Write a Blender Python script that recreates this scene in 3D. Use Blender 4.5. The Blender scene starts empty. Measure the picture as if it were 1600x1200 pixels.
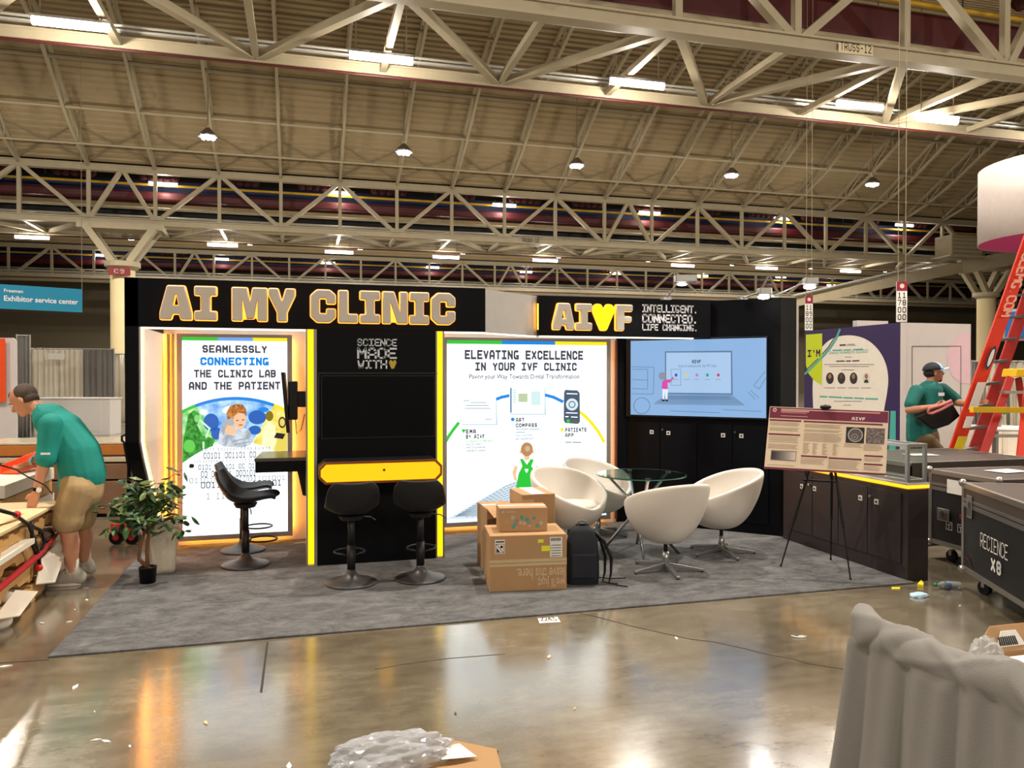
import bpy, bmesh, math, random
from mathutils import Vector, Matrix, Euler
random.seed(7)
sc = bpy.context.scene
COL = sc.collection
V = Vector

# ------------------------------------------------------------------ camera
F = 1202.0
YAW = math.radians(15.25)
PITCH = math.atan(13.0 / F)
EYE = V((0, 0, 1.64))
cd = bpy.data.cameras.new('camera'); cam = bpy.data.objects.new('camera', cd); COL.objects.link(cam)
cam.location = EYE
cam.rotation_euler = (math.pi / 2 - PITCH, 0, -YAW)
cd.sensor_width = 36; cd.lens = 36 * F / 1600; cd.clip_end = 300; cd.clip_start = 0.05
sc.camera = cam

# ------------------------------------------------------------------ world, lamps, exposure
sc.view_settings.view_transform = 'Standard'
sc.view_settings.look = 'None'
sc.view_settings.gamma = 1
sc.view_settings.use_curve_mapping = False
sc.view_settings.exposure = 0.0
w = bpy.data.worlds.new('world'); sc.world = w; w.use_nodes = True
w.node_tree.nodes['Background'].inputs[0].default_value = (1.0, 0.9, 0.78, 1)
w.node_tree.nodes['Background'].inputs[1].default_value = 0.0
sc.cycles.max_bounces = 7
sc.cycles.sample_clamp_indirect = 4
sc.cycles.use_denoising = True

def lamp(kind, loc, energy, color, size=0.3, spot=None, rot=(0, 0, 0), size_y=None):
    ld = bpy.data.lights.new(kind.lower() + '_lamp', kind)
    ld.energy = energy; ld.color = color
    if kind == 'AREA':
        ld.size = size
        if size_y: ld.shape = 'RECTANGLE'; ld.size_y = size_y
    else:
        ld.shadow_soft_size = size
    if kind == 'SPOT' and spot:
        ld.spot_size = math.radians(spot); ld.spot_blend = 0.6
    o = bpy.data.objects.new(kind.lower() + '_lamp', ld); COL.objects.link(o)
    o.location = loc; o.rotation_euler = rot
    return o
WARM = (1.0, 0.92, 0.80)
MID = (1.0, 0.92, 0.82)
HB_W, ST_W, DU_W, FR_W = 2500, 260, 80, 60     # high bay, strip, duct strip, far strip: power of the lamp inside each fitting

# ------------------------------------------------------------------ helpers
def ray(px, py):
    f = V((math.sin(YAW) * math.cos(PITCH), math.cos(YAW) * math.cos(PITCH), -math.sin(PITCH)))
    r = V((math.cos(YAW), -math.sin(YAW), 0)); u = r.cross(f)
    return f + r * ((px - 800) / F) + u * ((600 - py) / F)
def P(px, py, t): return EYE + ray(px, py) * t
def floor_at(px, py, z=0.0):
    d = ray(px, py); return EYE + d * ((z - 1.64) / d.z)
class Plane:
    def __init__(s, p0, u, n):
        s.p0 = V(p0); s.u = V(u).normalized(); s.n = V(n).normalized()
    def hit(s, px, py):
        d = ray(px, py); t = (s.p0 - EYE).dot(s.n) / d.dot(s.n)
        q = EYE + d * t
        return (q - s.p0).dot(s.u), q.z
    def pt(s, a, z, off=0.0):
        q = s.p0 + s.u * a + s.n * off; return V((q.x, q.y, z))
    def at(s, px, py, off=0.0):
        a, z = s.hit(px, py); return s.pt(a, z, off)

def lin(c):
    c = c / 255.0
    return c / 12.92 if c <= 0.04045 else ((c + 0.055) / 1.055) ** 2.4
MC = {}
def mat(name, rgb, rough=0.5, metal=0.0, emit=0.0, var=0.08, scale=12.0, bump=0.0, bscale=60.0,
        trans=0.0, alpha=1.0, spec=0.5, rgb2=None, stretch=(1, 1, 1), ior=1.45):
    if name in MC: return MC[name]
    m = bpy.data.materials.new(name); m.use_nodes = True; nt = m.node_tree; N = nt.nodes; L = nt.links
    b = N['Principled BSDF']; c = [lin(x) for x in rgb]
    tc = N.new('ShaderNodeTexCoord'); mp = N.new('ShaderNodeMapping'); mp.inputs['Scale'].default_value = stretch
    L.new(tc.outputs['Object'], mp.inputs['Vector'])
    nz = N.new('ShaderNodeTexNoise'); nz.inputs['Scale'].default_value = scale; nz.inputs['Detail'].default_value = 4
    L.new(mp.outputs['Vector'], nz.inputs['Vector'])
    rp = N.new('ShaderNodeMix'); rp.data_type = 'RGBA'
    c2 = [lin(x) for x in rgb2] if rgb2 else [min(1, x * (1 + var)) for x in c]
    c1 = c if rgb2 else [x * (1 - var) for x in c]
    rp.inputs[6].default_value = (*c1, 1); rp.inputs[7].default_value = (*c2, 1)
    if rgb2:
        mr = N.new('ShaderNodeMapRange'); mr.inputs[1].default_value = 0.35; mr.inputs[2].default_value = 0.65
        L.new(nz.outputs['Fac'], mr.inputs[0]); L.new(mr.outputs[0], rp.inputs[0])
    else:
        L.new(nz.outputs['Fac'], rp.inputs[0])
    if emit > 0:
        b.inputs['Base Color'].default_value = (0.02, 0.02, 0.02, 1)
        L.new(rp.outputs[2], b.inputs['Emission Color']); b.inputs['Emission Strength'].default_value = emit
    else:
        L.new(rp.outputs[2], b.inputs['Base Color'])
    b.inputs['Roughness'].default_value = rough; b.inputs['Metallic'].default_value = metal
    b.inputs['Specular IOR Level'].default_value = spec
    b.inputs['Transmission Weight'].default_value = trans; b.inputs['Alpha'].default_value = alpha
    b.inputs['IOR'].default_value = ior
    if bump > 0:
        n2 = N.new('ShaderNodeTexNoise'); n2.inputs['Scale'].default_value = bscale; n2.inputs['Detail'].default_value = 5
        L.new(mp.outputs['Vector'], n2.inputs['Vector'])
        bp = N.new('ShaderNodeBump'); bp.inputs['Strength'].default_value = bump; bp.inputs['Distance'].default_value = 0.02
        L.new(n2.outputs['Fac'], bp.inputs['Height']); L.new(bp.outputs['Normal'], b.inputs['Normal'])
    MC[name] = m
    return m
def glow(name, rgb, s): return mat(name, rgb, emit=s, var=0.0, spec=0.2)

class G:
    """collects shapes into one mesh"""
    def __init__(s): s.v = []; s.f = []
    def add(s, vs, fs):
        n = len(s.v); s.v += [tuple(x) for x in vs]; s.f += [tuple(i + n for i in f) for f in fs]; return s
    def box(s, c, d, rz=0.0, R=None):
        c = V(c); M = R if R is not None else Matrix.Rotation(rz, 3, 'Z'); vs = []
        for x in (-.5, .5):
            for y in (-.5, .5):
                for z in (-.5, .5): vs.append(c + M @ V((x * d[0], y * d[1], z * d[2])))
        return s.add(vs, [(0, 1, 3, 2), (4, 6, 7, 5), (0, 4, 5, 1), (2, 3, 7, 6), (0, 2, 6, 4), (1, 5, 7, 3)])
    def span(s, a, b):
        a = V(a); b = V(b); return s.box((a + b) / 2, [abs(b[i] - a[i]) for i in range(3)])
    def beam(s, a, b, w, h=None, up=(0, 0, 1)):
        a = V(a); b = V(b); h = h or w; d = (b - a); L = d.length; d.normalize(); up = V(up)
        if abs(d.dot(up)) > .98: up = V((0, 1, 0))
        x = d.cross(up).normalized(); z = x.cross(d)
        return s.box((a + b) / 2, (w, L, h), R=Matrix((x, d, z)).transposed())
    def cyl(s, a, b, r, r2=None, seg=12, caps=True):
        a = V(a); b = V(b); r2 = r if r2 is None else r2; d = (b - a).normalized()
        up = V((0, 0, 1)) if abs(d.z) < .95 else V((1, 0, 0))
        x = d.cross(up).normalized(); y = d.cross(x); vs = []
        for p, q in ((a, r), (b, r2)):
            for k in range(seg):
                t = 2 * math.pi * k / seg; vs.append(p + (x * math.cos(t) + y * math.sin(t)) * q)
        fs = [(k, (k + 1) % seg, seg + (k + 1) % seg, seg + k) for k in range(seg)]
        if caps: fs += [tuple(range(seg))[::-1], tuple(range(seg, 2 * seg))]
        return s.add(vs, fs)
    def tube(s, pts, r, seg=8, closed=False):
        pts = [V(p) for p in pts]; n = len(pts); vs = []; fs = []; px = None
        for i in range(n):
            a = pts[i - 1] if (i > 0 or closed) else pts[i]; b = pts[(i + 1) % n] if (i < n - 1 or closed) else pts[i]
            d = (b - a).normalized()
            if px is None:
                up = V((0, 0, 1)) if abs(d.z) < .9 else V((1, 0, 0)); x = d.cross(up).normalized()
            else:
                x = (px - d * px.dot(d)).normalized()
            px = x; y = d.cross(x); rr = r[i] if isinstance(r, (list, tuple)) else r
            for k in range(seg):
                t = 2 * math.pi * k / seg; vs.append(pts[i] + (x * math.cos(t) + y * math.sin(t)) * rr)
        for i in range(n if closed else n - 1):
            j = (i + 1) % n
            for k in range(seg):
                k2 = (k + 1) % seg; fs.append((i * seg + k, i * seg + k2, j * seg + k2, j * seg + k))
        if not closed: fs += [tuple(range(seg))[::-1], tuple((n - 1) * seg + k for k in range(seg))]
        return s.add(vs, fs)
    def lathe(s, prof, c=(0, 0, 0), seg=32):
        c = V(c); vs = []; fs = []; n = len(prof)
        for r, z in prof:
            for k in range(seg):
                t = 2 * math.pi * k / seg; vs.append(c + V((r * math.cos(t), r * math.sin(t), z)))
        for i in range(n - 1):
            for k in range(seg):
                k2 = (k + 1) % seg; fs.append((i * seg + k, i * seg + k2, (i + 1) * seg + k2, (i + 1) * seg + k))
        return s.add(vs, fs)
    def ball(s, c, r, R=None, seg=16, rings=10):
        c = V(c); r = (r, r, r) if not isinstance(r, (tuple, list)) else r; vs = []; fs = []
        M = R if R is not None else Matrix.Identity(3)
        for i in range(rings + 1):
            a = math.pi * i / rings
            for k in range(seg):
                t = 2 * math.pi * k / seg
                vs.append(c + M @ V((r[0] * math.sin(a) * math.cos(t), r[1] * math.sin(a) * math.sin(t), r[2] * math.cos(a))))
        for i in range(rings):
            for k in range(seg):
                k2 = (k + 1) % seg; fs.append((i * seg + k, (i + 1) * seg + k, (i + 1) * seg + k2, i * seg + k2))
        return s.add(vs, fs)
    def prism(s, pts, ext):
        """pts 3D outline, ext extrusion vector"""
        pts = [V(p) for p in pts]; n = len(pts); e = V(ext)
        return s.add(pts + [p + e for p in pts], [tuple(range(n)), tuple(range(n, 2 * n))[::-1]] +
                     [(i, n + i, n + (i + 1) % n, (i + 1) % n) for i in range(n)])
    def grid(s, fn, nu, nv, closed_u=False):
        vs = [fn(i / (nu if closed_u else nu - 1), j / (nv - 1)) for j in range(nv) for i in range(nu)]; fs = []
        for j in range(nv - 1):
            for i in range(nu if closed_u else nu - 1):
                i2 = (i + 1) % nu; fs.append((j * nu + i, j * nu + i2, (j + 1) * nu + i2, (j + 1) * nu + i))
        return s.add(vs, fs)
    def mesh(s, name):
        me = bpy.data.meshes.new(name); me.from_pydata(s.v, [], s.f); me.update()
        bm = bmesh.new(); bm.from_mesh(me); bmesh.ops.remove_doubles(bm, verts=bm.verts, dist=1e-5)
        bmesh.ops.recalc_face_normals(bm, faces=bm.faces); bm.to_mesh(me); bm.free()
        return me
    def obj(s, name, m, parent=None, smooth=False, bev=0.0, sub=0, solid=0.0):
        me = s.mesh(name); me.materials.append(m); return link(name, me, parent, smooth, bev, sub, solid)

def link(name, me, parent=None, smooth=False, bev=0.0, sub=0, solid=0.0):
    o = bpy.data.objects.new(name, me); COL.objects.link(o)
    if parent is not None:
        o.parent = parent; o.matrix_parent_inverse = Matrix.Translation(-V(rootloc(parent)))
    if smooth:
        for p in me.polygons: p.use_smooth = True
    if solid: md = o.modifiers.new('solid', 'SOLIDIFY'); md.thickness = solid; md.offset = 0
    if bev:
        md = o.modifiers.new('bevel', 'BEVEL'); md.width = bev; md.segments = 2; md.limit_method = 'ANGLE'
    if sub: md = o.modifiers.new('sub', 'SUBSURF'); md.levels = sub; md.render_levels = sub
    return o
def rootloc(o):
    l = V((0, 0, 0))
    if o.type == 'EMPTY': l = o.location.copy()
    return l
def thing(name, label, cat, loc=(0, 0, 0), group=None):
    o = bpy.data.objects.new(name, None); COL.objects.link(o); o.location = loc
    o['label'] = label; o['category'] = cat
    if group: o['group'] = group
    o.empty_display_size = 0.1
    return o
def tag(o, label, cat, group=None):
    o['label'] = label; o['category'] = cat
    if group: o['group'] = group
    return o
def struct(o): o['kind'] = 'structure'; return o
def dup(root, loc, rz=0.0, label=None):
    def rec(o, par):
        c = o.copy(); COL.objects.link(c)
        if par: c.parent = par
        for ch in o.children: rec(ch, c)
        return c
    r = rec(root, None); r.location = loc; r.rotation_euler = (0, 0, rz)
    if label: r['label'] = label
    return r
ORD = ['first', 'second', 'third', 'fourth', 'fifth', 'sixth', 'seventh', 'eighth', 'ninth', 'tenth', 'eleventh', 'twelfth']

# stroke font (block capitals and figures), grid 4 x 6
SF = {
 'A': '0,0 0,4 1,6 3,6 4,4 4,0|0,2 4,2', 'B': '0,0 0,6 3,6 4,5 4,4 3,3 0,3|3,3 4,2 4,1 3,0 0,0', 'C': '4,4.8 4,5 3,6 1,6 0,5 0,1 1,0 3,0 4,1 4,1.2',
 'D': '0,0 0,6 2.8,6 4,4.8 4,1.2 2.8,0 0,0', 'E': '4,0 0,0 0,6 4,6|0,3 3.2,3', 'F': '0,0 0,6 4,6|0,3 3.2,3', 'G': '3.9,5.6 3.2,6 1,6 0,5 0,1 1,0 4,0 4,2.1 2.7,2.1',
 'H': '0,0 0,6|4,0 4,6|0,3 4,3', 'I': '0.3,0 3.7,0|0.3,6 3.7,6|2,0 2,6', 'J': '0,1.5 0,1 1,0 3,0 4,1 4,6', 'K': '0,0 0,6|4,6 0,2.6|1.4,3.4 4,0',
 'L': '0,6 0,0 4,0', 'M': '0,0 0,6 2,2.6 4,6 4,0', 'N': '0,0 0,6 4,0 4,6', 'O': '1,0 0,1 0,5 1,6 3,6 4,5 4,1 3,0 1,0',
 'P': '0,0 0,6 3,6 4,5 4,3.6 3,2.6 0,2.6', 'Q': '1,0 0,1 0,5 1,6 3,6 4,5 4,1 3,0 1,0|2.6,1.6 4.2,-.6', 'R': '0,0 0,6 3,6 4,5 4,3.6 3,2.6 0,2.6|2.2,2.6 4,0',
 'S': '4,4.8 3,6 1,6 0,5 0,4 1,3 3,3 4,2 4,1 3,0 1,0 0,1.2', 'T': '0,6 4,6|2,6 2,0', 'U': '0,6 0,1 1,0 3,0 4,1 4,6', 'V': '0,6 2,0 4,6',
 'W': '0,6 1,0 2,3.6 3,0 4,6', 'X': '0,0 4,6|0,6 4,0', 'Y': '0,6 2,2.8 4,6|2,2.8 2,0', 'Z': '0,6 4,6 0,0 4,0',
 '0': '1,0 0,1 0,5 1,6 3,6 4,5 4,1 3,0 1,0', '1': '0.8,5 2,6 2,0|0.5,0 3.5,0', '2': '0,5 1,6 3,6 4,5 4,4 0,0 4,0', '3': '0,6 4,6 2,3.4 3,3.4 4,2.4 4,1 3,0 1,0 0,1',
 '4': '3,0 3,6 0,2 4,2', '7': '0,6 4,6 1.5,0', '8': '1,3 0,4 0,5 1,6 3,6 4,5 4,4 3,3 1,3 0,2 0,1 1,0 3,0 4,1 4,2 3,3', '9': '4,3.4 1,3.4 0,4.2 0,5 1,6 3,6 4,5 4,1 3,0 1,0',
 '.': '1.6,0 1.6,.3', '-': '0.6,3 3.4,3', "'": '2,4.6 2,6', ' ': ''}
def stroke_text(txt, pl, box, m, name, parent, wt=1.0, off=0.004, gap=1.5, px=True, thick=0.0):
    """block lettering fitted to a box on a plane; box = px x0,ytop,x1,ybot or plane a0,z1,a1,z0"""
    if px:
        a0, z1 = pl.hit(box[0], box[1]); a1, z0 = pl.hit(box[2], box[3])
        zb = pl.hit(box[0], box[3])[1]; z0 = (z0 + zb) / 2 if abs(zb - z0) < .03 else z0
    else: a0, z1, a1, z0 = box
    n = len(txt); W = n * 4 + (n - 1) * (gap + wt) + wt
    sx = (a1 - a0) / W; sz = (z1 - z0) / (6 + wt); g = G()
    for i, ch in enumerate(txt):
        ox = wt / 2 + i * (4 + gap + wt)
        for line in SF.get(ch, '').split('|'):
            pts = [tuple(map(float, q.split(','))) for q in line.split()]
            for (x0, y0), (x1, y1) in zip(pts, pts[1:]):
                d = V((x1 - x0, y1 - y0)); L = d.length or 1; d = d / L; e = d * wt * (.5 if (abs(d.x) < .01 or abs(d.y) < .01) else .25); nn = V((-d.y, d.x)) * wt / 2
                q = []
                for (x, y) in ((x0 - e.x + nn.x, y0 - e.y + nn.y), (x1 + e.x + nn.x, y1 + e.y + nn.y), (x1 + e.x - nn.x, y1 + e.y - nn.y), (x0 - e.x - nn.x, y0 - e.y - nn.y)):
                    q.append(pl.pt(a0 + (x + ox) * sx, z0 + (y + wt / 2) * sz, off))
                if thick: g.prism(q, pl.n * thick)
                else: g.add(q, [(0, 1, 2, 3)])
    return g.obj(name, m, parent)
def font_text(txt, pl, box, m, name, parent, off=0.004, weight=0.0, px=True, flip=False):
    cu = bpy.data.curves.new('t', 'FONT'); cu.body = txt; cu.size = 1; cu.offset = weight; cu.resolution_u = 3
    o = bpy.data.objects.new('t', cu); COL.objects.link(o)
    dg = bpy.context.evaluated_depsgraph_get(); me = bpy.data.meshes.new_from_object(o.evaluated_get(dg))
    bpy.data.objects.remove(o); bpy.data.curves.remove(cu)
    xs = [v.co.x for v in me.vertices]; ys = [v.co.y for v in me.vertices]
    x0, x1, y0, y1 = min(xs), max(xs), min(ys), max(ys)
    if px:
        a0, z1 = pl.hit(box[0], box[1]); a1, z0 = pl.hit(box[2], box[3])
    else: a0, z1, a1, z0 = box
    for v in me.vertices:
        fx = (v.co.x - x0) / (x1 - x0); fy = (v.co.y - y0) / (y1 - y0)
        if flip: fx = 1 - fx; fy = 1 - fy
        v.co = pl.pt(a0 + fx * (a1 - a0), z0 + fy * (z1 - z0), off)
    me.materials.clear(); me.materials.append(m)
    return link(name, me, parent)
def poly(pl, pts, m, name, parent, off=0.003, thick=0.0):
    g = G(); q = [pl.at(x, y, off) for x, y in pts]
    if thick: g.prism(q, pl.n * thick)
    else: g.add(q, [tuple(range(len(q)))])
    return g.obj(name, m, parent)
def ell(cx, cy, rx, ry, n=24, a0=0, a1=360, rot=0):
    r = math.radians(rot); out = []
    for k in range(n + (0 if a1 - a0 == 360 else 1)):
        t = math.radians(a0 + (a1 - a0) * k / n); x = rx * math.cos(t); y = ry * math.sin(t)
        out.append((cx + x * math.cos(r) - y * math.sin(r), cy + x * math.sin(r) + y * math.cos(r)))
    return out
def smooth_pts(p, n=6):
    out = []; m = len(p)
    for i in range(m):
        a, b, c, d = p[i - 1], p[i], p[(i + 1) % m], p[(i + 2) % m]
        for k in range(n):
            f = k / n; out.append(tuple(.5 * (2 * b[j] + (c[j] - a[j]) * f + (2 * a[j] - 5 * b[j] + 4 * c[j] - d[j]) * f * f + (3 * b[j] - a[j] - 3 * c[j] + d[j]) * f ** 3) for j in (0, 1)))
    return out
def ring(cx, cy, r0, r1, a0, a1, n=20):
    f = lambda r, t: (cx + r * math.cos(math.radians(t)), cy - r * math.sin(math.radians(t)))
    A = [a0 + (a1 - a0) * k / n for k in range(n + 1)]
    return [f(r1, t) for t in A] + [f(r0, t) for t in A[::-1]]
def lines_px(pl, segs, w, m, name, parent, off=0.004):
    g = G()
    for x0, y0, x1, y1 in segs:
        d = V((x1 - x0, y1 - y0)); L = d.length or 1; nx, ny = -d.y / L * w / 2, d.x / L * w / 2
        g.add([pl.at(x0 + nx, y0 + ny, off), pl.at(x1 + nx, y1 + ny, off), pl.at(x1 - nx, y1 - ny, off), pl.at(x0 - nx, y0 - ny, off)], [(0, 1, 2, 3)])
    return g.obj(name, m, parent)
def blob(name, g, m, parent, vox=0.008, it=4, group=None):
    o = g.obj(name, m, parent)
    r = o.modifiers.new('remesh', 'REMESH'); r.mode = 'VOXEL'; r.voxel_size = vox; r.use_smooth_shade = True
    s = o.modifiers.new('smooth', 'SMOOTH'); s.factor = 0.5; s.iterations = it
    return o

# ------------------------------------------------------------------ materials
STEEL = mat('painted_steel', (164, 152, 126), 0.55, var=.1, scale=3)
STEELD = mat('weathered_steel', (138, 126, 102), 0.6, var=.12, scale=4)
DECK = mat('roof_deck', (156, 138, 106), 0.7, var=.14, scale=.8)
BLACK = mat('black_laminate', (9, 10, 15), 0.5, var=.15, spec=.12)
BLACKM = mat('black_matte', (7, 7, 9), 0.6, var=.15)
BLKPL = mat('black_plastic', (15, 15, 18), 0.42, var=.1, spec=.3)
CHROME = mat('chrome', (200, 200, 200), 0.18, 1.0, var=.03)
ALU = mat('aluminium', (170, 168, 165), 0.35, .9, var=.06)
WHITE = mat('white_laminate', (215, 210, 205), 0.5, var=.03)
GREYP = mat('grey_profile', (150, 142, 138), 0.4, .4, var=.05)
ORG = glow('orange_led', (255, 160, 30), 2.6)
YEL = glow('yellow_led', (255, 205, 0), 1.7)
WLED = glow('white_led', (255, 236, 205), 3.0)
LBW = glow('lightbox_white', (244, 252, 255), 1.75)
ORGH = glow('orange_led_bright', (255, 168, 30), 20)

# ------------------------------------------------------------------ floor
def floor_material():
    m = bpy.data.materials.new('polished_concrete'); m.use_nodes = True; nt = m.node_tree; N = nt.nodes; L = nt.links; b = N['Principled BSDF']
    tc = N.new('ShaderNodeTexCoord')
    def noise(scale, det, rough=.6, st=(1, 1, 1)):
        mp = N.new('ShaderNodeMapping'); mp.inputs['Scale'].default_value = st; L.new(tc.outputs['Object'], mp.inputs[0])
        n = N.new('ShaderNodeTexNoise'); n.inputs['Scale'].default_value = scale; n.inputs['Detail'].default_value = det; n.inputs['Roughness'].default_value = rough
        L.new(mp.outputs[0], n.inputs[0]); return n
    n1 = noise(.9, 7); n2 = noise(5, 8, .7, (1, 2.2, 1)); n3 = noise(80, 3)
    r1 = N.new('ShaderNodeValToRGB'); r1.color_ramp.elements[0].position = .35; r1.color_ramp.elements[1].position = .68
    r1.color_ramp.elements[0].color = (lin(100), lin(90), lin(72), 1); r1.color_ramp.elements[1].color = (lin(140), lin(130), lin(110), 1)
    L.new(n1.outputs['Fac'], r1.inputs[0])
    r2 = N.new('ShaderNodeValToRGB'); r2.color_ramp.elements[0].position = .3; r2.color_ramp.elements[1].position = .7
    r2.color_ramp.elements[0].color = (.62, .6, .58, 1); r2.color_ramp.elements[1].color = (1.15, 1.15, 1.15, 1); L.new(n2.outputs['Fac'], r2.inputs[0])
    mx = N.new('ShaderNodeMix'); mx.data_type = 'RGBA'; mx.blend_type = 'MULTIPLY'; mx.inputs[0].default_value = .8
    L.new(r1.outputs[0], mx.inputs[6]); L.new(r2.outputs[0], mx.inputs[7]); L.new(mx.outputs[2], b.inputs['Base Color'])
    mr = N.new('ShaderNodeMapRange'); mr.inputs[1].default_value = .3; mr.inputs[2].default_value = .7; mr.inputs[3].default_value = .13; mr.inputs[4].default_value = .26
    L.new(n2.outputs['Fac'], mr.inputs[0]); L.new(mr.outputs[0], b.inputs['Roughness'])
    bp = N.new('ShaderNodeBump'); bp.inputs['Strength'].default_value = .05; bp.inputs['Distance'].default_value = .01
    L.new(n3.outputs['Fac'], bp.inputs['Height']); L.new(bp.outputs[0], b.inputs['Normal'])
    b.inputs['Specular IOR Level'].default_value = .9
    b.inputs['Coat Weight'].default_value = .9; b.inputs['Coat Roughness'].default_value = .14; b.inputs['Coat IOR'].default_value = 1.6
    return m
floor = struct(G().span((-40, -46, -.2), (85, 72, 0)).obj('floor', floor_material()))
JOINT = mat('joint_filler', (52, 44, 36), .7)
def ground_strip(pts, w, name, m, z=.0015):
    g = G()
    for a, b in zip(pts, pts[1:]):
        d = (b - a).normalized(); n = V((-d.y, d.x, 0)) * w / 2
        g.prism([V((q.x, q.y, .0001)) for q in (a + n, b + n, b - n, a - n)], (0, 0, z))
    return g.obj(name, m, floor)
ground_strip([floor_at(418, 1003), floor_at(408, 1082)], .012, 'floor_joint', JOINT)
ground_strip([floor_at(-60, 1040), floor_at(76, 1031)], .008, 'floor_joint', JOINT)
cr = [(905, 958), (940, 966), (985, 978), (1030, 988), (1080, 999), (1115, 1003), (1165, 1014), (1200, 1023), (1240, 1030), (1262, 1037), (1300, 1043), (1345, 1050)]
ground_strip([floor_at(*q) for q in cr], .007, 'crack', JOINT)
ground_strip([floor_at(x, y) for x, y in ((585, 1046), (640, 1037), (700, 1029), (790, 1022))], .004, 'crack', JOINT)

# ------------------------------------------------------------------ hall shell
DARKW = mat('dark_wall_paint', (104, 94, 74), .8, var=.1, scale=.5)
struct(G().span((-45, 66, 0), (90, 66.4, 22)).obj('wall_back', DARKW))
struct(G().span((-40.4, -46, 0), (-40, 66, 22)).obj('wall_left', DARKW))
struct(G().span((-40.4, -46.4, 0), (85.4, -46, 22)).obj('wall_front', mat('pale_hall_wall', (150, 140, 122), .8)))
struct(G().span((85, -46, 0), (85.4, 66, 22)).obj('wall_right', DARKW))
TR = [13.7, 37.2, 60.7]          # truss lines
def roof_z(y):
    u = ((y - 13.7) % 23.5)
    u = min(u, 23.5 - u)          # distance from the nearest truss
    if u < 6.5: return 10.95 + .55 * u
    if u < 10: return 14.5 + .28 * (u - 6.5)
    return 15.48
g = G(); prof = []
y = -46.0; k = 0
while y < 66:
    z = roof_z(y); dz = .075 if k % 4 in (1, 2) else 0
    prof.append((y, z + dz)); y += (.02, .10, .02, .14)[k % 4]; k += 1
vs = []
for (yy, zz) in prof: vs += [(-40, yy, zz), (85, yy, zz)]
g.add(vs, [(2 * i, 2 * i + 1, 2 * i + 3, 2 * i + 2) for i in range(len(prof) - 1)])
ceil = struct(g.obj('ceiling', DECK))
NODE = lambda k: 1.74 + 2.67 * k
# rafters (open web joists) on the slope that rises from the second truss towards the camera
g = G()
def rp(yy, off): return V((0, yy, roof_z(yy) - off))
ys = [37.2, 35.5, 33.8, 32.1, 30.7, 29.0, 27.2, 25.2]
for a, b in zip(ys, ys[1:]):
    g.beam(rp(a, .08), rp(b, .08), .12, .14)
low = [V((0, 37.2, 10.75)), V((0, 35.6, 11.2))] + [rp(q, .85) for q in (33.8, 32.1, 30.7, 29.0, 27.2, 25.2)]
for a, b in zip(low, low[1:]): g.beam(a, b, .11, .12)
up_ = [rp(q, .08) for q in ys]
for i in range(1, len(ys) - 1):
    g.beam(low[i], up_[i], .05); g.beam(low[i], up_[i + 1], .05)
rm = g.mesh('rafter'); rm.materials.append(STEEL)
for k in range(-6, 17):
    o = link('rafter', rm, ceil); o.location = (NODE(k), 0, 0)
for i, (yy, r, m) in enumerate(((35.3, .05, STEEL), (33.6, .06, STEEL), (31.5, .085, STEELD), (30.0, .05, STEEL), (28.4, .06, STEELD))):
    o = G().cyl((-20, yy, roof_z(yy) - .8), (46, yy, roof_z(yy) - .8), r, seg=8).obj('purlin', m, ceil)
g = G()
for k in range(-6, 16):
    x0, x1 = NODE(k), NODE(k + 1)
    g.beam((x0, 37.0, 10.95), (x1, 35.3, 12.0), .05); g.beam((x1, 37.0, 10.95), (x0, 35.3, 12.0), .05)
g.obj('cross_bracing', STEELD, ceil)

# trusses
ZB, ZT = 8.42, 10.72
def chord_g(x0, x1, y, z, h=.3, w=.3):
    g = G(); g.span((x0, y - w / 2, z + h / 2 - .05), (x1, y + w / 2, z + h / 2)); g.span((x0, y - w / 2, z - h / 2), (x1, y + w / 2, z - h / 2 + .05))
    g.span((x0, y - .1, z - h / 2 + .05), (x1, y + .1, z + h / 2 - .05)); return g
vm = G().beam((0, 0, ZB), (0, 0, ZT), .15, .15).mesh('vertical'); vm.materials.append(STEEL)
dm = G().beam((0, 0, ZB), (2.67, 0, ZT), .2, .17).mesh('diagonal'); dm.materials.append(STEEL)
dm2 = G().beam((0, 0, ZT), (2.67, 0, ZB), .2, .17).mesh('diagonal'); dm2.materials.append(STEEL)
hm = G().beam((0, 0, ZB), (1.335, 0, ZT), .2, .17).mesh('diagonal'); hm.materials.append(STEEL)
hm2 = G().beam((1.335, 0, ZT), (2.67, 0, ZB), .2, .17).mesh('diagonal'); hm2.materials.append(STEEL)
def truss(y, k0, k1, label, sc_=1.0):
    t = thing('roof_truss', label, 'truss', (NODE(k0), y, ZB))
    chord_g(NODE(k0) - 1, NODE(k1) + 1, y, ZB).obj('bottom_chord', STEEL, t)
    chord_g(NODE(k0) - 1, NODE(k1) + 1, y, ZT).obj('top_chord', STEEL, t)
    for k in range(k0, k1 + 1):
        o = link('vertical', vm, t); o.location = (NODE(k), y, 0)
        if k == k1: break
        kk = (k + 4) % 9            # bay -4 (x=-8.94) and bay 5 (x=15.09) are the short double diagonals
        if kk == 0:
            for mm in (hm, hm2):
                o = link('diagonal', mm, t); o.location = (NODE(k), y, 0)
        else:
            o = link('diagonal', dm if kk % 2 == 1 else dm2, t); o.location = (NODE(k), y, 0)
    return t
t0 = truss(TR[0], 0, 8, 'nearest roof truss of pale steel, overhead at upper right, numbered twelve')
t1 = truss(TR[1], -6, 16, 'long pale steel roof truss crossing the whole hall behind the booth')
t2 = truss(TR[2], -9, 26, 'farthest and lowest looking roof truss just above the booth header')
PT = Plane((0, TR[0] - .16, 0), (1, 0, 0), (0, -1, 0))
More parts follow.
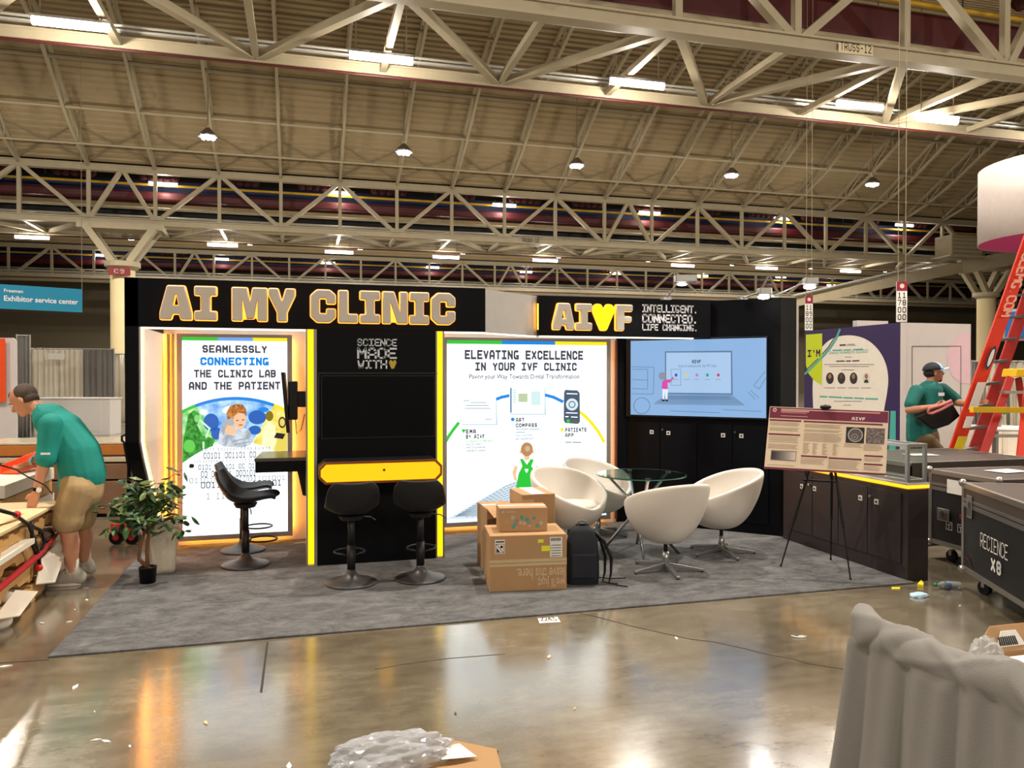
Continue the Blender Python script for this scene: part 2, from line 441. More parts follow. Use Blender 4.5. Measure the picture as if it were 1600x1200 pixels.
G().add([PT.at(x, yy, .002) for x, yy in ((1310, 66), (1364, 72), (1364, 88), (1310, 82))], [(0, 1, 2, 3)]).obj('number_plate', mat('cream_plate', (205, 190, 155), .6), t0)
a, zt = PT.hit(1313, 68); a2, zb = PT.hit(1361, 84)
stroke_text('TRUSS-12', PT, (a, ZB + .08, a2, ZB - .09), BLACKM, 'painted_number', t0, wt=.9, off=.006, px=False)
PT1 = Plane((0, TR[1] - .16, 0), (1, 0, 0), (0, -1, 0))
a, _ = PT1.hit(815, 380); a2, _ = PT1.hit(842, 384)
stroke_text('TRUSS-10', PT1, (a, ZB + .1, a2, ZB - .1), BLACKM, 'painted_number', t1, wt=.9, off=.006, px=False)
# level bracing and the light beam behind each truss
GALV = mat('galvanised_pipe', (170, 168, 160), .45, .2)
REDP = mat('red_pipe', (74, 20, 18), .5)
for ti, (ty, k0, k1, nm) in enumerate(((TR[0], -4, 9, 'near light beam with conduits running across the top of the view'), (TR[1], -7, 17, 'middle light beam seen under the long roof truss'), (TR[2] - 6, -9, 24, 'far light beam seen low behind the booth'))):
    yb = ty + 3.65
    lb = thing('light_beam', nm, 'beam', (NODE(k0), yb, ZB))
    chord_g(NODE(k0), NODE(k1), yb, ZB, .24, .22).obj('beam', STEEL, lb)
    for j, (dy, dz, r, m) in enumerate(((-.05, .24, .035, GALV), (-.15, .22, .03, GALV), (-.22, .28, .03, GALV), (-.2, -.2, .03, REDP))):
        G().cyl((NODE(k0), yb + dy, ZB + dz), (NODE(k1), yb + dy, ZB + dz), r, seg=8).obj('conduit', m, lb)
    if ti == 2: continue
    for k in range(k0, k1):
        G().beam((NODE(k), ty, ZB), (NODE(k), yb, ZB), .14, .14).obj('strut', STEEL, lb)
        if k % 2 == 0:
            for dk in (-1, 1): G().beam((NODE(k), ty, ZB), (NODE(k + dk), yb, ZB), .17, .16).obj('diagonal_strut', STEEL, lb)
# red ducts and pipes behind the trusses
REDD = mat('dark_red_duct', (72, 12, 16), .5, var=.15, scale=2)
YELP = mat('yellow_pipe', (190, 150, 30), .5)
BLUEP = mat('blue_tray', (30, 40, 80), .6)
for i, (ty, x0, x1, nm) in enumerate(((TR[0], 2, 40, 'dark red duct above the nearest truss at upper right'), (TR[1], -22, 60, 'long dark red duct behind the middle roof truss'), (TR[2], -32, 84, 'dark red duct behind the farthest roof truss'))):
    d = thing('air_duct', nm, 'duct', (x0, ty + 1.9, 9.6))
    G().span((x0, ty + 1.5, 9.72 if i else 9.5), (x1, ty + 2.3, 10.15 if i else 10.3)).obj('duct_body', REDD, d, bev=.1)
    G().cyl((x0, ty + 1.4, 10.42), (x1, ty + 1.4, 10.42), .06, seg=8).obj('yellow_pipe', YELP, d)
    G().cyl((x0, ty + 1.2, 9.3), (x1, ty + 1.2, 9.3), .06, seg=8).obj('pipe', STEEL, d)
    G().cyl((x0, ty + 1.5, 8.95), (x1, ty + 1.5, 8.95), .05, seg=8).obj('pipe', GALV, d)
    G().span((x0, ty + 2.6, 10.3), (x1, ty + 2.9, 10.9)).obj('cable_tray', BLUEP, d)
    if i: G().span((x0, ty + 2.5, 8.75), (x1, ty + 2.56, 9.6)).obj('darkening_panel', BLACKM, d)  # black sheet added to make the space behind the duct look unlit
    for zz_, r_ in ((9.45, .04), (8.75, .045), (9.12, .03))[:3 if i else 1]: G().cyl((x0, ty + 2.2, zz_), (x1, ty + 2.2, zz_), r_, seg=6).obj('pipe', GALV, d)
    hmesh = G().ball((0, 0, 0), (.22, .2, .2), seg=8, rings=6).mesh('cable_coil'); hmesh.materials.append(mat('cable_red', (70, 24, 28), .7))
    xx = x0 + 1
    while xx < x1 - 3:
        for q in range(5):
            o = link('cable_coil', hmesh, d); o.location = (xx + q * .34, ty + 1.3, 10.78)
        xx += 3.5 if i < 2 else 7
# dark upright sheets added to blacken the view beyond the truss lines
struct(G().span((-40, 43.5, 10.9), (85, 43.8, 15.4)).obj('trim_darkener_1', mat('darkener_sheet', (40, 34, 28), .8)))
struct(G().span((-40, 64.8, 8.9), (85, 65.1, 15.4)).obj('trim_darkener_2', mat('darkener_sheet', (40, 34, 28), .8)))

# columns with V capitals
CREAM = mat('column_paint', (222, 203, 158), .6, var=.05, scale=2)
def column(x, y, label, sign=None):
    c = thing('column', label, 'column', (x, y, 0))
    G().lathe([(.5, 0), (.5, 6.25)], (x, y, 0), 24).obj('shaft', CREAM, c, smooth=True)
    G().lathe([(.5, 6.25), (.72, 6.4), (.72, 6.62), (.3, 6.62)], (x, y, 0), 24).obj('cap_plate', STEEL, c)
    for sx in (-1, 1):
        for sy in (-.35, .35):
            G().beam((x + sx * .35, y + sy, 6.6), (x + sx * 1.4, y + sy * 1.4, 8.15), .3, .28).obj('capital_arm', STEEL, c)
    G().span((x - 1.7, y - .55, 8.0), (x + 1.7, y + .55, 8.26)).obj('bearing_plate', STEEL, c)
    if sign:
        G().box((x, y - .62, 6.15), (.85, .1, .34)).obj('number_band', mat('sign_red', (120, 24, 26), .5), c)
        stroke_text(sign, Plane((x, y - .68, 0), (1, 0, 0), (0, -1, 0)), (-.2, 6.24, .2, 6.06), WHITE, 'painted_number', c, px=False)
column(NODE(-4) + 1.335, TR[1], 'pale round column with V-shaped capital left of the booth, red number band', 'C9')
q = P(1534, 470, 46.3)
column(NODE(14) + .6, TR[1], 'pale round column with splayed capital behind the red ladders')

# lights of the hall
TUBE = glow('tube_light', (255, 240, 236), 9.0)
def strip_light(loc, ln, label, group, top=None, power=0):
    t = thing('strip_light', label, 'ceiling light', loc, group); x, y, z = loc
    for dx in (-.4, .4): G().cyl((x + dx * ln, y, z + .1), (x + dx * ln, y, top or roof_z(y) - .02), .012, seg=5).obj('hanger', STEELD, t)
    G().span((x - ln / 2 - .03, y - .05, z + .07), (x + ln / 2 + .03, y + .05, z + .12)).obj('housing', ALU, t)
    g = G().cyl((x - ln / 2, y, z), (x + ln / 2, y, z), .08, seg=12); g.obj('diffuser', TUBE, t, smooth=False)
    if power: lamp('POINT', (x, y, z - .16), power, WARM, .12)
    return t
PB = Plane((0, TR[0] + 2.3, 0), (1, 0, 0), (0, -1, 0))
for i, (px, py) in enumerate(((111, 38), (596, 91), (996, 131), (1344, 165))):
    a, z = PB.hit(px, py); strip_light((a, TR[0] + 2.3, z), 1.28, ORD[i] + ' bright strip light from the left on the nearest overhead beam', 'strip lights on the near beam', power=ST_W)
PB = Plane((0, TR[1] + 3.3, 0), (1, 0, 0), (0, -1, 0))
for i, (px, py) in enumerate(((50, 371), (348, 383), (530, 394), (697, 402), (852, 407), (1067, 415), (1198, 419), (1329, 424), (1449, 427))):
    a, z = PB.hit(px, py); strip_light((a, TR[1] + 3.3, z), 1.4, ORD[i] + ' small strip light from the left in the row just under the long truss', 'strip lights under the long truss', power=ST_W * .9)
PB = Plane((0, TR[1] + 1.1, 0), (1, 0, 0), (0, -1, 0))
for i, (px, py) in enumerate(((255, 288), (533, 302), (788, 321), (1015, 333), (1225, 342), (1413, 352))):
    a, z = PB.hit(px, py); strip_light((a, TR[1] + 1.1, z), 1.2, ORD[i] + ' strip light from the left glowing before the long red duct', 'strip lights before the red duct', top=10.6, power=DU_W)
PB = Plane((0, TR[2] + .9, 0), (1, 0, 0), (0, -1, 0))
for i, (px, py) in enumerate(((159, 399), (346, 405), (513, 411), (676, 418), (822, 425), (962, 427), (1098, 431), (1220, 433), (1300, 446))):
    a, z = PB.hit(px, py); strip_light((a, TR[2] + .9, z), 1.0, ORD[i] + ' tiny strip light from the left on the farthest red duct', 'strip lights on the farthest truss', top=10.6, power=FR_W)
HBE = glow('high_bay_lens', (255, 250, 240), 40)
def high_bay(loc, label):
    x, y, z = loc; t = thing('high_bay_light', label, 'ceiling light', loc, 'high bay lights under the sloping roof')
    G().lathe([(.05, .34), (.1, .3), (.3, .1), (.34, 0), (.3, 0)], (x, y, z), 20).obj('reflector', ALU, t, smooth=True)
    for dx, dy in ((-.16, -.1), (0, -.1), (.16, -.1), (-.16, .1), (0, .1), (.16, .1)):
        G().ball((x + dx, y + dy, z - .02), (.085, .085, .07), seg=10, rings=8).obj('lens', HBE, t)
    G().cyl((x, y, z + .33), (x, y, roof_z(y) - .12), .02, seg=6).obj('suspension_cable', STEELD, t)
    lamp('SPOT', (x, y, z - .14), HB_W, WARM, 0.2, 165); lamp('POINT', (x, y, z - .2), HB_W * .16, WARM, .1)      # the lens hangs below its reflector and spills sideways and up
PH = Plane((0, 30, 0), (1, 0, 0), (0, -1, 0))
for i, (px, py) in enumerate(((325, 214), (631, 238), (901, 259), (1143, 274), (1363, 288))):
    a, z = PH.hit(px, py); high_bay((a, 30, z), ORD[i] + ' dazzling high bay light from the left under the sloping roof')
fm = G().lathe([(.05, .34), (.1, .3), (.3, .1), (.34, 0)], (0, 0, 0), 16).mesh('light_fitting'); fm.materials.append(ALU)
fl_m = G().ball((0, 0, 0), (.26, .2, .07), seg=12, rings=6).mesh('fitting_lens'); fl_m.materials.append(HBE)
spots_ = [(-3.3 + 7.13 * k, yy) for yy in (-40.2, -16.9, 6.6, 53.4) for k in range(-1, 6 if yy < 20 else 8)] + [(-10.4, 30), (-17.5, 30)]
for x, yy in spots_:
    o = link('light_fitting', fm, ceil); o.location = (x, yy, 10.3); q = link('fitting_lens', fl_m); q.parent = o
    G().cyl((x, yy, 10.6), (x, yy, roof_z(yy) - .1), .02, seg=5).obj('suspension_cable', STEELD, ceil)
    lamp('SPOT', (x, yy, 10.16), HB_W, WARM, .2, 165); lamp('POINT', (x, yy, 10.1), HB_W * .16, WARM, .1)
sm_ = G().span((-.64, -.06, .07), (.64, .06, .12)).cyl((-.6, 0, 0), (.6, 0, 0), .08, seg=10).mesh('strip_fitting'); sm_.materials.append(TUBE)
for x, yy in [(-9 + 5.2 * k, -7.5) for k in range(6)] + [(-9.5, 16.0), (15.5, 16.0), (20.5, 16.0)]:
    o = link('strip_fitting', sm_, ceil); o.location = (x, yy, 8.1)
    for dx in (-.5, .5): G().cyl((x + dx, yy, 8.2), (x + dx, yy, roof_z(yy) - .05), .012, seg=5).obj('suspension_cable', STEELD, ceil)
    lamp('POINT', (x, yy, 7.94), ST_W, WARM, .12)
for i, (px, py, lab) in enumerate(((1060, 15, 'small bright spotlight at the top, above the nearest truss chord'), (1254, 40, 'small tilted floodlight between the bars of the nearest truss'), (1504, 72, 'round floodlight glowing behind the nearest truss at upper right'))):
    q = P(px, py, 19); t = thing('flood_light', lab, 'ceiling light', q)
    G().lathe([(.06, .3), (.2, .08), (.22, 0), (.18, 0)], q, 16).obj('housing', BLKPL, t)
    G().cyl(q + V((0, 0, .03)), q - V((0, 0, .03)), .16, seg=14).obj('lens', glow('flood_lens', (255, 226, 170), 14), t)
    G().cyl(q + V((0, 0, .3)), V((q.x, q.y, roof_z(q.y))), .02, seg=6).obj('suspension_cable', STEELD, t)
# pale air unit and sloping service beam at right under the truss
q0 = P(1470, 404, 44); q1 = P(1524, 368, 44)
t = thing('air_handler', 'pale box-shaped air unit fixed under the right end of the truss', 'air unit', q0)
c = (q0 + q1) / 2; G().box(c, (2.1, 1.2, 1.15)).obj('cabinet', STEEL, t, bev=.02)
for k in range(5): G().box(c + V((0, -.62, -.45 + k * .22)), (1.9, .04, .05)).obj('louvre', STEELD, t)
G().box(c + V((.05, 0, -.62)), (2.6, 1.4, .08)).obj('shelf', STEEL, t)
t = thing('service_beam', 'broad pale sloping beam running down behind the booth at right', 'beam', P(1260, 466, 40))
G().beam(P(1240, 470, 40), P(1500, 418, 44), .35, .62).obj('beam', STEEL, t)
G().beam(P(1500, 418, 44), P(1640, 392, 45), .35, .8).obj('beam', STEEL, t)
G().cyl(P(1240, 462, 39.6), P(1500, 402, 43.6), .06, seg=8).obj('pipe', GALV, t)

# ------------------------------------------------------------------ carpet
def carpet_material():
    m = bpy.data.materials.new('grey_carpet'); m.use_nodes = True; nt = m.node_tree; N = nt.nodes; L = nt.links; b = N['Principled BSDF']
    tc = N.new('ShaderNodeTexCoord'); mp = N.new('ShaderNodeMapping'); mp.inputs['Scale'].default_value = (1, 1.7, 1); mp.inputs['Rotation'].default_value = (0, 0, .25); L.new(tc.outputs['Object'], mp.inputs[0])
    n = N.new('ShaderNodeTexNoise'); n.inputs['Scale'].default_value = 4.5; n.inputs['Detail'].default_value = 12; n.inputs['Roughness'].default_value = .84; n.inputs['Distortion'].default_value = .5; L.new(mp.outputs[0], n.inputs[0])
    r = N.new('ShaderNodeValToRGB'); r.color_ramp.elements[0].position = .36; r.color_ramp.elements[1].position = .66
    r.color_ramp.elements[0].color = (lin(58), lin(58), lin(60), 1); r.color_ramp.elements[1].color = (lin(132), lin(131), lin(131), 1); L.new(n.outputs['Fac'], r.inputs[0]); L.new(r.outputs[0], b.inputs['Base Color'])
    n2 = N.new('ShaderNodeTexNoise'); n2.inputs['Scale'].default_value = 260; n2.inputs['Detail'].default_value = 2; L.new(tc.outputs['Object'], n2.inputs[0])
    bp = N.new('ShaderNodeBump'); bp.inputs['Strength'].default_value = .9; bp.inputs['Distance'].default_value = .01; L.new(n2.outputs['Fac'], bp.inputs['Height']); L.new(bp.outputs[0], b.inputs['Normal'])
    b.inputs['Roughness'].default_value = .95; b.inputs['Specular IOR Level'].default_value = .1; b.inputs['Sheen Weight'].default_value = .15
    return m
CX0, CX1, CY0, CY1 = -1.43, 4.66, 5.0, 8.06
CARP = carpet_material(); CZ = .012
o = G().span((CX0, CY0, .0005), (CX1, CY1, CZ)).obj('carpet', CARP, bev=.004); tag(o, 'large mottled grey rectangular carpet lying under the whole booth', 'carpet')

# ------------------------------------------------------------------ booth
H = 2.43; FZ = 2.035
YF = 6.78; YB = 7.95            # fascia plane, back wall plane
booth = thing('exhibition_booth', 'black exhibition booth with lit headers, light panels and glowing orange edges', 'booth', (1.6, 7.4, 0))
# left wing, profile cut back at the bottom
XL = -1.375
g = G(); pr = [(YF, H), (YB + .1, H), (YB + .1, CZ), (YB - .1, CZ), (YF + .12, .95), (YF, 1.1)]
g.prism([V((XL, a, b)) for a, b in pr], (.1, 0, 0)); g.obj('side_wing', BLACK, booth)
def wing_in(d): return [(YF + d, FZ), (YB, FZ), (YB, .05), (YB - .1 + d * .3, .05), (YF + .12 + d, .95), (YF + d, 1.1)]
ORW = mat('pale_wall_panel', (226, 208, 192), .45, var=.03)
g = G(); g.prism([V((XL + .1, a, b)) for a, b in wing_in(.03)], (.012, 0, 0)); g.obj('wing_lining', ORW, booth)
g = G(); pts = [V((XL + .118, a, b)) for a, b in ((YF + .045, FZ - .01), (YF + .045, 1.1), (YF + .165, .95), (YB - .1, .08))]
g.tube(pts, .007, 6); g.obj('wing_led_strip', WLED, booth)
g = G(); g.tube([p_ + V((.004, .035, 0)) for p_ in pts], .007, 6); g.obj('wing_orange_led_strip', glow('wing_orange_led', (255, 150, 24), 55), booth)
# back wall
G().span((XL + .114, YB - .03, .1), (XL + .122, YB - .022, FZ)).obj('corner_led_strip', ORGH, booth)
G().span((XL + .1, YB, CZ), (.1, YB + .1, H)).obj('back_panel', ORW, booth)
G().span((1.15, YB, CZ), (3.37, YB + .1, H)).obj('back_panel', ORW, booth)
G().span((3.37, YB - .005, CZ), (3.53, YB + .1, H)).obj('back_panel', BLACK, booth)
G().span((.1, YB, CZ), (1.15, YB + .1, H)).obj('back_panel', BLACK, booth)
for x in (-1.24, -1.19): G().span((x, YB - .03, CZ), (x + .012, YB, FZ)).obj('trim_strip', GREYP, booth)
G().span((-1.215, YB - .006, .6), (-1.207, YB, FZ)).obj('led_line', ORG, booth)
# header 1
G().span((XL, YF, FZ), (1.60, YF + .12, H)).obj('header_panel', BLACK, booth, bev=.003)
G().span((XL + .1, YF + .03, FZ - .012), (1.60, YF + .09, FZ)).obj('header_led_strip', WLED, booth)
# grey slanting return panel
p0, p1 = V((1.60, YF + .06, 0)), V((2.25, 7.30, 0)); d = (p1 - p0).normalized(); nn = V((d.y, -d.x, 0))
G().prism([p0 + V((0, 0, FZ)), p1 + V((0, 0, FZ)), p1 + V((0, 0, H)), p0 + V((0, 0, H))], -nn * .03).obj('slanted_header_panel', mat('grey_header', (175, 170, 165), .5), booth)
G().beam(p0 + nn * .0 - nn * .03 + V((0, 0, FZ - .006)), p1 - nn * .03 + V((0, 0, FZ - .006)), .03, .01).obj('header_led_strip', WLED, booth)
G().beam(p1 + nn * .03 - d * .03 + V((0, 0, FZ + .06)), p1 + nn * .03 - d * .03 + V((0, 0, H - .08)), .006, .006).obj('corner_led_strip', ORGH, booth)
# header 2
Y2 = 7.24
G().span((2.246, Y2, FZ), (4.134, Y2 + .08, H)).obj('header_panel', BLACK, booth, bev=.003)
G().span((2.27, Y2 + .03, FZ - .012), (3.95, Y2 + .07, FZ)).obj('header_led_strip', WLED, booth)
# diagonal wall in the back corner
Wa, Wb = V((3.51, 7.95, 0)), V((4.667, 6.793, 0)); du = (Wb - Wa).normalized(); dn = V((-.7071, -.7071, 0))
G().prism([Wa + V((0, 0, CZ)), Wb + V((0, 0, CZ)), Wb + V((0, 0, H)), Wa + V((0, 0, H))], -dn * .08).obj('diagonal_wall', BLACK, booth)
G().span((4.667, 6.793, CZ), (4.85, 6.88, H)).obj('end_panel', BLACKM, booth)
G().span((4.86, 6.84, 0), (4.91, 6.90, H * .97)).obj('end_post', WHITE, booth)
G().beam((3.36, 7.93, .05), (3.36, 7.93, FZ), .02, .02).obj('edge_trim', mat('bronze_trim', (120, 72, 52), .4, .5), booth)
G().span((3.235, YB - .015, .06), (3.255, YB, FZ)).obj('led_line', ORG, booth)
# tower with niche monitor
TX0, TX1 = .03, 1.225
G().span((TX0 + .09, YF, CZ), (TX1 - .08, YB, FZ)).obj('tower', BLACK, booth)
G().span((TX0, YF + .02, CZ), (TX0 + .09, YB, FZ)).obj('tower_side', WHITE, booth)
G().span((TX1 - .08, YF + .02, CZ), (TX1, YB, FZ)).obj('tower_side', WHITE, booth)
G().span((.043, YF, .03), (.094, YF + .02, FZ)).obj('tower_led_strip', YEL, booth)
G().span((1.158, YF, .03), (1.207, YF + .02, FZ)).obj('tower_led_strip', YEL, booth)
for a, b in ((.03, .043), (.094, .12), (1.145, 1.158), (1.207, 1.222)): G().span((a, YF - .004, CZ), (b, YF + .02, FZ)).obj('strip_profile', GREYP, booth)
PTW = Plane((0, YF, 0), (1, 0, 0), (0, -1, 0))
LG = mat('pale_blue_lettering', (222, 236, 244), .5)
stroke_text('SCIENCE', PTW, (558, 529, 620, 541), LG, 'printed_lettering', booth, 1.15, gap=.5, off=.003)
stroke_text('MADE', PTW, (558, 543, 620, 560.5), LG, 'printed_lettering', booth, 1.15, gap=.45, off=.003)
stroke_text('WITH', PTW, (558.5, 562.5, 605, 576), LG, 'printed_lettering', booth, 1.15, gap=.5, off=.003)
poly(PTW, [(611.5, 576), (615.5, 576), (619.5, 567), (618.5, 563), (616, 562.5), (613.8, 565), (611.5, 562.5), (609, 563), (607.5, 567)], mat('mustard_print', (200, 178, 60), .5), 'printed_heart', booth)
# panel seams on black faces
SEAM = mat('panel_seam', (70, 72, 76), .4, .3)
lines_px(PTW, [(498, 583, 684, 583), (498, 583, 498, 683)], .8, SEAM, 'panel_seam', booth)
# orange glow strips around the two light panels (behind their frames)
def lightbox(x0, x1, label):
    t = thing('light_box', label, 'light panel', ((x0 + x1) / 2, 7.85, .1))
    z0, z1 = .125, 2.005; yf = 7.80
    G().span((x0, yf, z0), (x1, yf + .04, z1)).obj('lit_face', LBW, t)
    for a, b in (((x0 - .045, yf - .015, z0 - .045), (x0, yf + .08, z1 + .03)), ((x1, yf - .015, z0 - .045), (x1 + .045, yf + .08, z1 + .03)),
                 ((x0, yf - .015, z0 - .045), (x1, yf + .08, z0)), ((x0, yf - .015, z1), (x1, yf + .08, z1 + .03))):
        G().span(a, b).obj('frame', GREYP, t)
    for a, b in (((x0 - .035, yf + .1, z0), (x0 - .02, yf + .115, z1)), ((x1 + .02, yf + .1, z0), (x1 + .035, yf + .115, z1)), ((x0, yf + .1, z0 - .04), (x1, yf + .115, z0 - .025))):
        G().span(a, b).obj('halo_led_strip', ORGH, t)
    return t
L1 = lightbox(-1.09, -.14, 'tall glowing panel headed SEAMLESSLY CONNECTING at the left of the booth')
L2 = lightbox(1.43, 3.19, 'wide glowing panel headed ELEVATING EXCELLENCE in the middle of the booth')
for x0, x1 in ((-1.14, -.09), (1.38, 3.24)):     # light trough kept dark behind the frames
    pass
E = {}
def em(name, rgb, s=1.15): return glow('print_' + name, rgb, s)
GRY = em('grey', (84, 82, 94), .8); GRYD = em('charcoal', (60, 58, 70), .3); BLU = em('blue', (20, 130, 220)); GRN = em('green', (50, 190, 55)); YLW = em('yellow', (250, 220, 20), 1.2)
PW = em('white', (250, 252, 255), 1.6); LGR = em('pale_grey', (150, 164, 174), .75); MGR = em('mid_grey', (108, 120, 132), .6)
PL1 = Plane((0, 7.80, 0), (1, 0, 0), (0, -1, 0))
def hstripe(pl, x0, x1, z0, z1, m, nm, par, off=.002):
    G().add([pl.pt(x0, z0, off), pl.pt(x1, z0, off), pl.pt(x1, z1, off), pl.pt(x0, z1, off)], [(0, 1, 2, 3)]).obj(nm, m, par)
for k, m in enumerate((GRN, em('sky', (110, 160, 230)), YLW)):
    hstripe(PL1, -1.09 + .95 * k / 3, -1.09 + .95 * (k + 1) / 3, 1.972, 2.005, m, 'printed_stripe', L1)
    hstripe(PL1, 1.43 + 1.76 * k / 3, 1.43 + 1.76 * (k + 1) / 3, 1.968, 2.005, (GRN, BLU, YLW)[k], 'printed_stripe', L2)
stroke_text('SEAMLESSLY', PL1, (316, 539, 417.5, 551.5), GRY, 'printed_heading', L1, 1.95, gap=.7)
stroke_text('CONNECTING', PL1, (313, 558, 420, 571), BLU, 'printed_heading', L1, 2.1, gap=.6)
stroke_text('THE CLINIC LAB', PL1, (303, 577.5, 431, 590), GRY, 'printed_heading', L1, 1.95, gap=.7)
stroke_text('AND THE PATIENT', PL1, (295, 596.5, 438, 609), GRY, 'printed_heading', L1, 1.95, gap=.7)
# fan of three pictures
def cl(pts): return [(min(449, max(285, x)), y) for x, y in pts]
C0 = (368, 798)
poly(PL1, [(285, 643), (309, 631), (341, 690), (312, 703), (285, 724)], mat('print_leaf_green', (70, 190, 70), emit=1.1, rgb2=(190, 240, 180), scale=14, spec=.2), 'printed_picture', L1, .002)
arc = lambda r, a0, a1, n=10: [(C0[0] + r * math.cos(math.radians(a0 + (a1 - a0) * k / n)), C0[1] - r * math.sin(math.radians(a0 + (a1 - a0) * k / n))) for k in range(n + 1)]
poly(PL1, arc(174, 110.5, 70, 12) + [(394, 692), (341, 692)], mat('print_azure', (50, 140, 225), emit=1.15, rgb2=(190, 228, 250), scale=9, spec=.2), 'printed_picture', L1, .002)
poly(PL1, [(427, 634), (449, 644), (449, 706), (420, 706), (394, 694)], mat('print_lemon', (232, 205, 50), emit=1.1, rgb2=(252, 244, 150), scale=13, spec=.2), 'printed_picture', L1, .002)
poly(PL1, ring(*C0, 173, 178, 111, 119), GRN, 'printed_arc', L1); poly(PL1, ring(*C0, 173, 178, 70, 111), BLU, 'printed_arc', L1); poly(PL1, ring(*C0, 173, 178, 62.5, 70), YLW, 'printed_arc', L1)
DB = em('deep_blue', (30, 105, 200), .9); DG = mat('print_deep_green', (10, 110, 36), emit=.9, rgb2=(60, 190, 70), scale=30, spec=.2); OL = em('olive', (150, 130, 20), .8)
for p, m in (((ell(330, 660, 12, 14), DB)), (ell(402, 652, 14, 11), DB), (ell(398, 672, 10, 7), DB), (ell(338, 677, 8, 10), DB), (ell(356, 640, 9, 5, rot=-20), PW), (ell(318, 644, 6, 4), PW), (ell(412, 640, 8, 4), BLU)):
    poly(PL1, p, m, 'printed_shape', L1, .003)
poly(PL1, [(290, 672), (294, 648), (303, 641), (311, 647), (312, 656), (308, 664), (316, 680), (336, 686), (332, 700), (300, 716), (286, 722), (286, 690)], DG, 'printed_figure', L1, .0032)
poly(PL1, ell(308, 654, 4.5, 6), em('face_green', (120, 210, 120)), 'printed_face', L1, .0036)
poly(PL1, ell(296, 697, 9, 10), em('mid_green', (90, 200, 80)), 'printed_shape', L1, .0036)
lines_px(PL1, [(312, 656, 328, 670), (318, 690, 318, 706), (328, 668, 322, 684)], 3, em('mint', (200, 240, 200)), 'printed_microscope', L1, .0038)
poly(PL1, ell(421, 650, 6, 8), OL, 'printed_figure', L1, .003); poly(PL1, [(408, 700), (412, 668), (421, 658), (430, 666), (432, 690), (426, 704)], em('cream', (250, 245, 190)), 'printed_figure', L1, .0034)
poly(PL1, ell(441, 660, 6, 9), em('umber', (90, 75, 20), .7), 'printed_figure', L1, .003); poly(PL1, [(430, 704), (434, 680), (442, 668), (449, 674), (449, 704)], em('ochre', (225, 205, 90)), 'printed_figure', L1, .0034)
poly(PL1, ell(441, 660, 4, 6), em('tan', (230, 200, 110)), 'printed_face', L1, .0038)
poly(PL1, [(428, 684), (432, 676), (446, 678), (442, 686)], em('ink', (40, 40, 45), .6), 'printed_tablet', L1, .004)
# white dome of binary figures
dome = [(285, 838), (285, 726)] + [(285 + (449 - 285) * k / 16, 690 + 34 * ((285 + (449 - 285) * k / 16 - 372) / 87) ** 2) for k in range(17)] + [(449, 833)]
poly(PL1, dome, LBW, 'printed_dome', L1, .0045)
rows = [(700, 703.5, 316, 424, '001101001011001', 0), (707, 716, 318, 400, '00101 001101 00', 1), (719, 722, 304, 398, '0110100110100110', 0),
        (726, 733, 310, 398, '0101 001101 00 01', 1), (736, 745, 314, 400, '00 000101 000101', 1), (747, 750, 296, 446, '01101001101001101001', 0), (753, 761, 314, 440, '0011 0 01 100101', 1), (770, 780, 322, 352, '1 11', 0)]
for y0, y1, x0, x1, s, bold in rows:
    stroke_text(s, PL1, (x0, y0, x1, y1), MGR if bold else LGR, 'printed_figures', L1, 1.2 if bold else .9, off=.006, gap=1)
# printed boy listening to a tin
SWT = mat('print_sweater', (150, 164, 180), emit=1.1, rgb2=(214, 224, 232), scale=22, spec=.2); SKN = em('skin', (244, 190, 150)); HAI = mat('print_ginger', (150, 78, 30), emit=1.0, rgb2=(222, 150, 70), scale=40, spec=.2)
poly(PL1, [(341, 694), (343, 674), (350, 662), (358, 660), (366, 672), (380, 668), (390, 672), (395, 684), (392, 694), (382, 699), (352, 698)], SWT, 'printed_boy_sweater', L1, .0055)
lines_px(PL1, [(352, 696, 356, 680), (362, 690, 388, 684), (366, 695, 390, 690), (348, 680, 352, 668)], 1.5, em('fold', (140, 152, 165)), 'printed_folds', L1, .0062)
poly(PL1, ell(374, 657, 11, 13), SKN, 'printed_boy_face', L1, .0057)
poly(PL1, [(355, 655), (354, 644), (359, 635), (369, 631), (379, 632), (385, 640), (385, 651), (381, 646), (372, 645), (366, 650), (363, 660), (358, 660)], HAI, 'printed_boy_hair', L1, .0062)
poly(PL1, [(347, 660), (363, 652), (367, 662), (350, 670)], em('tin', (170, 172, 172)), 'printed_tin', L1, .0066)
poly(PL1, [(351, 672), (356, 664), (366, 667), (370, 674), (364, 680), (354, 679)], SKN, 'printed_boy_hand', L1, .007)
lines_px(PL1, [(369, 657, 373, 657), (378, 656, 382, 656), (373, 664, 379, 664)], 1.4, em('brown', (110, 60, 40), .8), 'printed_boy_features', L1, .0072)
# right hand panel print
stroke_text('ELEVATING EXCELLENCE', PL1, (726, 546.5, 911, 562), GRY, 'printed_heading', L2, 1.95, gap=.7)
stroke_text('IN YOUR IVF CLINIC', PL1, (742, 566, 901, 579.5), GRY, 'printed_heading', L2, 1.95, gap=.7)
font_text('Paving your Way Towards Digital Transformation', PL1, (733, 584.5, 905, 594), em('soft_grey', (80, 84, 96), .5), 'printed_subtitle', L2, weight=.018)
lines_px(PL1, [(695, 692, 702, 680), (701.5, 681, 709, 670), (708.5, 671, 717, 660)], 5, GRN, 'printed_arc', L2)
lines_px(PL1, [(775, 624, 785, 620), (784.5, 620.5, 796, 618), (851, 617, 866, 621), (865.5, 621, 880, 628)], 5, BLU, 'printed_arc', L2)
lines_px(PL1, [(905, 643, 916, 652), (915, 651, 926, 663), (925, 662, 936, 676), (935, 675, 944, 691)], 5, YLW, 'printed_arc', L2)
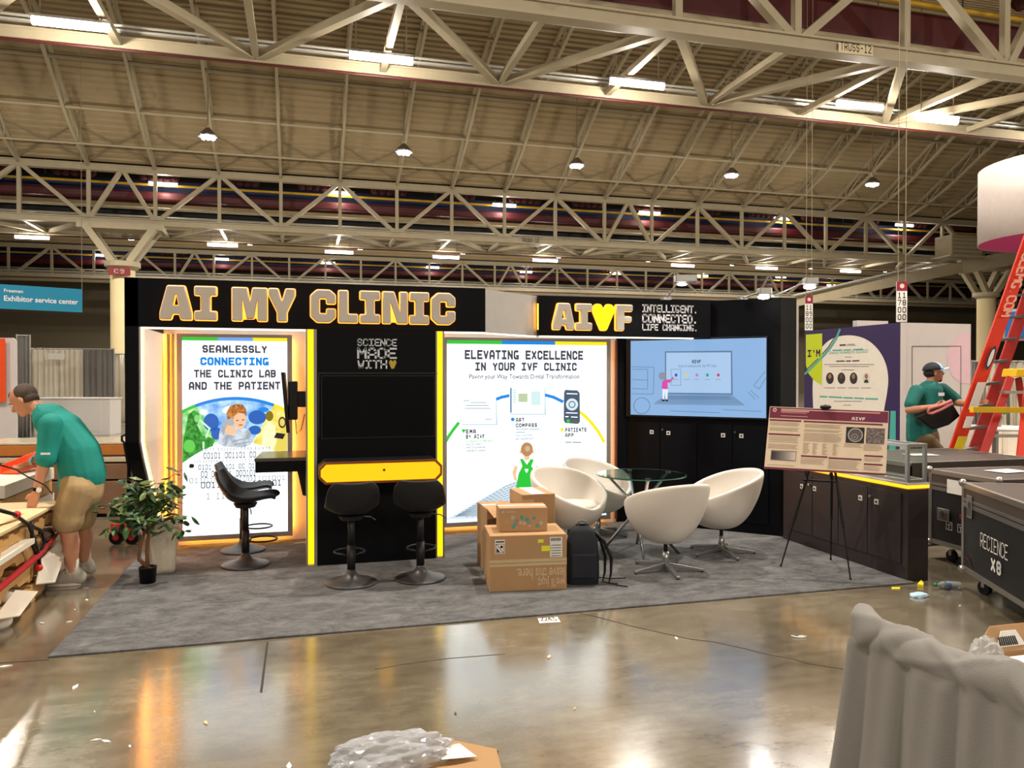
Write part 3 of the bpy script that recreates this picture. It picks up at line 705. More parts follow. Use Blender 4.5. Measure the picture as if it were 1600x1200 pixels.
def card(x0, y0, x1, y1):
    poly(PL1, [(x0, y0), (x1, y0), (x1 + 1, y1), (x0, y1)], em('card_edge', (170, 200, 204)), 'printed_card', L2, .003)
    poly(PL1, [(x0 - 1, y0 - 1), (x1 - 1, y0 + .5), (x1 - 1, y1 - 1.4), (x0 - 1, y1 - 1.4)], em('card_face', (236, 250, 252), 1.3), 'printed_card', L2, .004)
card(722, 622, 776, 664); card(797, 606, 852, 648)
lines_px(PL1, [(724, 626, 733, 626), (728, 633.5, 763, 633.5), (726, 638, 766, 638), (735, 629, 760, 629), (758, 655, 768, 655)], 1, LGR, 'printed_lines', L2, .005)
poly(PL1, [(797, 606), (799.3, 606), (799.3, 645), (797, 645)], em('slate', (70, 120, 160)), 'printed_bar', L2, .005)
poly(PL1, [(810, 615), (824, 615), (824, 628), (810, 628)], em('sage', (180, 196, 160)), 'printed_square', L2, .005)
lines_px(PL1, [(801, 610 + 3.6 * k, 806, 610 + 3.6 * k) for k in range(6)] + [(830, 613 + 2.6 * k, 844, 613 + 2.6 * k) for k in range(8)], 1.2, em('teal_soft', (130, 200, 196)), 'printed_lines', L2, .005)
ph = em('phone', (74, 96, 120), .8)
poly(PL1, [(881, 613), (883, 609), (902, 610), (905.5, 614), (906, 659), (903, 662.5), (883, 661), (880.5, 657)], ph, 'printed_phone', L2, .005)
poly(PL1, ell(893.5, 632, 9.5, 9.5), em('embryo', (205, 224, 232)), 'printed_phone_picture', L2, .0056); poly(PL1, ring(893.5, 632, 4, 5.4, 0, 359), ph, 'printed_phone_picture', L2, .006)
lines_px(PL1, [(884, 645, 902, 645.5), (883, 651, 888, 651), (892, 651.4, 902, 651.8), (885, 615, 902, 615.5)], 1.4, PW, 'printed_lines', L2, .006)
poly(PL1, [(885, 655), (890, 655.3), (890, 660.5), (885, 660)], GRN, 'printed_button', L2, .006); poly(PL1, [(892, 655.4), (903, 656), (903, 661), (892, 660.6)], MGR, 'printed_button', L2, .006)
stroke_text('EMA', PL1, (728, 671, 743.5, 677.5), GRYD, 'printed_label', L2, 2.0); stroke_text('BY AIVF', PL1, (728, 679, 757, 685.5), GRYD, 'printed_label', L2, 2.0)
stroke_text('ART', PL1, (806, 653, 819, 659.5), GRYD, 'printed_label', L2, 2.0); stroke_text('COMPASS', PL1, (806, 661.5, 839, 667.5), GRYD, 'printed_label', L2, 2.0)
stroke_text('PATIENTS', PL1, (883, 668.5, 916, 675), GRYD, 'printed_label', L2, 2.0); stroke_text('APP', PL1, (883, 677, 896, 683), GRYD, 'printed_label', L2, 2.0)
poly(PL1, [(722, 670.5), (728, 670.5), (727.5, 672.5), (724.3, 677), (721, 672.5)], GRN, 'printed_heart', L2); poly(PL1, ell(801, 655.3, 3, 3), BLU, 'printed_dot', L2)
poly(PL1, [(878, 667), (881.5, 671), (878, 675), (874.5, 671)], YLW, 'printed_diamond', L2)
for txt, bx, m in (('Increasing IVF efficiency', (728.5, 687, 771, 692), GRN), ('and accuracy', (728.5, 692, 753, 696.5), MGR), ('with its powered', (728.5, 697, 758, 701.5), MGR), ('operating system', (728.5, 702, 759, 706.5), MGR),
                   ('with integrated', (806, 678.5, 831, 682.5), MGR), ('lab management', (806, 683.5, 834, 687.8), MGR)):
    font_text(txt, PL1, bx, m, 'printed_small_text', L2, .003, weight=.02)
lines_px(PL1, [(806, 670.6, 812, 670.6), (813.5, 670.6, 825, 670.6), (826.5, 670.6, 843, 670.8), (806, 675.4, 820, 675.4)], 1.6, em('aqua', (140, 208, 210), .9), 'printed_lines', L2, .003)
lines_px(PL1, [(883, 691, 893, 691), (894, 691, 908, 691.2)], 1.5, MGR, 'printed_lines', L2, .003)
# hill of printed cobbles
hill = [(696, 812), (740, 786), (790, 758), (830, 744), (880, 728), (944, 724), (944, 803), (820, 808)]
poly(PL1, hill, em('haze', (205, 222, 232), 1.2), 'printed_hill', L2, .002)
segs = []
for r in range(14):
    f0 = r / 14.0
    for k in range(46):
        x = 700 + k * 5.3 + (r % 2) * 2.6
        top = 812 - (x - 696) * .6 if x < 790 else max(726, 756 - (x - 790) * .34)
        yy = top + 4 + f0 * (810 - top)
        if yy < 808: segs.append((x, yy, x + 4.0, yy - 1.9 - f0))
lines_px(PL1, segs, 1.1, em('cobble', (120, 134, 152)), 'printed_cobbles', L2, .0035)
# printed child in green dungarees
poly(PL1, [(803, 745), (801, 733), (806, 726), (813, 720), (835, 720), (841, 727), (840, 735), (836, 745)], PW, 'printed_child_shirt', L2, .0045)
poly(PL1, [(800, 738), (804, 727), (809, 729), (806, 741), (808, 752), (803, 750)], SKN, 'printed_child_arm', L2, .005); poly(PL1, [(836, 735), (838, 727), (843, 730), (840, 741)], SKN, 'printed_child_arm', L2, .005)
poly(PL1, [(812, 717), (817, 717), (823, 726), (829, 717), (834, 718), (830, 728), (836, 738), (841, 762), (806, 762), (810, 740), (816, 728)], em('dungaree_green', (30, 190, 50)), 'printed_child_dungarees', L2, .0055)
poly(PL1, [(822.5, 739), (819.5, 734), (821, 732), (822.5, 733.5), (824, 732), (825.5, 734)], PW, 'printed_heart', L2, .006)
poly(PL1, ell(823, 714, 4.5, 5), SKN, 'printed_child_neck', L2, .005); poly(PL1, ell(813.5, 706, 2, 3), SKN, 'printed_child_ear', L2, .005); poly(PL1, ell(832.5, 706, 2, 3), SKN, 'printed_child_ear', L2, .005)
poly(PL1, ell(823, 702, 9.5, 11), em('light_brown', (176, 132, 86)), 'printed_child_hair', L2, .006); poly(PL1, ell(824, 701, 4, 4.5), em('lighter_brown', (206, 170, 124)), 'printed_child_hair', L2, .0065)

# ---- big channel letters
GL = {'A': ([(0, 0), (0, .22), (.21, 1), (.72, 1), (.92, .2), (.92, 0), (.6, 0), (.55, .17), (.37, .17), (.32, 0)], [(.38, .42), (.54, .42), (.49, .72), (.44, .72)], .92),
      'I': ([(0, 0), (.64, 0), (.64, .27), (.46, .27), (.46, .73), (.64, .73), (.64, 1), (0, 1), (0, .73), (.18, .73), (.18, .27), (0, .27)], None, .64),
      'M': ([(0, 0), (.3, 0), (.3, .62), (.41, .07), (.63, .07), (.72, .62), (.72, 0), (1, 0), (1, 1), (.58, 1), (.51, .55), (.44, 1), (0, 1)], None, 1.0),
      'Y': ([(.25, 0), (.54, 0), (.54, .28), (.78, .8), (.78, 1), (.5, 1), (.39, .6), (.28, 1), (0, 1), (0, .8), (.25, .28)], None, .78),
      'C': ([(.2, 0), (.6, 0), (.78, .15), (.78, .42), (.5, .42), (.5, .27), (.28, .27), (.28, .73), (.5, .73), (.5, .57), (.78, .57), (.78, .85), (.6, 1), (.2, 1), (0, .82), (0, .18)], None, .78),
      'L': ([(0, 0), (.6, 0), (.6, .27), (.3, .27), (.3, 1), (0, 1)], None, .6),
      'N': ([(0, 0), (.26, 0), (.24, .65), (.45, 0), (.78, 0), (.78, 1), (.53, 1), (.55, .35), (.36, 1), (0, 1)], None, .78),
      'F': ([(0, 0), (.3, 0), (.3, .33), (.58, .33), (.58, .55), (.3, .55), (.3, .75), (.62, .75), (.62, 1), (0, 1)], None, .62),
      'V': ([(.29, 0), (.51, 0), (.8, .7), (.8, .88), (.7, 1), (.52, 1), (.4, .8), (.28, 1), (.1, 1), (0, .88), (0, .7)], None, .8)}
def letter_mesh(ch, W, Hh, depth, offset, y0, X, Z, rnd=.008):
    out, hole, gw = GL[ch]
    cu = bpy.data.curves.new('l', 'CURVE'); cu.dimensions = '2D'; cu.fill_mode = 'BOTH'; cu.extrude = depth / 2 - min(rnd, depth * .3); cu.bevel_depth = min(rnd, depth * .3); cu.bevel_resolution = 1; cu.offset = offset
    for pts in (out, hole):
        if not pts: continue
        P2 = []; n = len(pts); sx = W / gw
        q = [V((x * sx, y * Hh)) for x, y in pts]; c = .012 if pts is out else .006
        for i in range(n):
            a, b, d = q[i - 1], q[i], q[(i + 1) % n]
            e1 = (a - b).normalized(); e2 = (d - b).normalized()
            for s_ in (0, .5, 1):
                P2.append(b + e1 * c * (1 - s_) ** 2 + e2 * c * s_ ** 2)
        sp = cu.splines.new('POLY'); sp.points.add(len(P2) - 1); sp.use_cyclic_u = True
        for k, p in enumerate(P2): sp.points[k].co = (p.x, p.y, 0, 1)
    o = bpy.data.objects.new('l', cu); COL.objects.link(o); dg = bpy.context.evaluated_depsgraph_get()
    me = bpy.data.meshes.new_from_object(o.evaluated_get(dg)); bpy.data.objects.remove(o); bpy.data.curves.remove(cu)
    for v in me.vertices: v.co = V((X + v.co.x, y0 - v.co.z, Z + v.co.y))
    me.materials.clear(); return me
LF = mat('letter_face', (214, 203, 190), .45, var=.02)
HALO = glow('letter_halo', (255, 150, 44), 3.0)
def big_letters(lst, yp, parent, zt, zb, face=LF):
    pl = Plane((0, yp, 0), (1, 0, 0), (0, -1, 0))
    for ch, x0, x1 in lst:
        a0, _ = pl.hit(x0, 480); a1, _ = pl.hit(x1, 480)
        hb = ch == 'V'
        me = letter_mesh(ch, a1 - a0, zt - zb, .03, -.009, yp - .045, a0, zb); me.materials.append(YEL if hb else face)
        b = link('channel_letter', me, parent)
        if hb: b['label'] = 'glowing yellow heart-shaped V'
        me = letter_mesh(ch, a1 - a0, zt - zb, .022, .003, yp - .016, a0, zb, .002); me.materials.append(HALO)
        link('letter_halo', me, b)
pl = Plane((0, YF - .045, 0), (1, 0, 0), (0, -1, 0)); zt = pl.hit(275, 446)[1]; zb = pl.hit(275, 499.5)[1]
big_letters([('A', 251, 301), ('I', 305, 339.5), ('M', 363, 418), ('Y', 420, 461.5), ('C', 485, 524), ('L', 528.5, 558.5), ('I', 562, 593), ('N', 597, 636), ('I', 639.5, 669), ('C', 673, 710)], YF, booth, zt, zb)
pl = Plane((0, Y2 - .045, 0), (1, 0, 0), (0, -1, 0)); zt = pl.hit(910, 474.5)[1]; zb = pl.hit(910, 515.5)[1]
big_letters([('A', 862, 895), ('I', 898, 922.5), ('V', 925, 957), ('F', 960, 985.5)], Y2, booth, zt, zb)
PH2 = Plane((0, Y2, 0), (1, 0, 0), (0, -1, 0)); WL = mat('white_lettering', (240, 238, 245), .4)
stroke_text('INTELLIGENT.', PH2, (1003, 475.5, 1090, 489), WL, 'raised_lettering', booth, 1.35, gap=.5, thick=.006)
stroke_text('CONNECTED.', PH2, (1003, 490.5, 1090, 505), WL, 'raised_lettering', booth, 1.35, gap=.5, thick=.006)
stroke_text('LIFE CHANGING.', PH2, (1003, 506, 1090, 517), WL, 'raised_lettering', booth, 1.35, gap=.5, thick=.006)

# cupboard doors in the diagonal wall
PD = Plane(Wa, du, dn)
def lock_set(pl, px, py, parent, s=6.5, knob=True):
    a, z = pl.hit(px, py); k = .021
    g = G(); g.prism([pl.pt(a - k, z - k, 0), pl.pt(a + k, z - k, 0), pl.pt(a + k, z + k, 0), pl.pt(a - k, z + k, 0)], pl.n * .008)
    l = g.obj('latch_plate', WHITE, parent); g = G()
    c = pl.pt(a, z, .008); g.cyl(c, c + pl.n * .003, .010, seg=12); g.obj('latch_hole', BLACKM, l)
    return l
for x0, x1 in ((980, 1032), (1032, 1090), (1090, 1145), (1145, 1202)):
    a0, z1 = PD.hit(x0, 661); a1, _ = PD.hit(x1, 661)
    G().prism([PD.pt(a0 + .004, .12, .0), PD.pt(a1 - .004, .12, .0), PD.pt(a1 - .004, 1.13, .0), PD.pt(a0 + .004, 1.13, .0)], dn * .012).obj('cupboard_door', BLACK, booth, bev=.002)
for px, py in ((1018.5, 675), (1044.5, 676.5), (1130, 680), (1158.5, 681)):
    a, z = PD.hit(px, py)
    lk = lock_set(Plane(PD.p0 + dn * .012, du, dn), px, py, booth)
for px, py in ((1036.5, 671), (1149.5, 675)):
    q = PD.at(px, py, .012); G().cyl(q, q + dn * .02, .013, seg=12).obj('cylinder_lock', CHROME, booth)

# television on the diagonal wall
pp = PD.at(1090, 590); tv = thing('television', 'large wall television showing a pale blue laptop drawing, beside the header', 'television', (pp.x, pp.y, 1.2))
a0, zt_ = PD.hit(981, 530); a1, _ = PD.hit(1201, 530); zb_ = PD.hit(1090, 653)[1]; zt_ = PD.hit(1090, 528)[1]
G().prism([PD.pt(a0, zb_, .01), PD.pt(a1, zb_, .01), PD.pt(a1, zt_, .01), PD.pt(a0, zt_, .01)], dn * .045).obj('casing', BLKPL, tv, bev=.004)
bz = .022; PS = Plane(PD.p0 + dn * .056, du, dn)
SCR = glow('screen_blue', (140, 182, 228), .95)
s0, s1 = PS.hit(985.5, 540)[0], PS.hit(1197.5, 540)[0]; sb, st = zb_ + .02, zt_ - .018
G().prism([PS.pt(s0, sb, 0), PS.pt(s1, sb, 0), PS.pt(s1, st, 0), PS.pt(s0, st, 0)], dn * .001).obj('screen', SCR, tv)
D1 = glow('screen_line', (96, 134, 176), .8); D2 = glow('screen_pale', (172, 204, 240), .95); D3 = glow('screen_dark', (60, 80, 110), .6)
poly(PS, [(1039, 549), (1144, 548), (1145, 617), (1039, 616)], D1, 'screen_image_laptop', tv, .002); poly(PS, [(1041, 551), (1142, 550.5), (1142.5, 614.5), (1041, 613.5)], D2, 'screen_image_laptop', tv, .0025)
poly(PS, [(1041, 617), (1144, 617.5), (1163, 632), (1022, 630)], glow('screen_mid', (120, 158, 200), .85), 'screen_image_keyboard', tv, .002)
lines_px(PS, [(1044 - k * 2, 619 + 2 * k, 1139 + k * 2, 619.5 + 2 * k) for k in range(3)], 1, D1, 'screen_image_keys', tv, .003)
lines_px(PS, [(1022, 631, 1163, 633), (987, 573, 1022, 574), (1022, 574, 1021, 616), (987, 615, 1021, 616), (988, 577, 1012, 577), (988, 593, 1012, 594), (1012, 577, 1012, 608), (988, 607, 1012, 608)], .8, D1, 'screen_image_lines', tv, .003)
lines_px(PS, [(1130, 640, 1190, 643), (1048, 642, 1125, 645), (1168, 612, 1180, 624), (1173, 610, 1186, 622), (1196, 580, 1178, 602), (1178, 602, 1186, 608), (1186, 608, 1197, 590)], .9, glow('screen_sketch', (105, 140, 170), .85), 'screen_image_lines', tv, .003)
poly(PS, ring(1003, 634, 12, 13, 0, 359), D1, 'screen_image_dish', tv, .003)
DK = glow('screen_black', (16, 22, 36), .6)
stroke_text('AIVF', PS, (1081.5, 562.5, 1095.5, 567.5), DK, 'screen_text', tv, 1.5, off=.004, gap=.6)
font_text('Suite of solutions for the IVF clinic', PS, (1060, 569.5, 1120, 573.5), D1, 'screen_text', tv)
for cx, c in ((1056.5, (30, 90, 190)), (1073.5, (230, 215, 90)), (1089, (215, 120, 200)), (1105.5, (40, 170, 120)), (1122.5, (215, 60, 80))):
    poly(PS, ell(cx, 586, 2.2, 2.6), glow('icon_%d' % cx, c, .9), 'screen_icon', tv, .004)
lines_px(PS, [(cx - 4, 593, cx + 4, 593) for cx in (1056, 1073.5, 1089, 1105.5, 1122)] + [(1049, 577, 1064, 577), (1064, 577, 1064, 602), (1064, 602, 1049, 602), (1049, 602, 1049, 577)], .6, D1, 'screen_image_lines', tv, .004)
PK = glow('screen_pink', (225, 70, 170), .9)
poly(PS, [(1034, 607), (1035, 596), (1039, 593), (1048, 593), (1052, 588), (1053, 591), (1047, 598), (1043, 598), (1044, 608)], PK, 'screen_figure_jacket', tv, .004)
poly(PS, ell(1035, 587.5, 5.6, 6), glow('screen_hair', (150, 158, 178), .8), 'screen_figure_hair', tv, .004)
poly(PS, [(1035, 608), (1044, 608), (1043, 624), (1040, 624), (1039, 612), (1038, 624), (1035.5, 624)], glow('screen_white', (225, 235, 250), 1), 'screen_figure_trousers', tv, .004)
poly(PS, [(1034.5, 624), (1038.5, 624), (1039, 627), (1034.5, 627)], DK, 'screen_figure_shoe', tv, .004); poly(PS, [(1040, 624), (1043, 624), (1044.5, 627), (1040, 627)], DK, 'screen_figure_shoe', tv, .004)
# dark monitor in the tower
a0, z1 = PTW.hit(501, 586); a1, z0 = PTW.hit(680, 683)
mo = thing('monitor', 'switched-off black monitor in the tower under SCIENCE MADE WITH', 'monitor', ((a0 + a1) / 2, YF, z0))
G().span((a0, YF - .02, z0), (a1, YF - .0005, z1)).obj('casing', BLKPL, mo, bev=.003)
G().span((a0 + .012, YF - .022, z0 + .014), (a1 - .012, YF - .0195, z1 - .012)).obj('screen', mat('dark_screen', (4, 5, 9), .3, spec=.12), mo)
# monitor on the tower's left side
mo = thing('monitor', 'black monitor seen edge-on, bracketed to the left side of the tower', 'monitor', (-.1, 7.3, 1.1))
G().prism([V((-.135, 7.0, 1.14)), V((-.105, 7.0, 1.14)), V((-.15, 7.0, 1.67)), V((-.18, 7.0, 1.67))], (0, .62, 0)).obj('casing', BLKPL, mo, bev=.004)
G().box((-.08, 7.15, 1.42), (.08, .2, .34)).obj('back_housing', BLKPL, mo, bev=.01)
G().span((-.04, 7.1, 1.36), (.029, 7.3, 1.5)).obj('wall_bracket', BLKPL, mo)
G().tube([(-.06, 7.12, 1.25), (-.05, 7.1, 1.12), (-.01, 7.1, 1.16), (.02, 7.1, 1.3)], .004, 6).obj('cable', BLKPL, mo)

# glowing counter on the tower
pl = Plane((0, 6.42, 0), (1, 0, 0), (0, -1, 0))
ct = thing('bar_counter', 'black wall counter with wide glowing yellow front on the tower', 'counter', (.63, 6.6, .77))
def octo(x0, x1, z0, z1, c, y): return [V((x0 + c, y, z0)), V((x1 - c, y, z0)), V((x1, y, z0 + c)), V((x1, y, z1 - c)), V((x1 - c, y, z1)), V((x0 + c, y, z1)), V((x0, y, z1 - c)), V((x0, y, z0 + c))]
ax0 = pl.hit(498, 735)[0]; ax1 = pl.hit(690.5, 735)[0]
BRZ = mat('copper_edge', (150, 86, 50), .35, .6)
G().prism(octo(ax0, ax1, .755, .935, .05, 6.44), (0, YF - 6.441, 0)).obj('counter_body', BLACK, ct)
outer = octo(ax0, ax1, .755, .935, .05, 6.44); inner = octo(ax0 + .015, ax1 - .015, .772, .918, .045, 6.44)
g = G(); n = 8
vs = outer + inner + [p + V((0, -.035, 0)) for p in outer] + [p + V((0, -.035, 0)) for p in inner]
fs = []
for i in range(n):
    j = (i + 1) % n; fs += [(16 + i, 16 + j, 24 + j, 24 + i), (i, j, 16 + j, 16 + i), (8 + i, 8 + j, 24 + j, 24 + i)]
g.add(vs, fs).obj('rim', BRZ, ct)
G().prism(octo(ax0 + .016, ax1 - .016, .773, .917, .045, 6.425), (0, .012, 0)).obj('glowing_front', glow('counter_glow', (255, 182, 6), 1.45), ct)
G().box(((ax0 + ax1) / 2 + .02, 6.415, .86), (.02, .006, .02)).obj('catch', BRZ, ct)
# side shelf
sh = thing('side_counter', 'dark grey shelf counter projecting left from the tower over the left stools', 'counter', (-.18, 7.3, .8))
SHT = mat('dark_counter_top', (70, 66, 58), .25, spec=.6)
G().prism([V((-.40, 6.98, .895)), V((.029, 6.98, .895)), V((.029, 7.62, .895)), V((-.37, 7.62, .895))], (0, 0, .03)).obj('top', SHT, sh, bev=.003)
G().prism([V((-.395, 6.99, .80)), V((.029, 6.99, .80)), V((.029, 7.6, .80)), V((-.36, 7.6, .80))], (0, 0, .095)).obj('apron', BLACK, sh)
G().prism([V((.029, 7.2, .55)), V((.029, 7.2, .80)), V((-.05, 7.2, .80)), V((.0, 7.2, .56))], (0, .03, 0)).obj('bracket', BLKPL, sh)

# cupboard counter with LED edge on the right
XC = 4.64
cc = thing('cupboard_counter', 'low dark cupboard counter with glowing amber top edge at right', 'counter', (XC, 5.9, 0))
CBR = mat('brown_black_laminate', (50, 42, 42), .4, var=.1)
ye = 5.06
G().span((XC, ye, .001), (XC + .2, 6.70, .735)).obj('carcass', CBR, cc, bev=.003)
PC = Plane((XC, 0, 0), (0, -1, 0), (-1, 0, 0))
ysd = [6.64, 6.17, 5.72, 5.45, 5.12]
ysd = [6.62, 6.23, 5.87, 5.50, 5.12]
for a, b in zip(ysd, ysd[1:]): G().span((XC - .012, b + .004, .13), (XC, a - .004, .70)).obj('door', CBR, cc, bev=.002)
AMB = glow('amber_led', (255, 168, 20), 2.3)
G().span((XC - .012, ye - .008, .742), (XC + .2, 6.70, .768)).obj('led_edge', AMB, cc)
G().span((XC - .012, ye - .008, .768), (XC + .205, 6.70, .785)).obj('worktop', mat('pale_worktop', (205, 200, 190), .25), cc, bev=.002)
PC2 = Plane((XC - .012, 0, 0), (0, -1, 0), (-1, 0, 0))
for px, py in ((1253.5, 760), (1273.5, 763.5), (1345, 778), (1370, 784)): lock_set(PC2, px, py, cc)
for px, py in ((1266, 757), (1361.5, 775)):
    q = PC2.at(px, py); G().cyl(q, q + V((-.02, 0, 0)), .012, seg=12).obj('cylinder_lock', CHROME, cc)
# glass display case
dc = thing('display_case', 'empty glass display case with silver frame on the cupboard counter', 'display case', (XC + .1, 5.5, .785))
x0, x1, y0, y1, z0, z1 = XC + .002, XC + .195, ye + .01, 6.05, .785, 1.095; b = .013
for x in (x0 + b, x1 - b):
    for yy in (y0 + b, y1 - b): G().box((x, yy, (z0 + z1) / 2), (.026, .026, z1 - z0)).obj('post', ALU, dc)
    for z in (z0 + b, z1 - b): G().span((x - b, y0 + .026, z - b), (x + b, y1 - .026, z + b)).obj('rail', ALU, dc)
for yy in (y0 + b, y1 - b):
    for z in (z0 + b, z1 - b): G().span((x0 + .026, yy - b, z - b), (x1 - .026, yy + b, z + b)).obj('rail', ALU, dc)
GLS = mat('clear_glass', (235, 248, 244), .02, trans=1.0, ior=1.12, var=0)
G().span((x0 + .01, y0 + .03, z0 + .03), (x0 + .014, y1 - .03, z1 - .03)).obj('glass_pane', GLS, dc)
G().span((x0 + .03, y0 + .01, z0 + .03), (x1 - .03, y0 + .014, z1 - .03)).obj('glass_pane', GLS, dc)
G().span((x0 + .03, y0 + .03, z1 - .012), (x1 - .03, y1 - .03, z1 - .008)).obj('glass_pane', GLS, dc)

# arm spotlights on the wall top
def arm_light(px0, py0, px1, py1, t, label, lit):
    a = P(px0, py0, t); b = P(px1, py1, t - .35)
    o = thing('arm_spotlight', label, 'spotlight', a)
    G().box(a, (.09, .06, .03)).obj('clamp', ALU, o); G().cyl(a, b, .009, seg=8).obj('arm', ALU, o)
    G().box(b + V((.06, 0, .01)), (.2 if not lit else .12, .12, .07), rz=-.3).obj('lamp_head', ALU, o, bev=.008)
    if lit:
        G().ball(b + V((.05, 0, -.045)), (.06, .05, .02)).obj('lens', glow('spot_lens', (255, 246, 226), 30), o)
        lamp('SPOT', b + V((.05, 0, -.07)), 28, (1, .95, .88), .04, 130, (math.radians(-25), 0, 0))
    return o
al0 = arm_light(1041, 466, 1062, 437, 7.6, 'grey arm spotlight standing on top of the second header', False)
q = P(1064, 438, 7.25); G().ball(q + V((0, -.02, -.04)), (.05, .04, .015)).obj('lens', glow('dim_lens', (255, 246, 226), 6), al0); lamp('SPOT', q + V((0, -.02, -.07)), 14, (1, .97, .94), .04, 120, (math.radians(28), 0, math.radians(-10)))
arm_light(1160, 466, 1186, 457, 7.9, 'bright arm spotlight on the black wall top above the television', True)
arm_light(1208, 463, 1258, 441, 7.7, 'brightest arm spotlight reaching right over the end of the black wall', True)

# ------------------------------------------------------------------ stools
STB = mat('stool_black', (22, 22, 24), .5, var=.1); STM = mat('stool_metal', (64, 62, 62), .42, .3)
def make_stool(label, group, loc, rz, lift=0.0, shellm=None):
    t = thing('bar_stool', label, 'bar stool', (0, 0, 0), group)
    G().lathe([(0, 0), (.2, 0), (.205, .008), (.19, .018), (.12, .035), (.06, .06), (.036, .09), (.033, .11), (0, .11)], seg=40).obj('base', STM, t, smooth=True)
    G().cyl((0, 0, .1), (0, 0, .3), .032, seg=20).obj('column', STB, t, smooth=True); G().cyl((0, 0, .3), (0, 0, .53 + lift), .026, seg=20).obj('gas_lift', STB, t, smooth=True)
    ringp = [(.03, .0, .2)] + [(.14 + .12 * math.cos(a), .12 * math.sin(a), .22) for a in [math.radians(150 - 300 * k / 20) for k in range(21)]] + [(.03, 0, .2)]
    G().tube(ringp, .008, 8).obj('footrest', CHROME if False else STB, t, smooth=True)
    prof = [(.25, .565, .15), (.22, .585, .175), (.14, .575, .19), (.04, .55, .195), (-.06, .545, .195), (-.13, .575, .195), (-.18, .64, .2), (-.205, .71, .2), (-.225, .78, .185), (-.235, .81, .15)]
    prof = [(.245, .572, .13), (.225, .585, .165), (.16, .578, .19), (.08, .56, .2), (0, .548, .205), (-.07, .553, .205), (-.13, .585, .205), (-.17, .64, .205), (-.2, .70, .2), (-.225, .765, .185), (-.24, .815, .14)]
    def crv(q):
        i = min(max(int(q), 0), len(prof) - 2); f = q - i; g_ = lambda j: prof[min(max(j, 0), len(prof) - 1)]
        a_, b_, c_, d_ = g_(i - 1), g_(i), g_(i + 1), g_(i + 2)
        return [.5 * (2 * b_[k] + (c_[k] - a_[k]) * f + (2 * a_[k] - 5 * b_[k] + 4 * c_[k] - d_[k]) * f * f + (3 * b_[k] - a_[k] - 3 * c_[k] + d_[k]) * f ** 3) for k in range(3)]
    def fn(u, v):
        q = v * (len(prof) - 1); x, z, w = crv(q); x2, z2, _ = crv(min(q + .05, len(prof) - 1)); x1, z1, _ = crv(max(q - .05, 0))
        tx, tz = x2 - x1, z2 - z1; L_ = math.hypot(tx, tz) or 1; nx, nz = tz / L_, -tx / L_
        a = (u - .5) * 2; up_l = (.035 + .05 * math.exp(-((v - .55) / .22) ** 2)) * abs(a) ** 2.4
        return V((x + nx * up_l, a * w, z + nz * up_l + lift))
    G().grid(fn, 17, 34).obj('seat_shell', shellm or STB, t, smooth=True, solid=.022, sub=1)
    G().cyl((0, 0, .5 + lift), (0, 0, .535 + lift), .08, .1, seg=20).obj('seat_plate', STB, t)
    G().tube([(.03, -.05, .52 + lift), (.07, -.16, .5 + lift), (.08, -.2, .47 + lift)], .005, 6).obj('lift_lever', STM, t)
    t.location = loc; t.rotation_euler = (0, 0, rz)
    return t
p = floor_at(384, 883, CZ); S1 = make_stool('black bar stool in front of the bright left panel, nearer of that pair', 'bar stools', p, math.radians(-6))
p2 = floor_at(380, 860, CZ); dup(S1, p2, math.radians(-2), 'bar stool half hidden behind the nearer stool at the left shelf')
p3 = floor_at(549, 911, CZ); dup(S1, p3, math.radians(92), 'left of the two black bar stools tucked to the glowing tower counter')
p4 = floor_at(657, 904, CZ); s4 = dup(S1, p4, math.radians(78), 'right of the two black bar stools, its back overlapping the yellow strip')

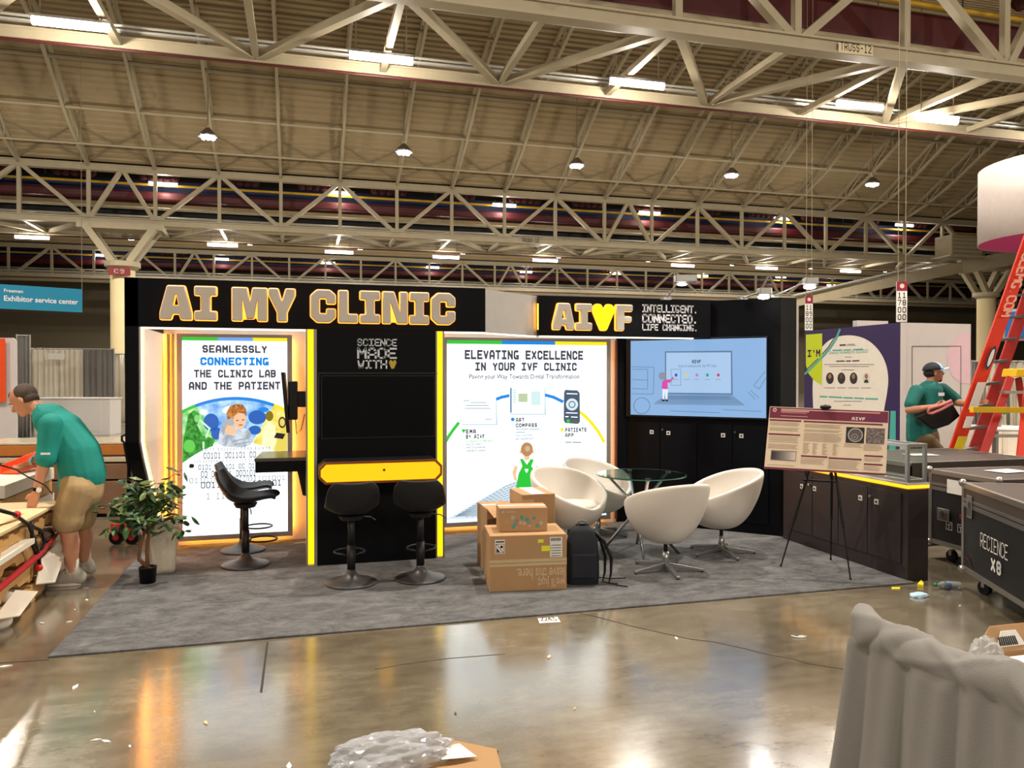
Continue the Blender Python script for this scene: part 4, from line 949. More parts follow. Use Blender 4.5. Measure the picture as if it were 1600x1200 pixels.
# ------------------------------------------------------------------ tub chairs and table
LEA = mat('cream_leather', (216, 208, 198), .42, var=.03, bump=.05, bscale=200)
def make_tub():
    t = thing('tub_chair', '', 'chair', (0, 0, 0), 'white tub chairs around the glass table')
    def rim(th):  # facing +x: back at th = pi
        c = (1 - math.cos(th)) / 2
        return .45 + .32 * (c ** .62)
    def fn(u, v):
        th = u * 2 * math.pi; s = v * math.pi / 2
        R = .335 * (math.sin(s) ** .72) * (1 + .02 * math.cos(2 * th)); z = .245 + (rim(th) - .245) * ((1 - math.cos(s)) ** .85)
        lean = -.05 * max(0, z - .45) * (1 - math.cos(th))
        return V((R * math.cos(th) * .97 + lean, R * math.sin(th), z))
    G().grid(fn, 48, 18, True).obj('shell', LEA, t, smooth=True, solid=.04, sub=1)
    def fc(u, v):
        th = u * 2 * math.pi; s = v * math.pi; r = .265 * (abs(math.sin(s)) ** .45)
        return V((.02 + r * math.cos(th), r * math.sin(th), .44 + .045 * math.cos(s) + .012 * math.cos(th)))
    G().grid(fc, 36, 14, True).obj('seat_cushion', LEA, t, smooth=True)
    G().tube([(.02 + .245 * math.cos(a), .245 * math.sin(a), .402) for a in [math.radians(-62 + 124 * k / 16) for k in range(17)]], .017, 8).obj('slot_shade_strip', BLKPL, t, smooth=True)  # black strip stands in for the shade in the slot below the cushion
    G().cyl((0, 0, .13), (0, 0, .26), .017, seg=14).obj('gas_lift', BLKPL, t); G().cyl((0, 0, .045), (0, 0, .16), .028, seg=16).obj('pedestal', ALU, t, smooth=True)
    for k in range(5):
        a = 2 * math.pi * k / 5 + .35
        d = V((math.cos(a), math.sin(a), 0)); b = d * .31
        g = G(); n = V((-d.y, d.x, 0))
        g.add([n * .02 + V((0, 0, .035)), -n * .02 + V((0, 0, .035)), b - n * .014 + V((0, 0, .008)), b + n * .014 + V((0, 0, .008)),
               n * .02 + V((0, 0, .075)), -n * .02 + V((0, 0, .075)), b - n * .014 + V((0, 0, .028)), b + n * .014 + V((0, 0, .028))],
              [(0, 1, 2, 3), (4, 7, 6, 5), (0, 4, 5, 1), (2, 6, 7, 3), (1, 5, 6, 2), (0, 3, 7, 4)]); g.obj('base_leg', ALU, t, bev=.003)
        G().cyl(b * .96, b * .96 + V((0, 0, .012)), .012, seg=10).obj('glide', BLKPL, t)
    return t
tub = make_tub()
q = floor_at(1040, 891, CZ); tub.location = q; tub.rotation_euler = (0, 0, math.radians(98)); tub['label'] = 'white tub chair nearest the camera, its back turned, on a silver star base'
dup(tub, floor_at(1127, 864, CZ), math.radians(175), 'white tub chair at right, seen from the side against the black cupboards')
dup(tub, V((2.36, 6.66, CZ)), math.radians(-70), 'white tub chair facing the camera behind the boxes and backpack')
dup(tub, V((2.92, 7.36, CZ)), math.radians(-62), 'white tub chair farthest back, behind the glass table at the lit panel')
TC = V((2.99, 6.48, 0))
tb = thing('glass_table', 'round clear glass table on crossed chrome legs among the tub chairs', 'table', TC)
GT = mat('table_glass', (205, 240, 228), .03, trans=1.0, ior=1.3, var=0)
G().lathe([(0, .728), (.40, .728), (.405, .733), (.405, .737), (.40, .742), (0, .742)], TC, 56).obj('glass_top', GT, tb, smooth=False)
G().tube([TC + V((.406 * math.cos(a), .406 * math.sin(a), .735)) for a in [2 * math.pi * k / 56 for k in range(56)]], .004, 6, True).obj('green_glass_edge', mat('glass_edge', (60, 130, 110), .1, trans=.4), tb)
for a, b in (((3.32, 6.59), (2.67, 6.64)), ((2.67, 6.46), (3.32, 6.37)), ((3.03, 6.82), (2.88, 6.17)), ((2.92, 6.18), (3.12, 6.85))):
    lg = G().cyl((a[0], a[1], .725), (b[0], b[1], CZ), .014, seg=14).obj('leg', CHROME, tb, smooth=True)
    G().cyl((a[0], a[1], .715), (a[0], a[1], .728), .025, seg=14).obj('glass_pad', ALU, lg)

# ------------------------------------------------------------------ boxes
CARD = mat('cardboard', (176, 138, 98), .8, var=.08, scale=5, bump=.05, bscale=30)
CARDD = mat('cardboard_edge', (120, 88, 58), .85)
TAPE = mat('clear_tape', (196, 172, 134), .12, spec=.8)
LABW = mat('paper_label', (225, 222, 216), .6)
def carton(c, size, z0, rz, label, name='cardboard_box', seam='y'):
    t = thing(name, label, 'box', (c[0], c[1], z0), 'cardboard boxes')
    sx, sy, sz = size; M = Matrix.Rotation(rz, 3, 'Z')
    G().box((c[0], c[1], z0 + sz / 2), size, rz).obj('body', CARD, t, bev=.006)
    u = M @ V((1, 0, 0)); n = M @ V((0, -1, 0)); pl = Plane(V((c[0], c[1], 0)) + n * (sy / 2 + .0005), u, n)
    return t, pl, M
bc = (1.665, 5.74); rzb = math.radians(-7.5)
b1, pf, M = carton((1.675, 5.78), (.59, .43, .425), CZ, rzb, 'large brown cardboard box with upside-down lettering and shipping labels, on the carpet')
zc = .225
G().prism([pf.pt(-.295, zc - .025, 0), pf.pt(.295, zc - .02, 0), pf.pt(.295, zc + .03, 0), pf.pt(-.295, zc + .028, 0)], pf.n * .001).obj('packing_tape', TAPE, b1)
G().prism([pf.pt(-.295, zc - .002, .001), pf.pt(.295, zc + .002, .001), pf.pt(.295, zc + .005, .001), pf.pt(-.295, zc + .001, .001)], pf.n * .001).obj('flap_seam', CARDD, b1)
PRT = mat('faded_white_print', (206, 178, 146), .8)
font_text("we'll just", pf, (.07, .125, .285, .03), PRT, 'printed_lettering', b1, off=.0015, px=False, flip=True, weight=.01)
font_text('leave this here.', pf, (-.09, .185, .28, .10), PRT, 'printed_lettering', b1, off=.0015, px=False, flip=True, weight=.01)
def sticker(pl, a0, z0, a1, z1, m, parent, nm='label_sticker'):
    return G().prism([pl.pt(a0, z0, 0), pl.pt(a1, z0, 0), pl.pt(a1, z1, 0), pl.pt(a0, z1, 0)], pl.n * .0015).obj(nm, m, parent)
s = sticker(pf, .165, .262, .26, .415, LABW, b1); 
g = G()
for k in range(14): g.add([pf.pt(.172 + k * .0056, .385, .002), pf.pt(.172 + k * .0056 + (.003 if k % 3 else .0042), .385, .002), pf.pt(.172 + k * .0056 + (.003 if k % 3 else .0042), .408, .002), pf.pt(.172 + k * .0056, .408, .002)], [(0, 1, 2, 3)])
for k in range(5): g.add([pf.pt(.175, .27 + k * .02, .002), pf.pt(.25, .27 + k * .02, .002), pf.pt(.25, .275 + k * .02, .002), pf.pt(.175, .275 + k * .02, .002)], [(0, 1, 2, 3)])
g.obj('printed_barcode', BLACKM, s)
FL = mat('fluorescent_sticker', (228, 232, 40), .5)
sticker(pf, .10, .31, .172, .35, FL, b1); sticker(pf, .073, .375, .115, .40, FL, b1)
s = sticker(pf, -.255, .30, -.18, .405, LABW, b1)
g = G(); 
for aa, bb, cc_, dd in ((-.25, .305, -.246, .375), (-.189, .305, -.185, .375), (-.25, .371, -.185, .375), (-.25, .305, -.185, .309)): g.add([pf.pt(aa, bb, .002), pf.pt(cc_, bb, .002), pf.pt(cc_, dd, .002), pf.pt(aa, dd, .002)], [(0, 1, 2, 3)])
g.add([pf.pt(-.246, .371, .002), pf.pt(-.24, .371, .002), pf.pt(-.189, .309, .002), pf.pt(-.195, .309, .002)], [(0, 1, 2, 3)]); g.obj('printed_border', mat('print_red', (130, 40, 40), .6), s)
g = G(); g.add([pf.pt(-.243, .312, .0022), pf.pt(-.215, .312, .0022), pf.pt(-.243, .345, .0022)], [(0, 1, 2)]); g.add([pf.pt(-.205 + .011 * math.cos(a), .352 + .011 * math.sin(a), .0022) for a in [k * math.pi / 6 for k in range(12)]], [tuple(range(12))])
g.add([pf.pt(-.25, .385, .0022), pf.pt(-.185, .385, .0022), pf.pt(-.185, .395, .0022), pf.pt(-.25, .395, .0022)], [(0, 1, 2, 3)]); g.obj('printed_pictogram', BLACKM, s)
# small box with hexagon print
b3, p3_, M = carton((1.655, 5.79), (.378, .22, .186), CZ + .426, math.radians(-9), 'small cardboard box with teal hexagon print, on top of the large box')
for i, (a, z, r, c) in enumerate(((-.08, .1, .016, 0), (-.05, .075, .016, 2), (-.065, .05, .015, 1), (-.02, .06, .015, 0), (-.01, .10, .018, 1), (.03, .085, .018, 1), (.01, .055, .014, 0), (.045, .06, .014, 2), (.085, .095, .015, 1), (.14, .055, .016, 0), (.11, .035, .016, 1), (-.13, .07, .006, 0), (.05, .035, .01, 0), (-.075, .03, .016, 1))):
    z0 = CZ + .426
    g = G(); g.add([p3_.pt(a + r * math.cos(k * math.pi / 3), z0 + z + .01 + r * math.sin(k * math.pi / 3), .001) for k in range(6)], [tuple(range(6))]); g.obj('printed_hexagon', (mat('hex_grey', (176, 168, 156), .6), mat('hex_teal', (70, 150, 146), .6), mat('hex_slate', (130, 130, 130), .6))[c], b3)
g = G(); g.add([p3_.pt(-.155 + .012 * math.cos(k), z0 + .155 + .012 * math.sin(k), .001) for k in [q * math.pi / 6 for q in range(12)]], [tuple(range(12))]); g.obj('printed_logo', mat('hex_grey', (176, 168, 156), .6), b3)
sticker(p3_, -.13, z0 + .15, -.06, z0 + .16, mat('hex_grey', (176, 168, 156), .6), b3, 'printed_line')
G().box((1.655, 5.79, z0 + .1865), (.378, .05, .001), math.radians(-9)).obj('packing_tape', TAPE, b3)
# box behind left
b2, p2_, M = carton((1.60, 6.35), (.27, .36, .53), CZ, 0, 'tall dented cardboard box standing behind the left edge of the large box')
G().box((1.60, 6.35, CZ + .531), (.27, .06, .001)).obj('packing_tape', TAPE, b2)
G().prism([p2_.pt(-.13, .40, 0), p2_.pt(.05, .40, 0), p2_.pt(.05, .45, 0), p2_.pt(-.13, .455, 0)], p2_.n * .002).obj('dark_slot', CARDD, b2)
G().prism([V((1.465, 6.17, CZ + .53)), V((1.735, 6.17, CZ + .53)), V((1.735, 6.06, CZ + .50)), V((1.50, 6.05, CZ + .47))], (0, 0, .004)).obj('loose_flap', CARD, b2)
b5, _, _ = carton((1.90, 6.32), (.28, .38, .38), CZ, 0, 'hidden lower cardboard box under the rear box, behind the large one')
b4, p4_, _ = carton((1.90, 6.32), (.29, .40, .26), CZ + .381, 0, 'plain cardboard box with pale tape at the back of the pile, topmost behind')
G().box((1.90, 6.32, CZ + .381 + .2605), (.12, .40, .001)).obj('pale_tape', mat('pale_tape', (205, 212, 205), .3), b4)
sticker(p4_, -.14, CZ + .5, -.04, CZ + .6, mat('pale_card', (196, 160, 122), .7), b4, 'paper_patch'); 
# backpack
BPM = mat('backpack_fabric', (20, 24, 34), .7, var=.15, bump=.1)
bp = thing('backpack', 'dark navy backpack standing against the right side of the large box', 'backpack', (2.12, 5.66, CZ))
g = G(); R0 = Matrix.Rotation(math.radians(-12), 3, 'Z'); c0 = V((2.12, 5.68, CZ))
secs = [(0, .125, .075), (.06, .132, .085), (.2, .13, .085), (.34, .118, .075), (.42, .095, .06), (.455, .05, .035)]
def fb(u, v):
    s = v * 5; i = min(int(s), 4); f = s - i; z, w, d = [secs[i][k] * (1 - f) + secs[i + 1][k] * f for k in range(3)]
    th = u * 2 * math.pi; cx, cy = math.cos(th), math.sin(th)
    return c0 + R0 @ V((w * math.copysign(abs(cx) ** .55, cx), d * math.copysign(abs(cy) ** .55, cy), z))
g.grid(fb, 40, 20, True); n0 = len(g.v); g.add([c0, c0 + V((0, 0, .458))], [])
body = g.obj('bag_body', BPM, bp, smooth=True)
G().box(c0 + R0 @ V((0, -.083, .15)), (.2, .03, .2), R=R0).obj('front_pocket', BPM, bp, bev=.015)
G().tube([c0 + R0 @ V((-.1, -.101, .25)), c0 + R0 @ V((.1, -.101, .25))], .003, 6).obj('zip', BLKPL, bp)
G().tube([c0 + R0 @ V(v) for v in ((-.03, 0, .45), (-.03, 0, .48), (0, 0, .49), (.03, 0, .48), (.03, 0, .45))], .008, 8).obj('grab_handle', mat('grey_web', (100, 100, 104), .7), bp, smooth=True)
for dy, off in ((.02, 0), (-.03, .04)):
    pts = [c0 + R0 @ V(v) for v in ((.1, dy, .40), (.15 + off / 2, dy, .33), (.185 + off, dy - .01, .2), (.18 + off, dy - .02, .08), (.16 + off, dy - .04, .012), (.2 + off, dy - .07, .008), (.27 + off * 1.5, dy - .09 - off, .006))]
    G().tube(pts, [.014, .014, .014, .01, .006, .005, .004], 6).obj('shoulder_strap', BLKPL, bp, smooth=True)
G().tube([V((2.27, 5.72, CZ + .02)), V((2.38, 5.72, CZ + .004)), V((2.5, 5.70, CZ + .004))], .005, 6).obj('dangling_strap', BLKPL, bp)

# ------------------------------------------------------------------ easel and poster
fl, fr, fbk = floor_at(1220, 885, CZ), floor_at(1329, 906, CZ), V((4.5, 5.80, CZ))
es = thing('easel', 'black folding tripod easel holding the poster board, standing on the carpet', 'easel', ((fl.x + fr.x) / 2, (fl.y + fr.y) / 2, CZ))
apex = V((4.15, 5.52, 1.36))
for ft, q in ((fl, P(1262, 742, 6.42)), (fr, P(1306, 742, 6.28)), (fbk, P(1300, 742, 6.5))):
    mid = ft.lerp(q, .5); lg = G().cyl(ft, mid, .006, seg=8).obj('leg', BLKPL, es); G().cyl(mid, q, .010, seg=8).obj('leg_upper', BLKPL, lg)
    G().cyl(q, apex, .010, seg=8).obj('leg_upper', BLKPL, lg); G().ball(ft + V((0, 0, .008)), .010, seg=8, rings=6).obj('rubber_foot', BLKPL, lg); G().ball(mid, .014, seg=8, rings=6).obj('joint', BLKPL, lg)
G().cyl(P(1255, 750, 6.36), P(1306, 753, 6.2), .008, seg=8).obj('support_bar', BLKPL, es)
for a, b in ((P(1262, 750, 6.36), P(1258, 737, 6.15)), (P(1300, 752, 6.2), P(1297, 740, 6.08))): G().cyl(a, b, .008, seg=8).obj('ledge_arm', BLKPL, es)
G().ball(P(1290, 636, 6.22), (.05, .03, .02)).obj('top_clamp', BLKPL, es)
tl, tr, bl, br = P(1203, 635, 6.34), P(1389, 642.5, 6.12), P(1194, 732, 6.26), P(1384, 743, 6.04)
ps = thing('poster_board', 'maroon and cream scientific poster board resting on the black easel', 'poster', (bl + br) / 2)
un = (tr - tl).cross(bl - tl).normalized()
if un.y > 0: un = -un
def PP(u, v, off=0.0): return (tl * (1 - u) * (1 - v) + tr * u * (1 - v) + br * u * v + bl * (1 - u) * v) + un * off
G().prism([tl, tr, br, bl], -un * .006).obj('board', mat('poster_cream', (226, 205, 178), .6), ps)
MAR = mat('poster_maroon', (116, 34, 60), .6); PTX = mat('poster_text_grey', (172, 152, 130), .7)
def prect(u0, v0, u1, v1, m, nm, off=.001): return G().add([PP(u0, v0, off), PP(u1, v0, off), PP(u1, v1, off), PP(u0, v1, off)], [(0, 1, 2, 3)]).obj(nm, m, ps)
prect(.004, .01, .996, .185, MAR, 'printed_banner'); prect(.0, .97, 1, 1, MAR, 'printed_border')
for u0, v0, u1 in ((.01, .205, .28), (.01, .43, .28), (.30, .205, .955), (.30, .755, .52), (.53, .765, .80), (.82, .70, .97), (.82, .83, .97)): prect(u0, v0, u1, v0 + .026, MAR, 'printed_heading_bar')
g = G()
def tl_(u0, u1, v0, v1, st=.02):
    v = v0
    while v < v1:
        e = u1 - random.random() * .03; g.add([PP(u0, v, .0012), PP(e, v, .0012), PP(e, v + .009, .0012), PP(u0, v + .009, .0012)], [(0, 1, 2, 3)]); v += st
for a in ((.015, .27, .25, .31), (.015, .27, .335, .39), (.015, .27, .475, .54), (.015, .27, .56, .58), (.015, .27, .60, .67), (.02, .26, .93, .95), (.31, .63, .26, .32), (.31, .63, .345, .37), (.31, .63, .40, .53), (.31, .37, .56, .73), (.39, .44, .56, .73), (.47, .52, .56, .73), (.56, .61, .56, .73), (.30, .51, .80, .89), (.53, .79, .81, .95), (.65, .80, .54, .60), (.81, .96, .54, .63), (.82, .96, .745, .80), (.82, .96, .87, .94)): tl_(*a)
g.obj('printed_text_lines', PTX, ps)
g = G()
for u0, u1, v in ((.10, .93, .03), (.10, .34, .055), (.10, .32, .085), (.10, .33, .14)): g.add([PP(u0, v, .0015), PP(u1, v, .0015), PP(u1, v + (.016 if v < .06 else .007), .0015), PP(u0, v + (.016 if v < .06 else .007), .0015)], [(0, 1, 2, 3)])
g.obj('printed_title_lines', mat('poster_pink', (226, 176, 170), .6), ps)
g = G(); g.add([PP(.045 + .017 * math.cos(a), .055 + .032 * math.sin(a), .0015) for a in [k * math.pi / 8 for k in range(16)]], [tuple(range(16))]); g.obj('printed_emblem', mat('poster_pale', (236, 190, 170), .6), ps)
g = G(); g.add([PP(.045 + .008 * math.cos(a), .055 + .015 * math.sin(a), .002) for a in [k * math.pi / 8 for k in range(16)]], [tuple(range(16))]); g.obj('printed_emblem', MAR, ps)
ppl = Plane(tl, (tr - tl).normalized(), V((un.x, un.y, 0)))
def uvtext(txt, u0, v0, u1, v1, m, nm, wt=1.2):
    n = len(txt); W = n * 4 + (n - 1) * (1.2 + wt) + wt; g = G()
    for i, ch in enumerate(txt):
        for line in SF.get(ch, '').split('|'):
            pts = [tuple(map(float, q.split(','))) for q in line.split()]
            for (x0, y0), (x1, y1) in zip(pts, pts[1:]):
                d = V((x1 - x0, y1 - y0)); L = d.length or 1; d = d / L; nn_ = V((-d.y, d.x)) * wt / 2; e = d * wt * .4; ox = wt / 2 + i * (5.2 + wt)
                q = [PP(u0 + (x + ox) / W * (u1 - u0), v1 - (y_ + wt / 2) / (6 + wt) * (v1 - v0), .002) for x, y_ in ((x0 - e.x + nn_.x, y0 - e.y + nn_.y), (x1 + e.x + nn_.x, y1 + e.y + nn_.y), (x1 + e.x - nn_.x, y1 + e.y - nn_.y), (x0 - e.x - nn_.x, y0 - e.y - nn_.y))]
                g.add(q, [(0, 1, 2, 3)])
    g.obj(nm, m, ps)
uvtext('AIVF', .70, .115, .81, .165, mat('poster_white', (236, 222, 210), .6), 'printed_logo', 1.8)
uvtext('IVIRMA', .83, .12, .955, .165, mat('poster_violet', (88, 62, 130), .6), 'printed_logo', .9)
prect(.66, .275, .81, .525, mat('micrograph_dark', (30, 26, 30), .6), 'printed_micrograph'); prect(.825, .275, .975, .525, mat('micrograph_grey', (70, 60, 62), .6, rgb2=(140, 125, 120), scale=60), 'printed_micrograph')
for r, c_, o_ in ((1, (180, 168, 160), .0015), (.86, (90, 82, 82), .0018), (.45, (150, 138, 132), .002), (.33, (80, 72, 72), .0022), (.14, (150, 138, 132), .0024)):
    dx, dy = (0, 0) if r > .8 else (-.005, .03)
    g = G(); g.add([PP(.737 + dx + .062 * r * math.cos(a), .398 + dy + .11 * r * math.sin(a), o_) for a in [k * math.pi / 14 for k in range(28)]], [tuple(range(28))]); g.obj('printed_cell', mat('cell_%d' % c_[0], c_, .6), ps)
prect(.045, .70, .26, .86, mat('chart_frame', (130, 112, 110), .6), 'printed_chart_frame')
for k in range(10): prect(.05 + .0205 * k, .715, .05 + .0205 * (k + 1), .845, mat('chart_%d' % k, tuple(int(48 + k * 18 - j * k * 1.5) for j in range(3)), .6), 'printed_chart_band', .0015)

# ------------------------------------------------------------------ flight cases
FCB = mat('flight_case_black', (22, 22, 24), .5, var=.2, scale=20, bump=.04); FCT = mat('flight_case_lid', (66, 56, 50), .5, var=.2, scale=8)
FWH = mat('white_stencil', (220, 216, 210), .6); FRD = mat('red_stencil', (130, 30, 26), .6)
def flight_case(c, ux, ln, wd, z0, z1, label):
    """c: corner, ux: unit along the long face, face normal n points to viewer"""
    ux = V(ux).normalized(); back = V((ux.y, -ux.x, 0)) * -1
    if back.dot(V((c[0], c[1], 0))) < 0: back = -back
    t = thing('flight_case', label, 'flight case', (c[0], c[1], 0)); c = V((c[0], c[1], 0)); zl = z1 - .14
    def slab(a0, a1, b0, b1, za, zb, m, nm, bev=.004, par=None):
        return G().prism([c + ux * a0 + back * b0 + V((0, 0, za)), c + ux * a1 + back * b0 + V((0, 0, za)), c + ux * a1 + back * b1 + V((0, 0, za)), c + ux * a0 + back * b1 + V((0, 0, za))], (0, 0, zb - za)).obj(nm, m, par or t, bev=bev)
    slab(0, ln, 0, wd, z0, zl, FCB, 'body'); slab(0, ln, 0, wd, zl + .004, z1, FCT, 'lid')
    e = .012; w_ = .035
    for za, zb in ((z0 - .004, z0 + w_), (zl - w_, zl - .002), (z1 - w_, z1 + .004), (zl + .006, zl + .03)):
        slab(-e * .4, ln + e * .4, -e * .4, -e * .4 + .006, za, zb, ALU, 'edge_profile', 0); slab(-e * .4, -e * .4 + .006, 0, wd, za, zb, ALU, 'edge_profile', 0)
    for a, b in ((0, 0), (ln - w_, 0), (0, wd - w_), (ln - w_, wd - w_)):
        slab(a - .005, a + w_ + .0, b - .005, b + w_ + .005, z0, z1 - .002, ALU, 'corner_profile', 0)
    for b0, b1 in ((0, .03), (wd - .03, wd)): slab(0, ln, b0, b1, z1 - .001, z1 + .004, ALU, 'edge_profile', 0)
    for a0, a1 in ((0, .03), (ln - .03, ln)): slab(a0, a1, 0, wd, z1 - .001, z1 + .004, ALU, 'edge_profile', 0)
    for a in (0, ln):
        for z in (z0, z1): G().ball(c + ux * a + V((0, 0, z)), .03, seg=10, rings=8).obj('ball_corner', ALU, t, smooth=True)
    for a, b in ((.16, .1), (ln - .16, .1), (.16, wd - .1), (ln - .16, wd - .1)):
        q = c + ux * a + back * b
        k = G().box(q + V((0, 0, z0 - .012)), (.09, .09, .02)).obj('caster', BLKPL, t); G().cyl(q + V((-.018, 0, .05)), q + V((.018, 0, .05)), .05, seg=18).obj('wheel', BLKPL, k); G().box(q + V((0, 0, .08)), (.05, .03, z0 - .1)).obj('fork', ALU, k)
    return t, Plane(c - back * .006, ux, -back), slab
c1 = (4.91, 4.80)
fc1, pfc, slab = flight_case(c1, (-.435, -.9, 0), 1.25, .78, .15, .815, 'black flight case lettered RECIENCE X8 at right foreground')
def latch(pl, a, z, parent, w=.055, h=.075):
    k = G().prism([pl.pt(a - w, z - h, 0), pl.pt(a + w, z - h, 0), pl.pt(a + w, z + h, 0), pl.pt(a - w, z + h, 0)], pl.n * .008).obj('latch', ALU, parent, bev=.004)
    G().prism([pl.pt(a - w * .7, z - h * .8, .008), pl.pt(a + w * .7, z - h * .8, .008), pl.pt(a + w * .7, z + h * .4, .008), pl.pt(a - w * .7, z + h * .4, .008)], pl.n * .003).obj('latch_dish', mat('latch_grey', (110, 106, 100), .4, .7), k)
    q = pl.pt(a, z + h * .2, .012); G().box(q, (.02, .02, .05)).obj('twist_key', CHROME, k)
latch(pfc, .16, .655, fc1, .045, .085)
stroke_text('RECIENCE', pfc, (.36, .505, .80, .40), FWH, 'stencil_lettering', fc1, .55, px=False, gap=.9)
stroke_text('X8', pfc, (.54, .365, .70, .27), FWH, 'stencil_lettering', fc1, 1.6, px=False, gap=1.6)
g = G()
for k, (aa, zz_, ww, hh_) in enumerate(((.05, .27, .05, .012), (.07, .245, .09, .02), (.12, .225, .06, .014), (.15, .205, .05, .012), (.06, .22, .03, .01))):
    g.add([pfc.pt(aa, zz_, .001), pfc.pt(aa + ww, zz_ - .008, .001), pfc.pt(aa + ww * .9, zz_ + hh_, .001), pfc.pt(aa + .01, zz_ + hh_, .001)], [(0, 1, 2, 3)])
g.obj('faded_red_mark', mat('faded_red', (62, 16, 14), .6), fc1)
fc2, pf2, slab = flight_case((5.44, 5.68), (-.06, -1, 0), .76, 1.0, .15, .80, 'black flight case with silver edges between the counter and the lettered case')
latch(pf2, .18, .42, fc2, .07, .055)
G().prism([pf2.pt(.22, .62, .001), pf2.pt(.62, .62, .001), pf2.pt(.62, .74, .001), pf2.pt(.22, .74, .001)], pf2.n * .002).obj('paper_label', LABW, fc2)
for k in range(3):
    a = .21 + k * .13; gg = G()
    for aa, ab, ba, bb in ((a, a + .07, .30, .305), (a, a + .07, .365, .37), (a, a + .005, .30, .37), (a + .065, a + .07, .30, .37), (a + .03, a + .036, .31, .35), (a + .015, a + .055, .345, .35)): gg.add([pf2.pt(aa, ba, .002), pf2.pt(ab, ba, .002), pf2.pt(ab, bb, .002), pf2.pt(aa, bb, .002)], [(0, 1, 2, 3)])
    gg.obj('printed_pictogram', FWH, fc2)
G().prism([pf2.pt(.36, .42, .001), pf2.pt(.50, .42, .001), pf2.pt(.50, .46, .001), pf2.pt(.36, .46, .001)], pf2.n * .001).obj('red_sticker', FRD, fc2)
fc3, pf3, slab = flight_case((6.52, 5.62), (-.06, -1, 0), 1.2, .9, .15, .80, 'flight case partly behind, at the right edge of the picture')
fc4, pf4, slab = flight_case((5.6, 7.25), (0, -1, 0), 1.15, 1.6, .15, .80, 'long flight case farthest back, with worn lid before the crouching crew man')
for c_, par, rz in (((5.95, 5.35), fc2, .1), ((6.3, 6.7), fc4, -.1), ((5.2, 4.1), fc1, .3)):
    G().box((c_[0], c_[1], (.807 if par is not fc1 else .822)), (.3, .2, .002), rz).obj('paper_label', LABW, par)
for q in (V((6.47, 5.5, .83)), V((6.45, 5.2, .83))): 
    G().box(q, (.12, .06, .05)).obj('butterfly_catch', ALU, fc3, bev=.008)

# ------------------------------------------------------------------ neighbouring booth (purple)
pc = P(1407, 504, 11.72); XPB, YPB = pc.x, pc.y; HP = pc.z
PUR = mat('purple_graphic', (46, 26, 78), .5); WPB = mat('white_booth_panel', (196, 187, 184), .5, var=.03)
pb = thing('neighbour_booth', 'purple and white booth with portraits poster behind the easel', 'booth', (XPB, YPB, 0))
far = Plane((XPB, 0, 0), (0, -1, 0), (-1, 0, 0)); yfar = -far.hit(1257, 517)[0]
G().span((XPB, YPB, .001), (XPB + .1, yfar, HP)).obj('purple_wall', PUR, pb)
fp = Plane((0, YPB, 0), (1, 0, 0), (0, -1, 0)); xr = fp.hit(1517, 520)[0]
G().span((XPB + .1, YPB, .001), (xr, YPB + .1, HP)).obj('white_wall', WPB, pb); G().span((XPB, YPB - .012, .001), (XPB + .1, YPB, HP)).obj('corner_edge', WPB, pb)
G().span((XPB + .2, YPB + 1.2, .001), (xr - .5, YPB + 1.3, HP + .12)).obj('rear_panel', WPB, pb)
LIM = mat('lime_graphic', (190, 205, 20), .5); PBW = mat('poster_white_area', (226, 218, 206), .5); PTL = mat('teal_graphic', (70, 165, 155), .5); PDK = mat('print_dark_violet', (56, 44, 60), .6)
poly(far, smooth_pts([(1277, 740), (1275, 690), (1271, 640), (1270, 600), (1274, 565), (1285, 542), (1303, 528), (1329, 524), (1353, 530), (1372, 546), (1384, 568), (1388, 592), (1386, 615), (1381, 645), (1378, 690), (1377, 740)]), PBW, 'printed_white_shape', pb, .002)
poly(far, [(1259.5, 523), (1285, 521), (1285, 576), (1284, 602), (1272, 594), (1263, 583), (1259.5, 570)], LIM, 'printed_lime_shape', pb, .004)
lines_px(far, [(1313, 514, 1307, 529), (1307, 529, 1298, 543), (1298, 543, 1287, 556), (1287, 556, 1273, 570), (1273, 570, 1257.5, 585)], 3.2, PTL, 'printed_ribbon', pb, .005)
lines_px(far, [(1310, 514, 1304, 528), (1304, 528, 1295, 542), (1295, 542, 1284.5, 554), (1279, 560, 1270, 568.5), (1270, 568.5, 1258, 580)], 1.3, PDK, 'printed_ribbon', pb, .006)
stroke_text("I'M", far, (1262, 547, 1282, 557.5), PDK, 'printed_logo', pb, 1.5, off=.006, gap=.4)
for cx, c_ in ((1297, (60, 44, 44)), (1315, (48, 40, 36)), (1334, (120, 88, 66)), (1354, (196, 176, 160))):
    poly(far, ell(cx, 591, 6, 9), mat('portrait_%d' % cx, (46, 36, 34) if cx != 1354 else (214, 205, 196), .6), 'printed_portrait', pb, .004)
    poly(far, ell(cx, 588, 2.6, 4), mat('portrait_face_%d' % cx, (150, 108, 84) if cx != 1315 else (92, 62, 48), .6), 'printed_portrait_face', pb, .006)
    poly(far, [(cx - 4, 598), (cx - 2, 593), (cx + 2, 593), (cx + 4, 598)], mat('portrait_suit', (40, 40, 52), .6), 'printed_portrait_suit', pb, .006)
font_text('presents...', far, (1324, 537, 1338, 541.5), PDK, 'printed_text', pb)
font_text('Diversity Fellowship for 2022/2023', far, (1296, 548.5, 1356, 553), PTL, 'printed_text', pb)
lines_px(far, [(1312, 539.5, 1322, 539)], 2.4, PDK, 'printed_lines', pb, .004)
lines_px(far, [(1301, 547.5, 1316, 547), (1318, 547, 1330, 546.6), (1333, 546.4, 1349, 545.6)], 1.9, PTL, 'printed_lines', pb, .004)
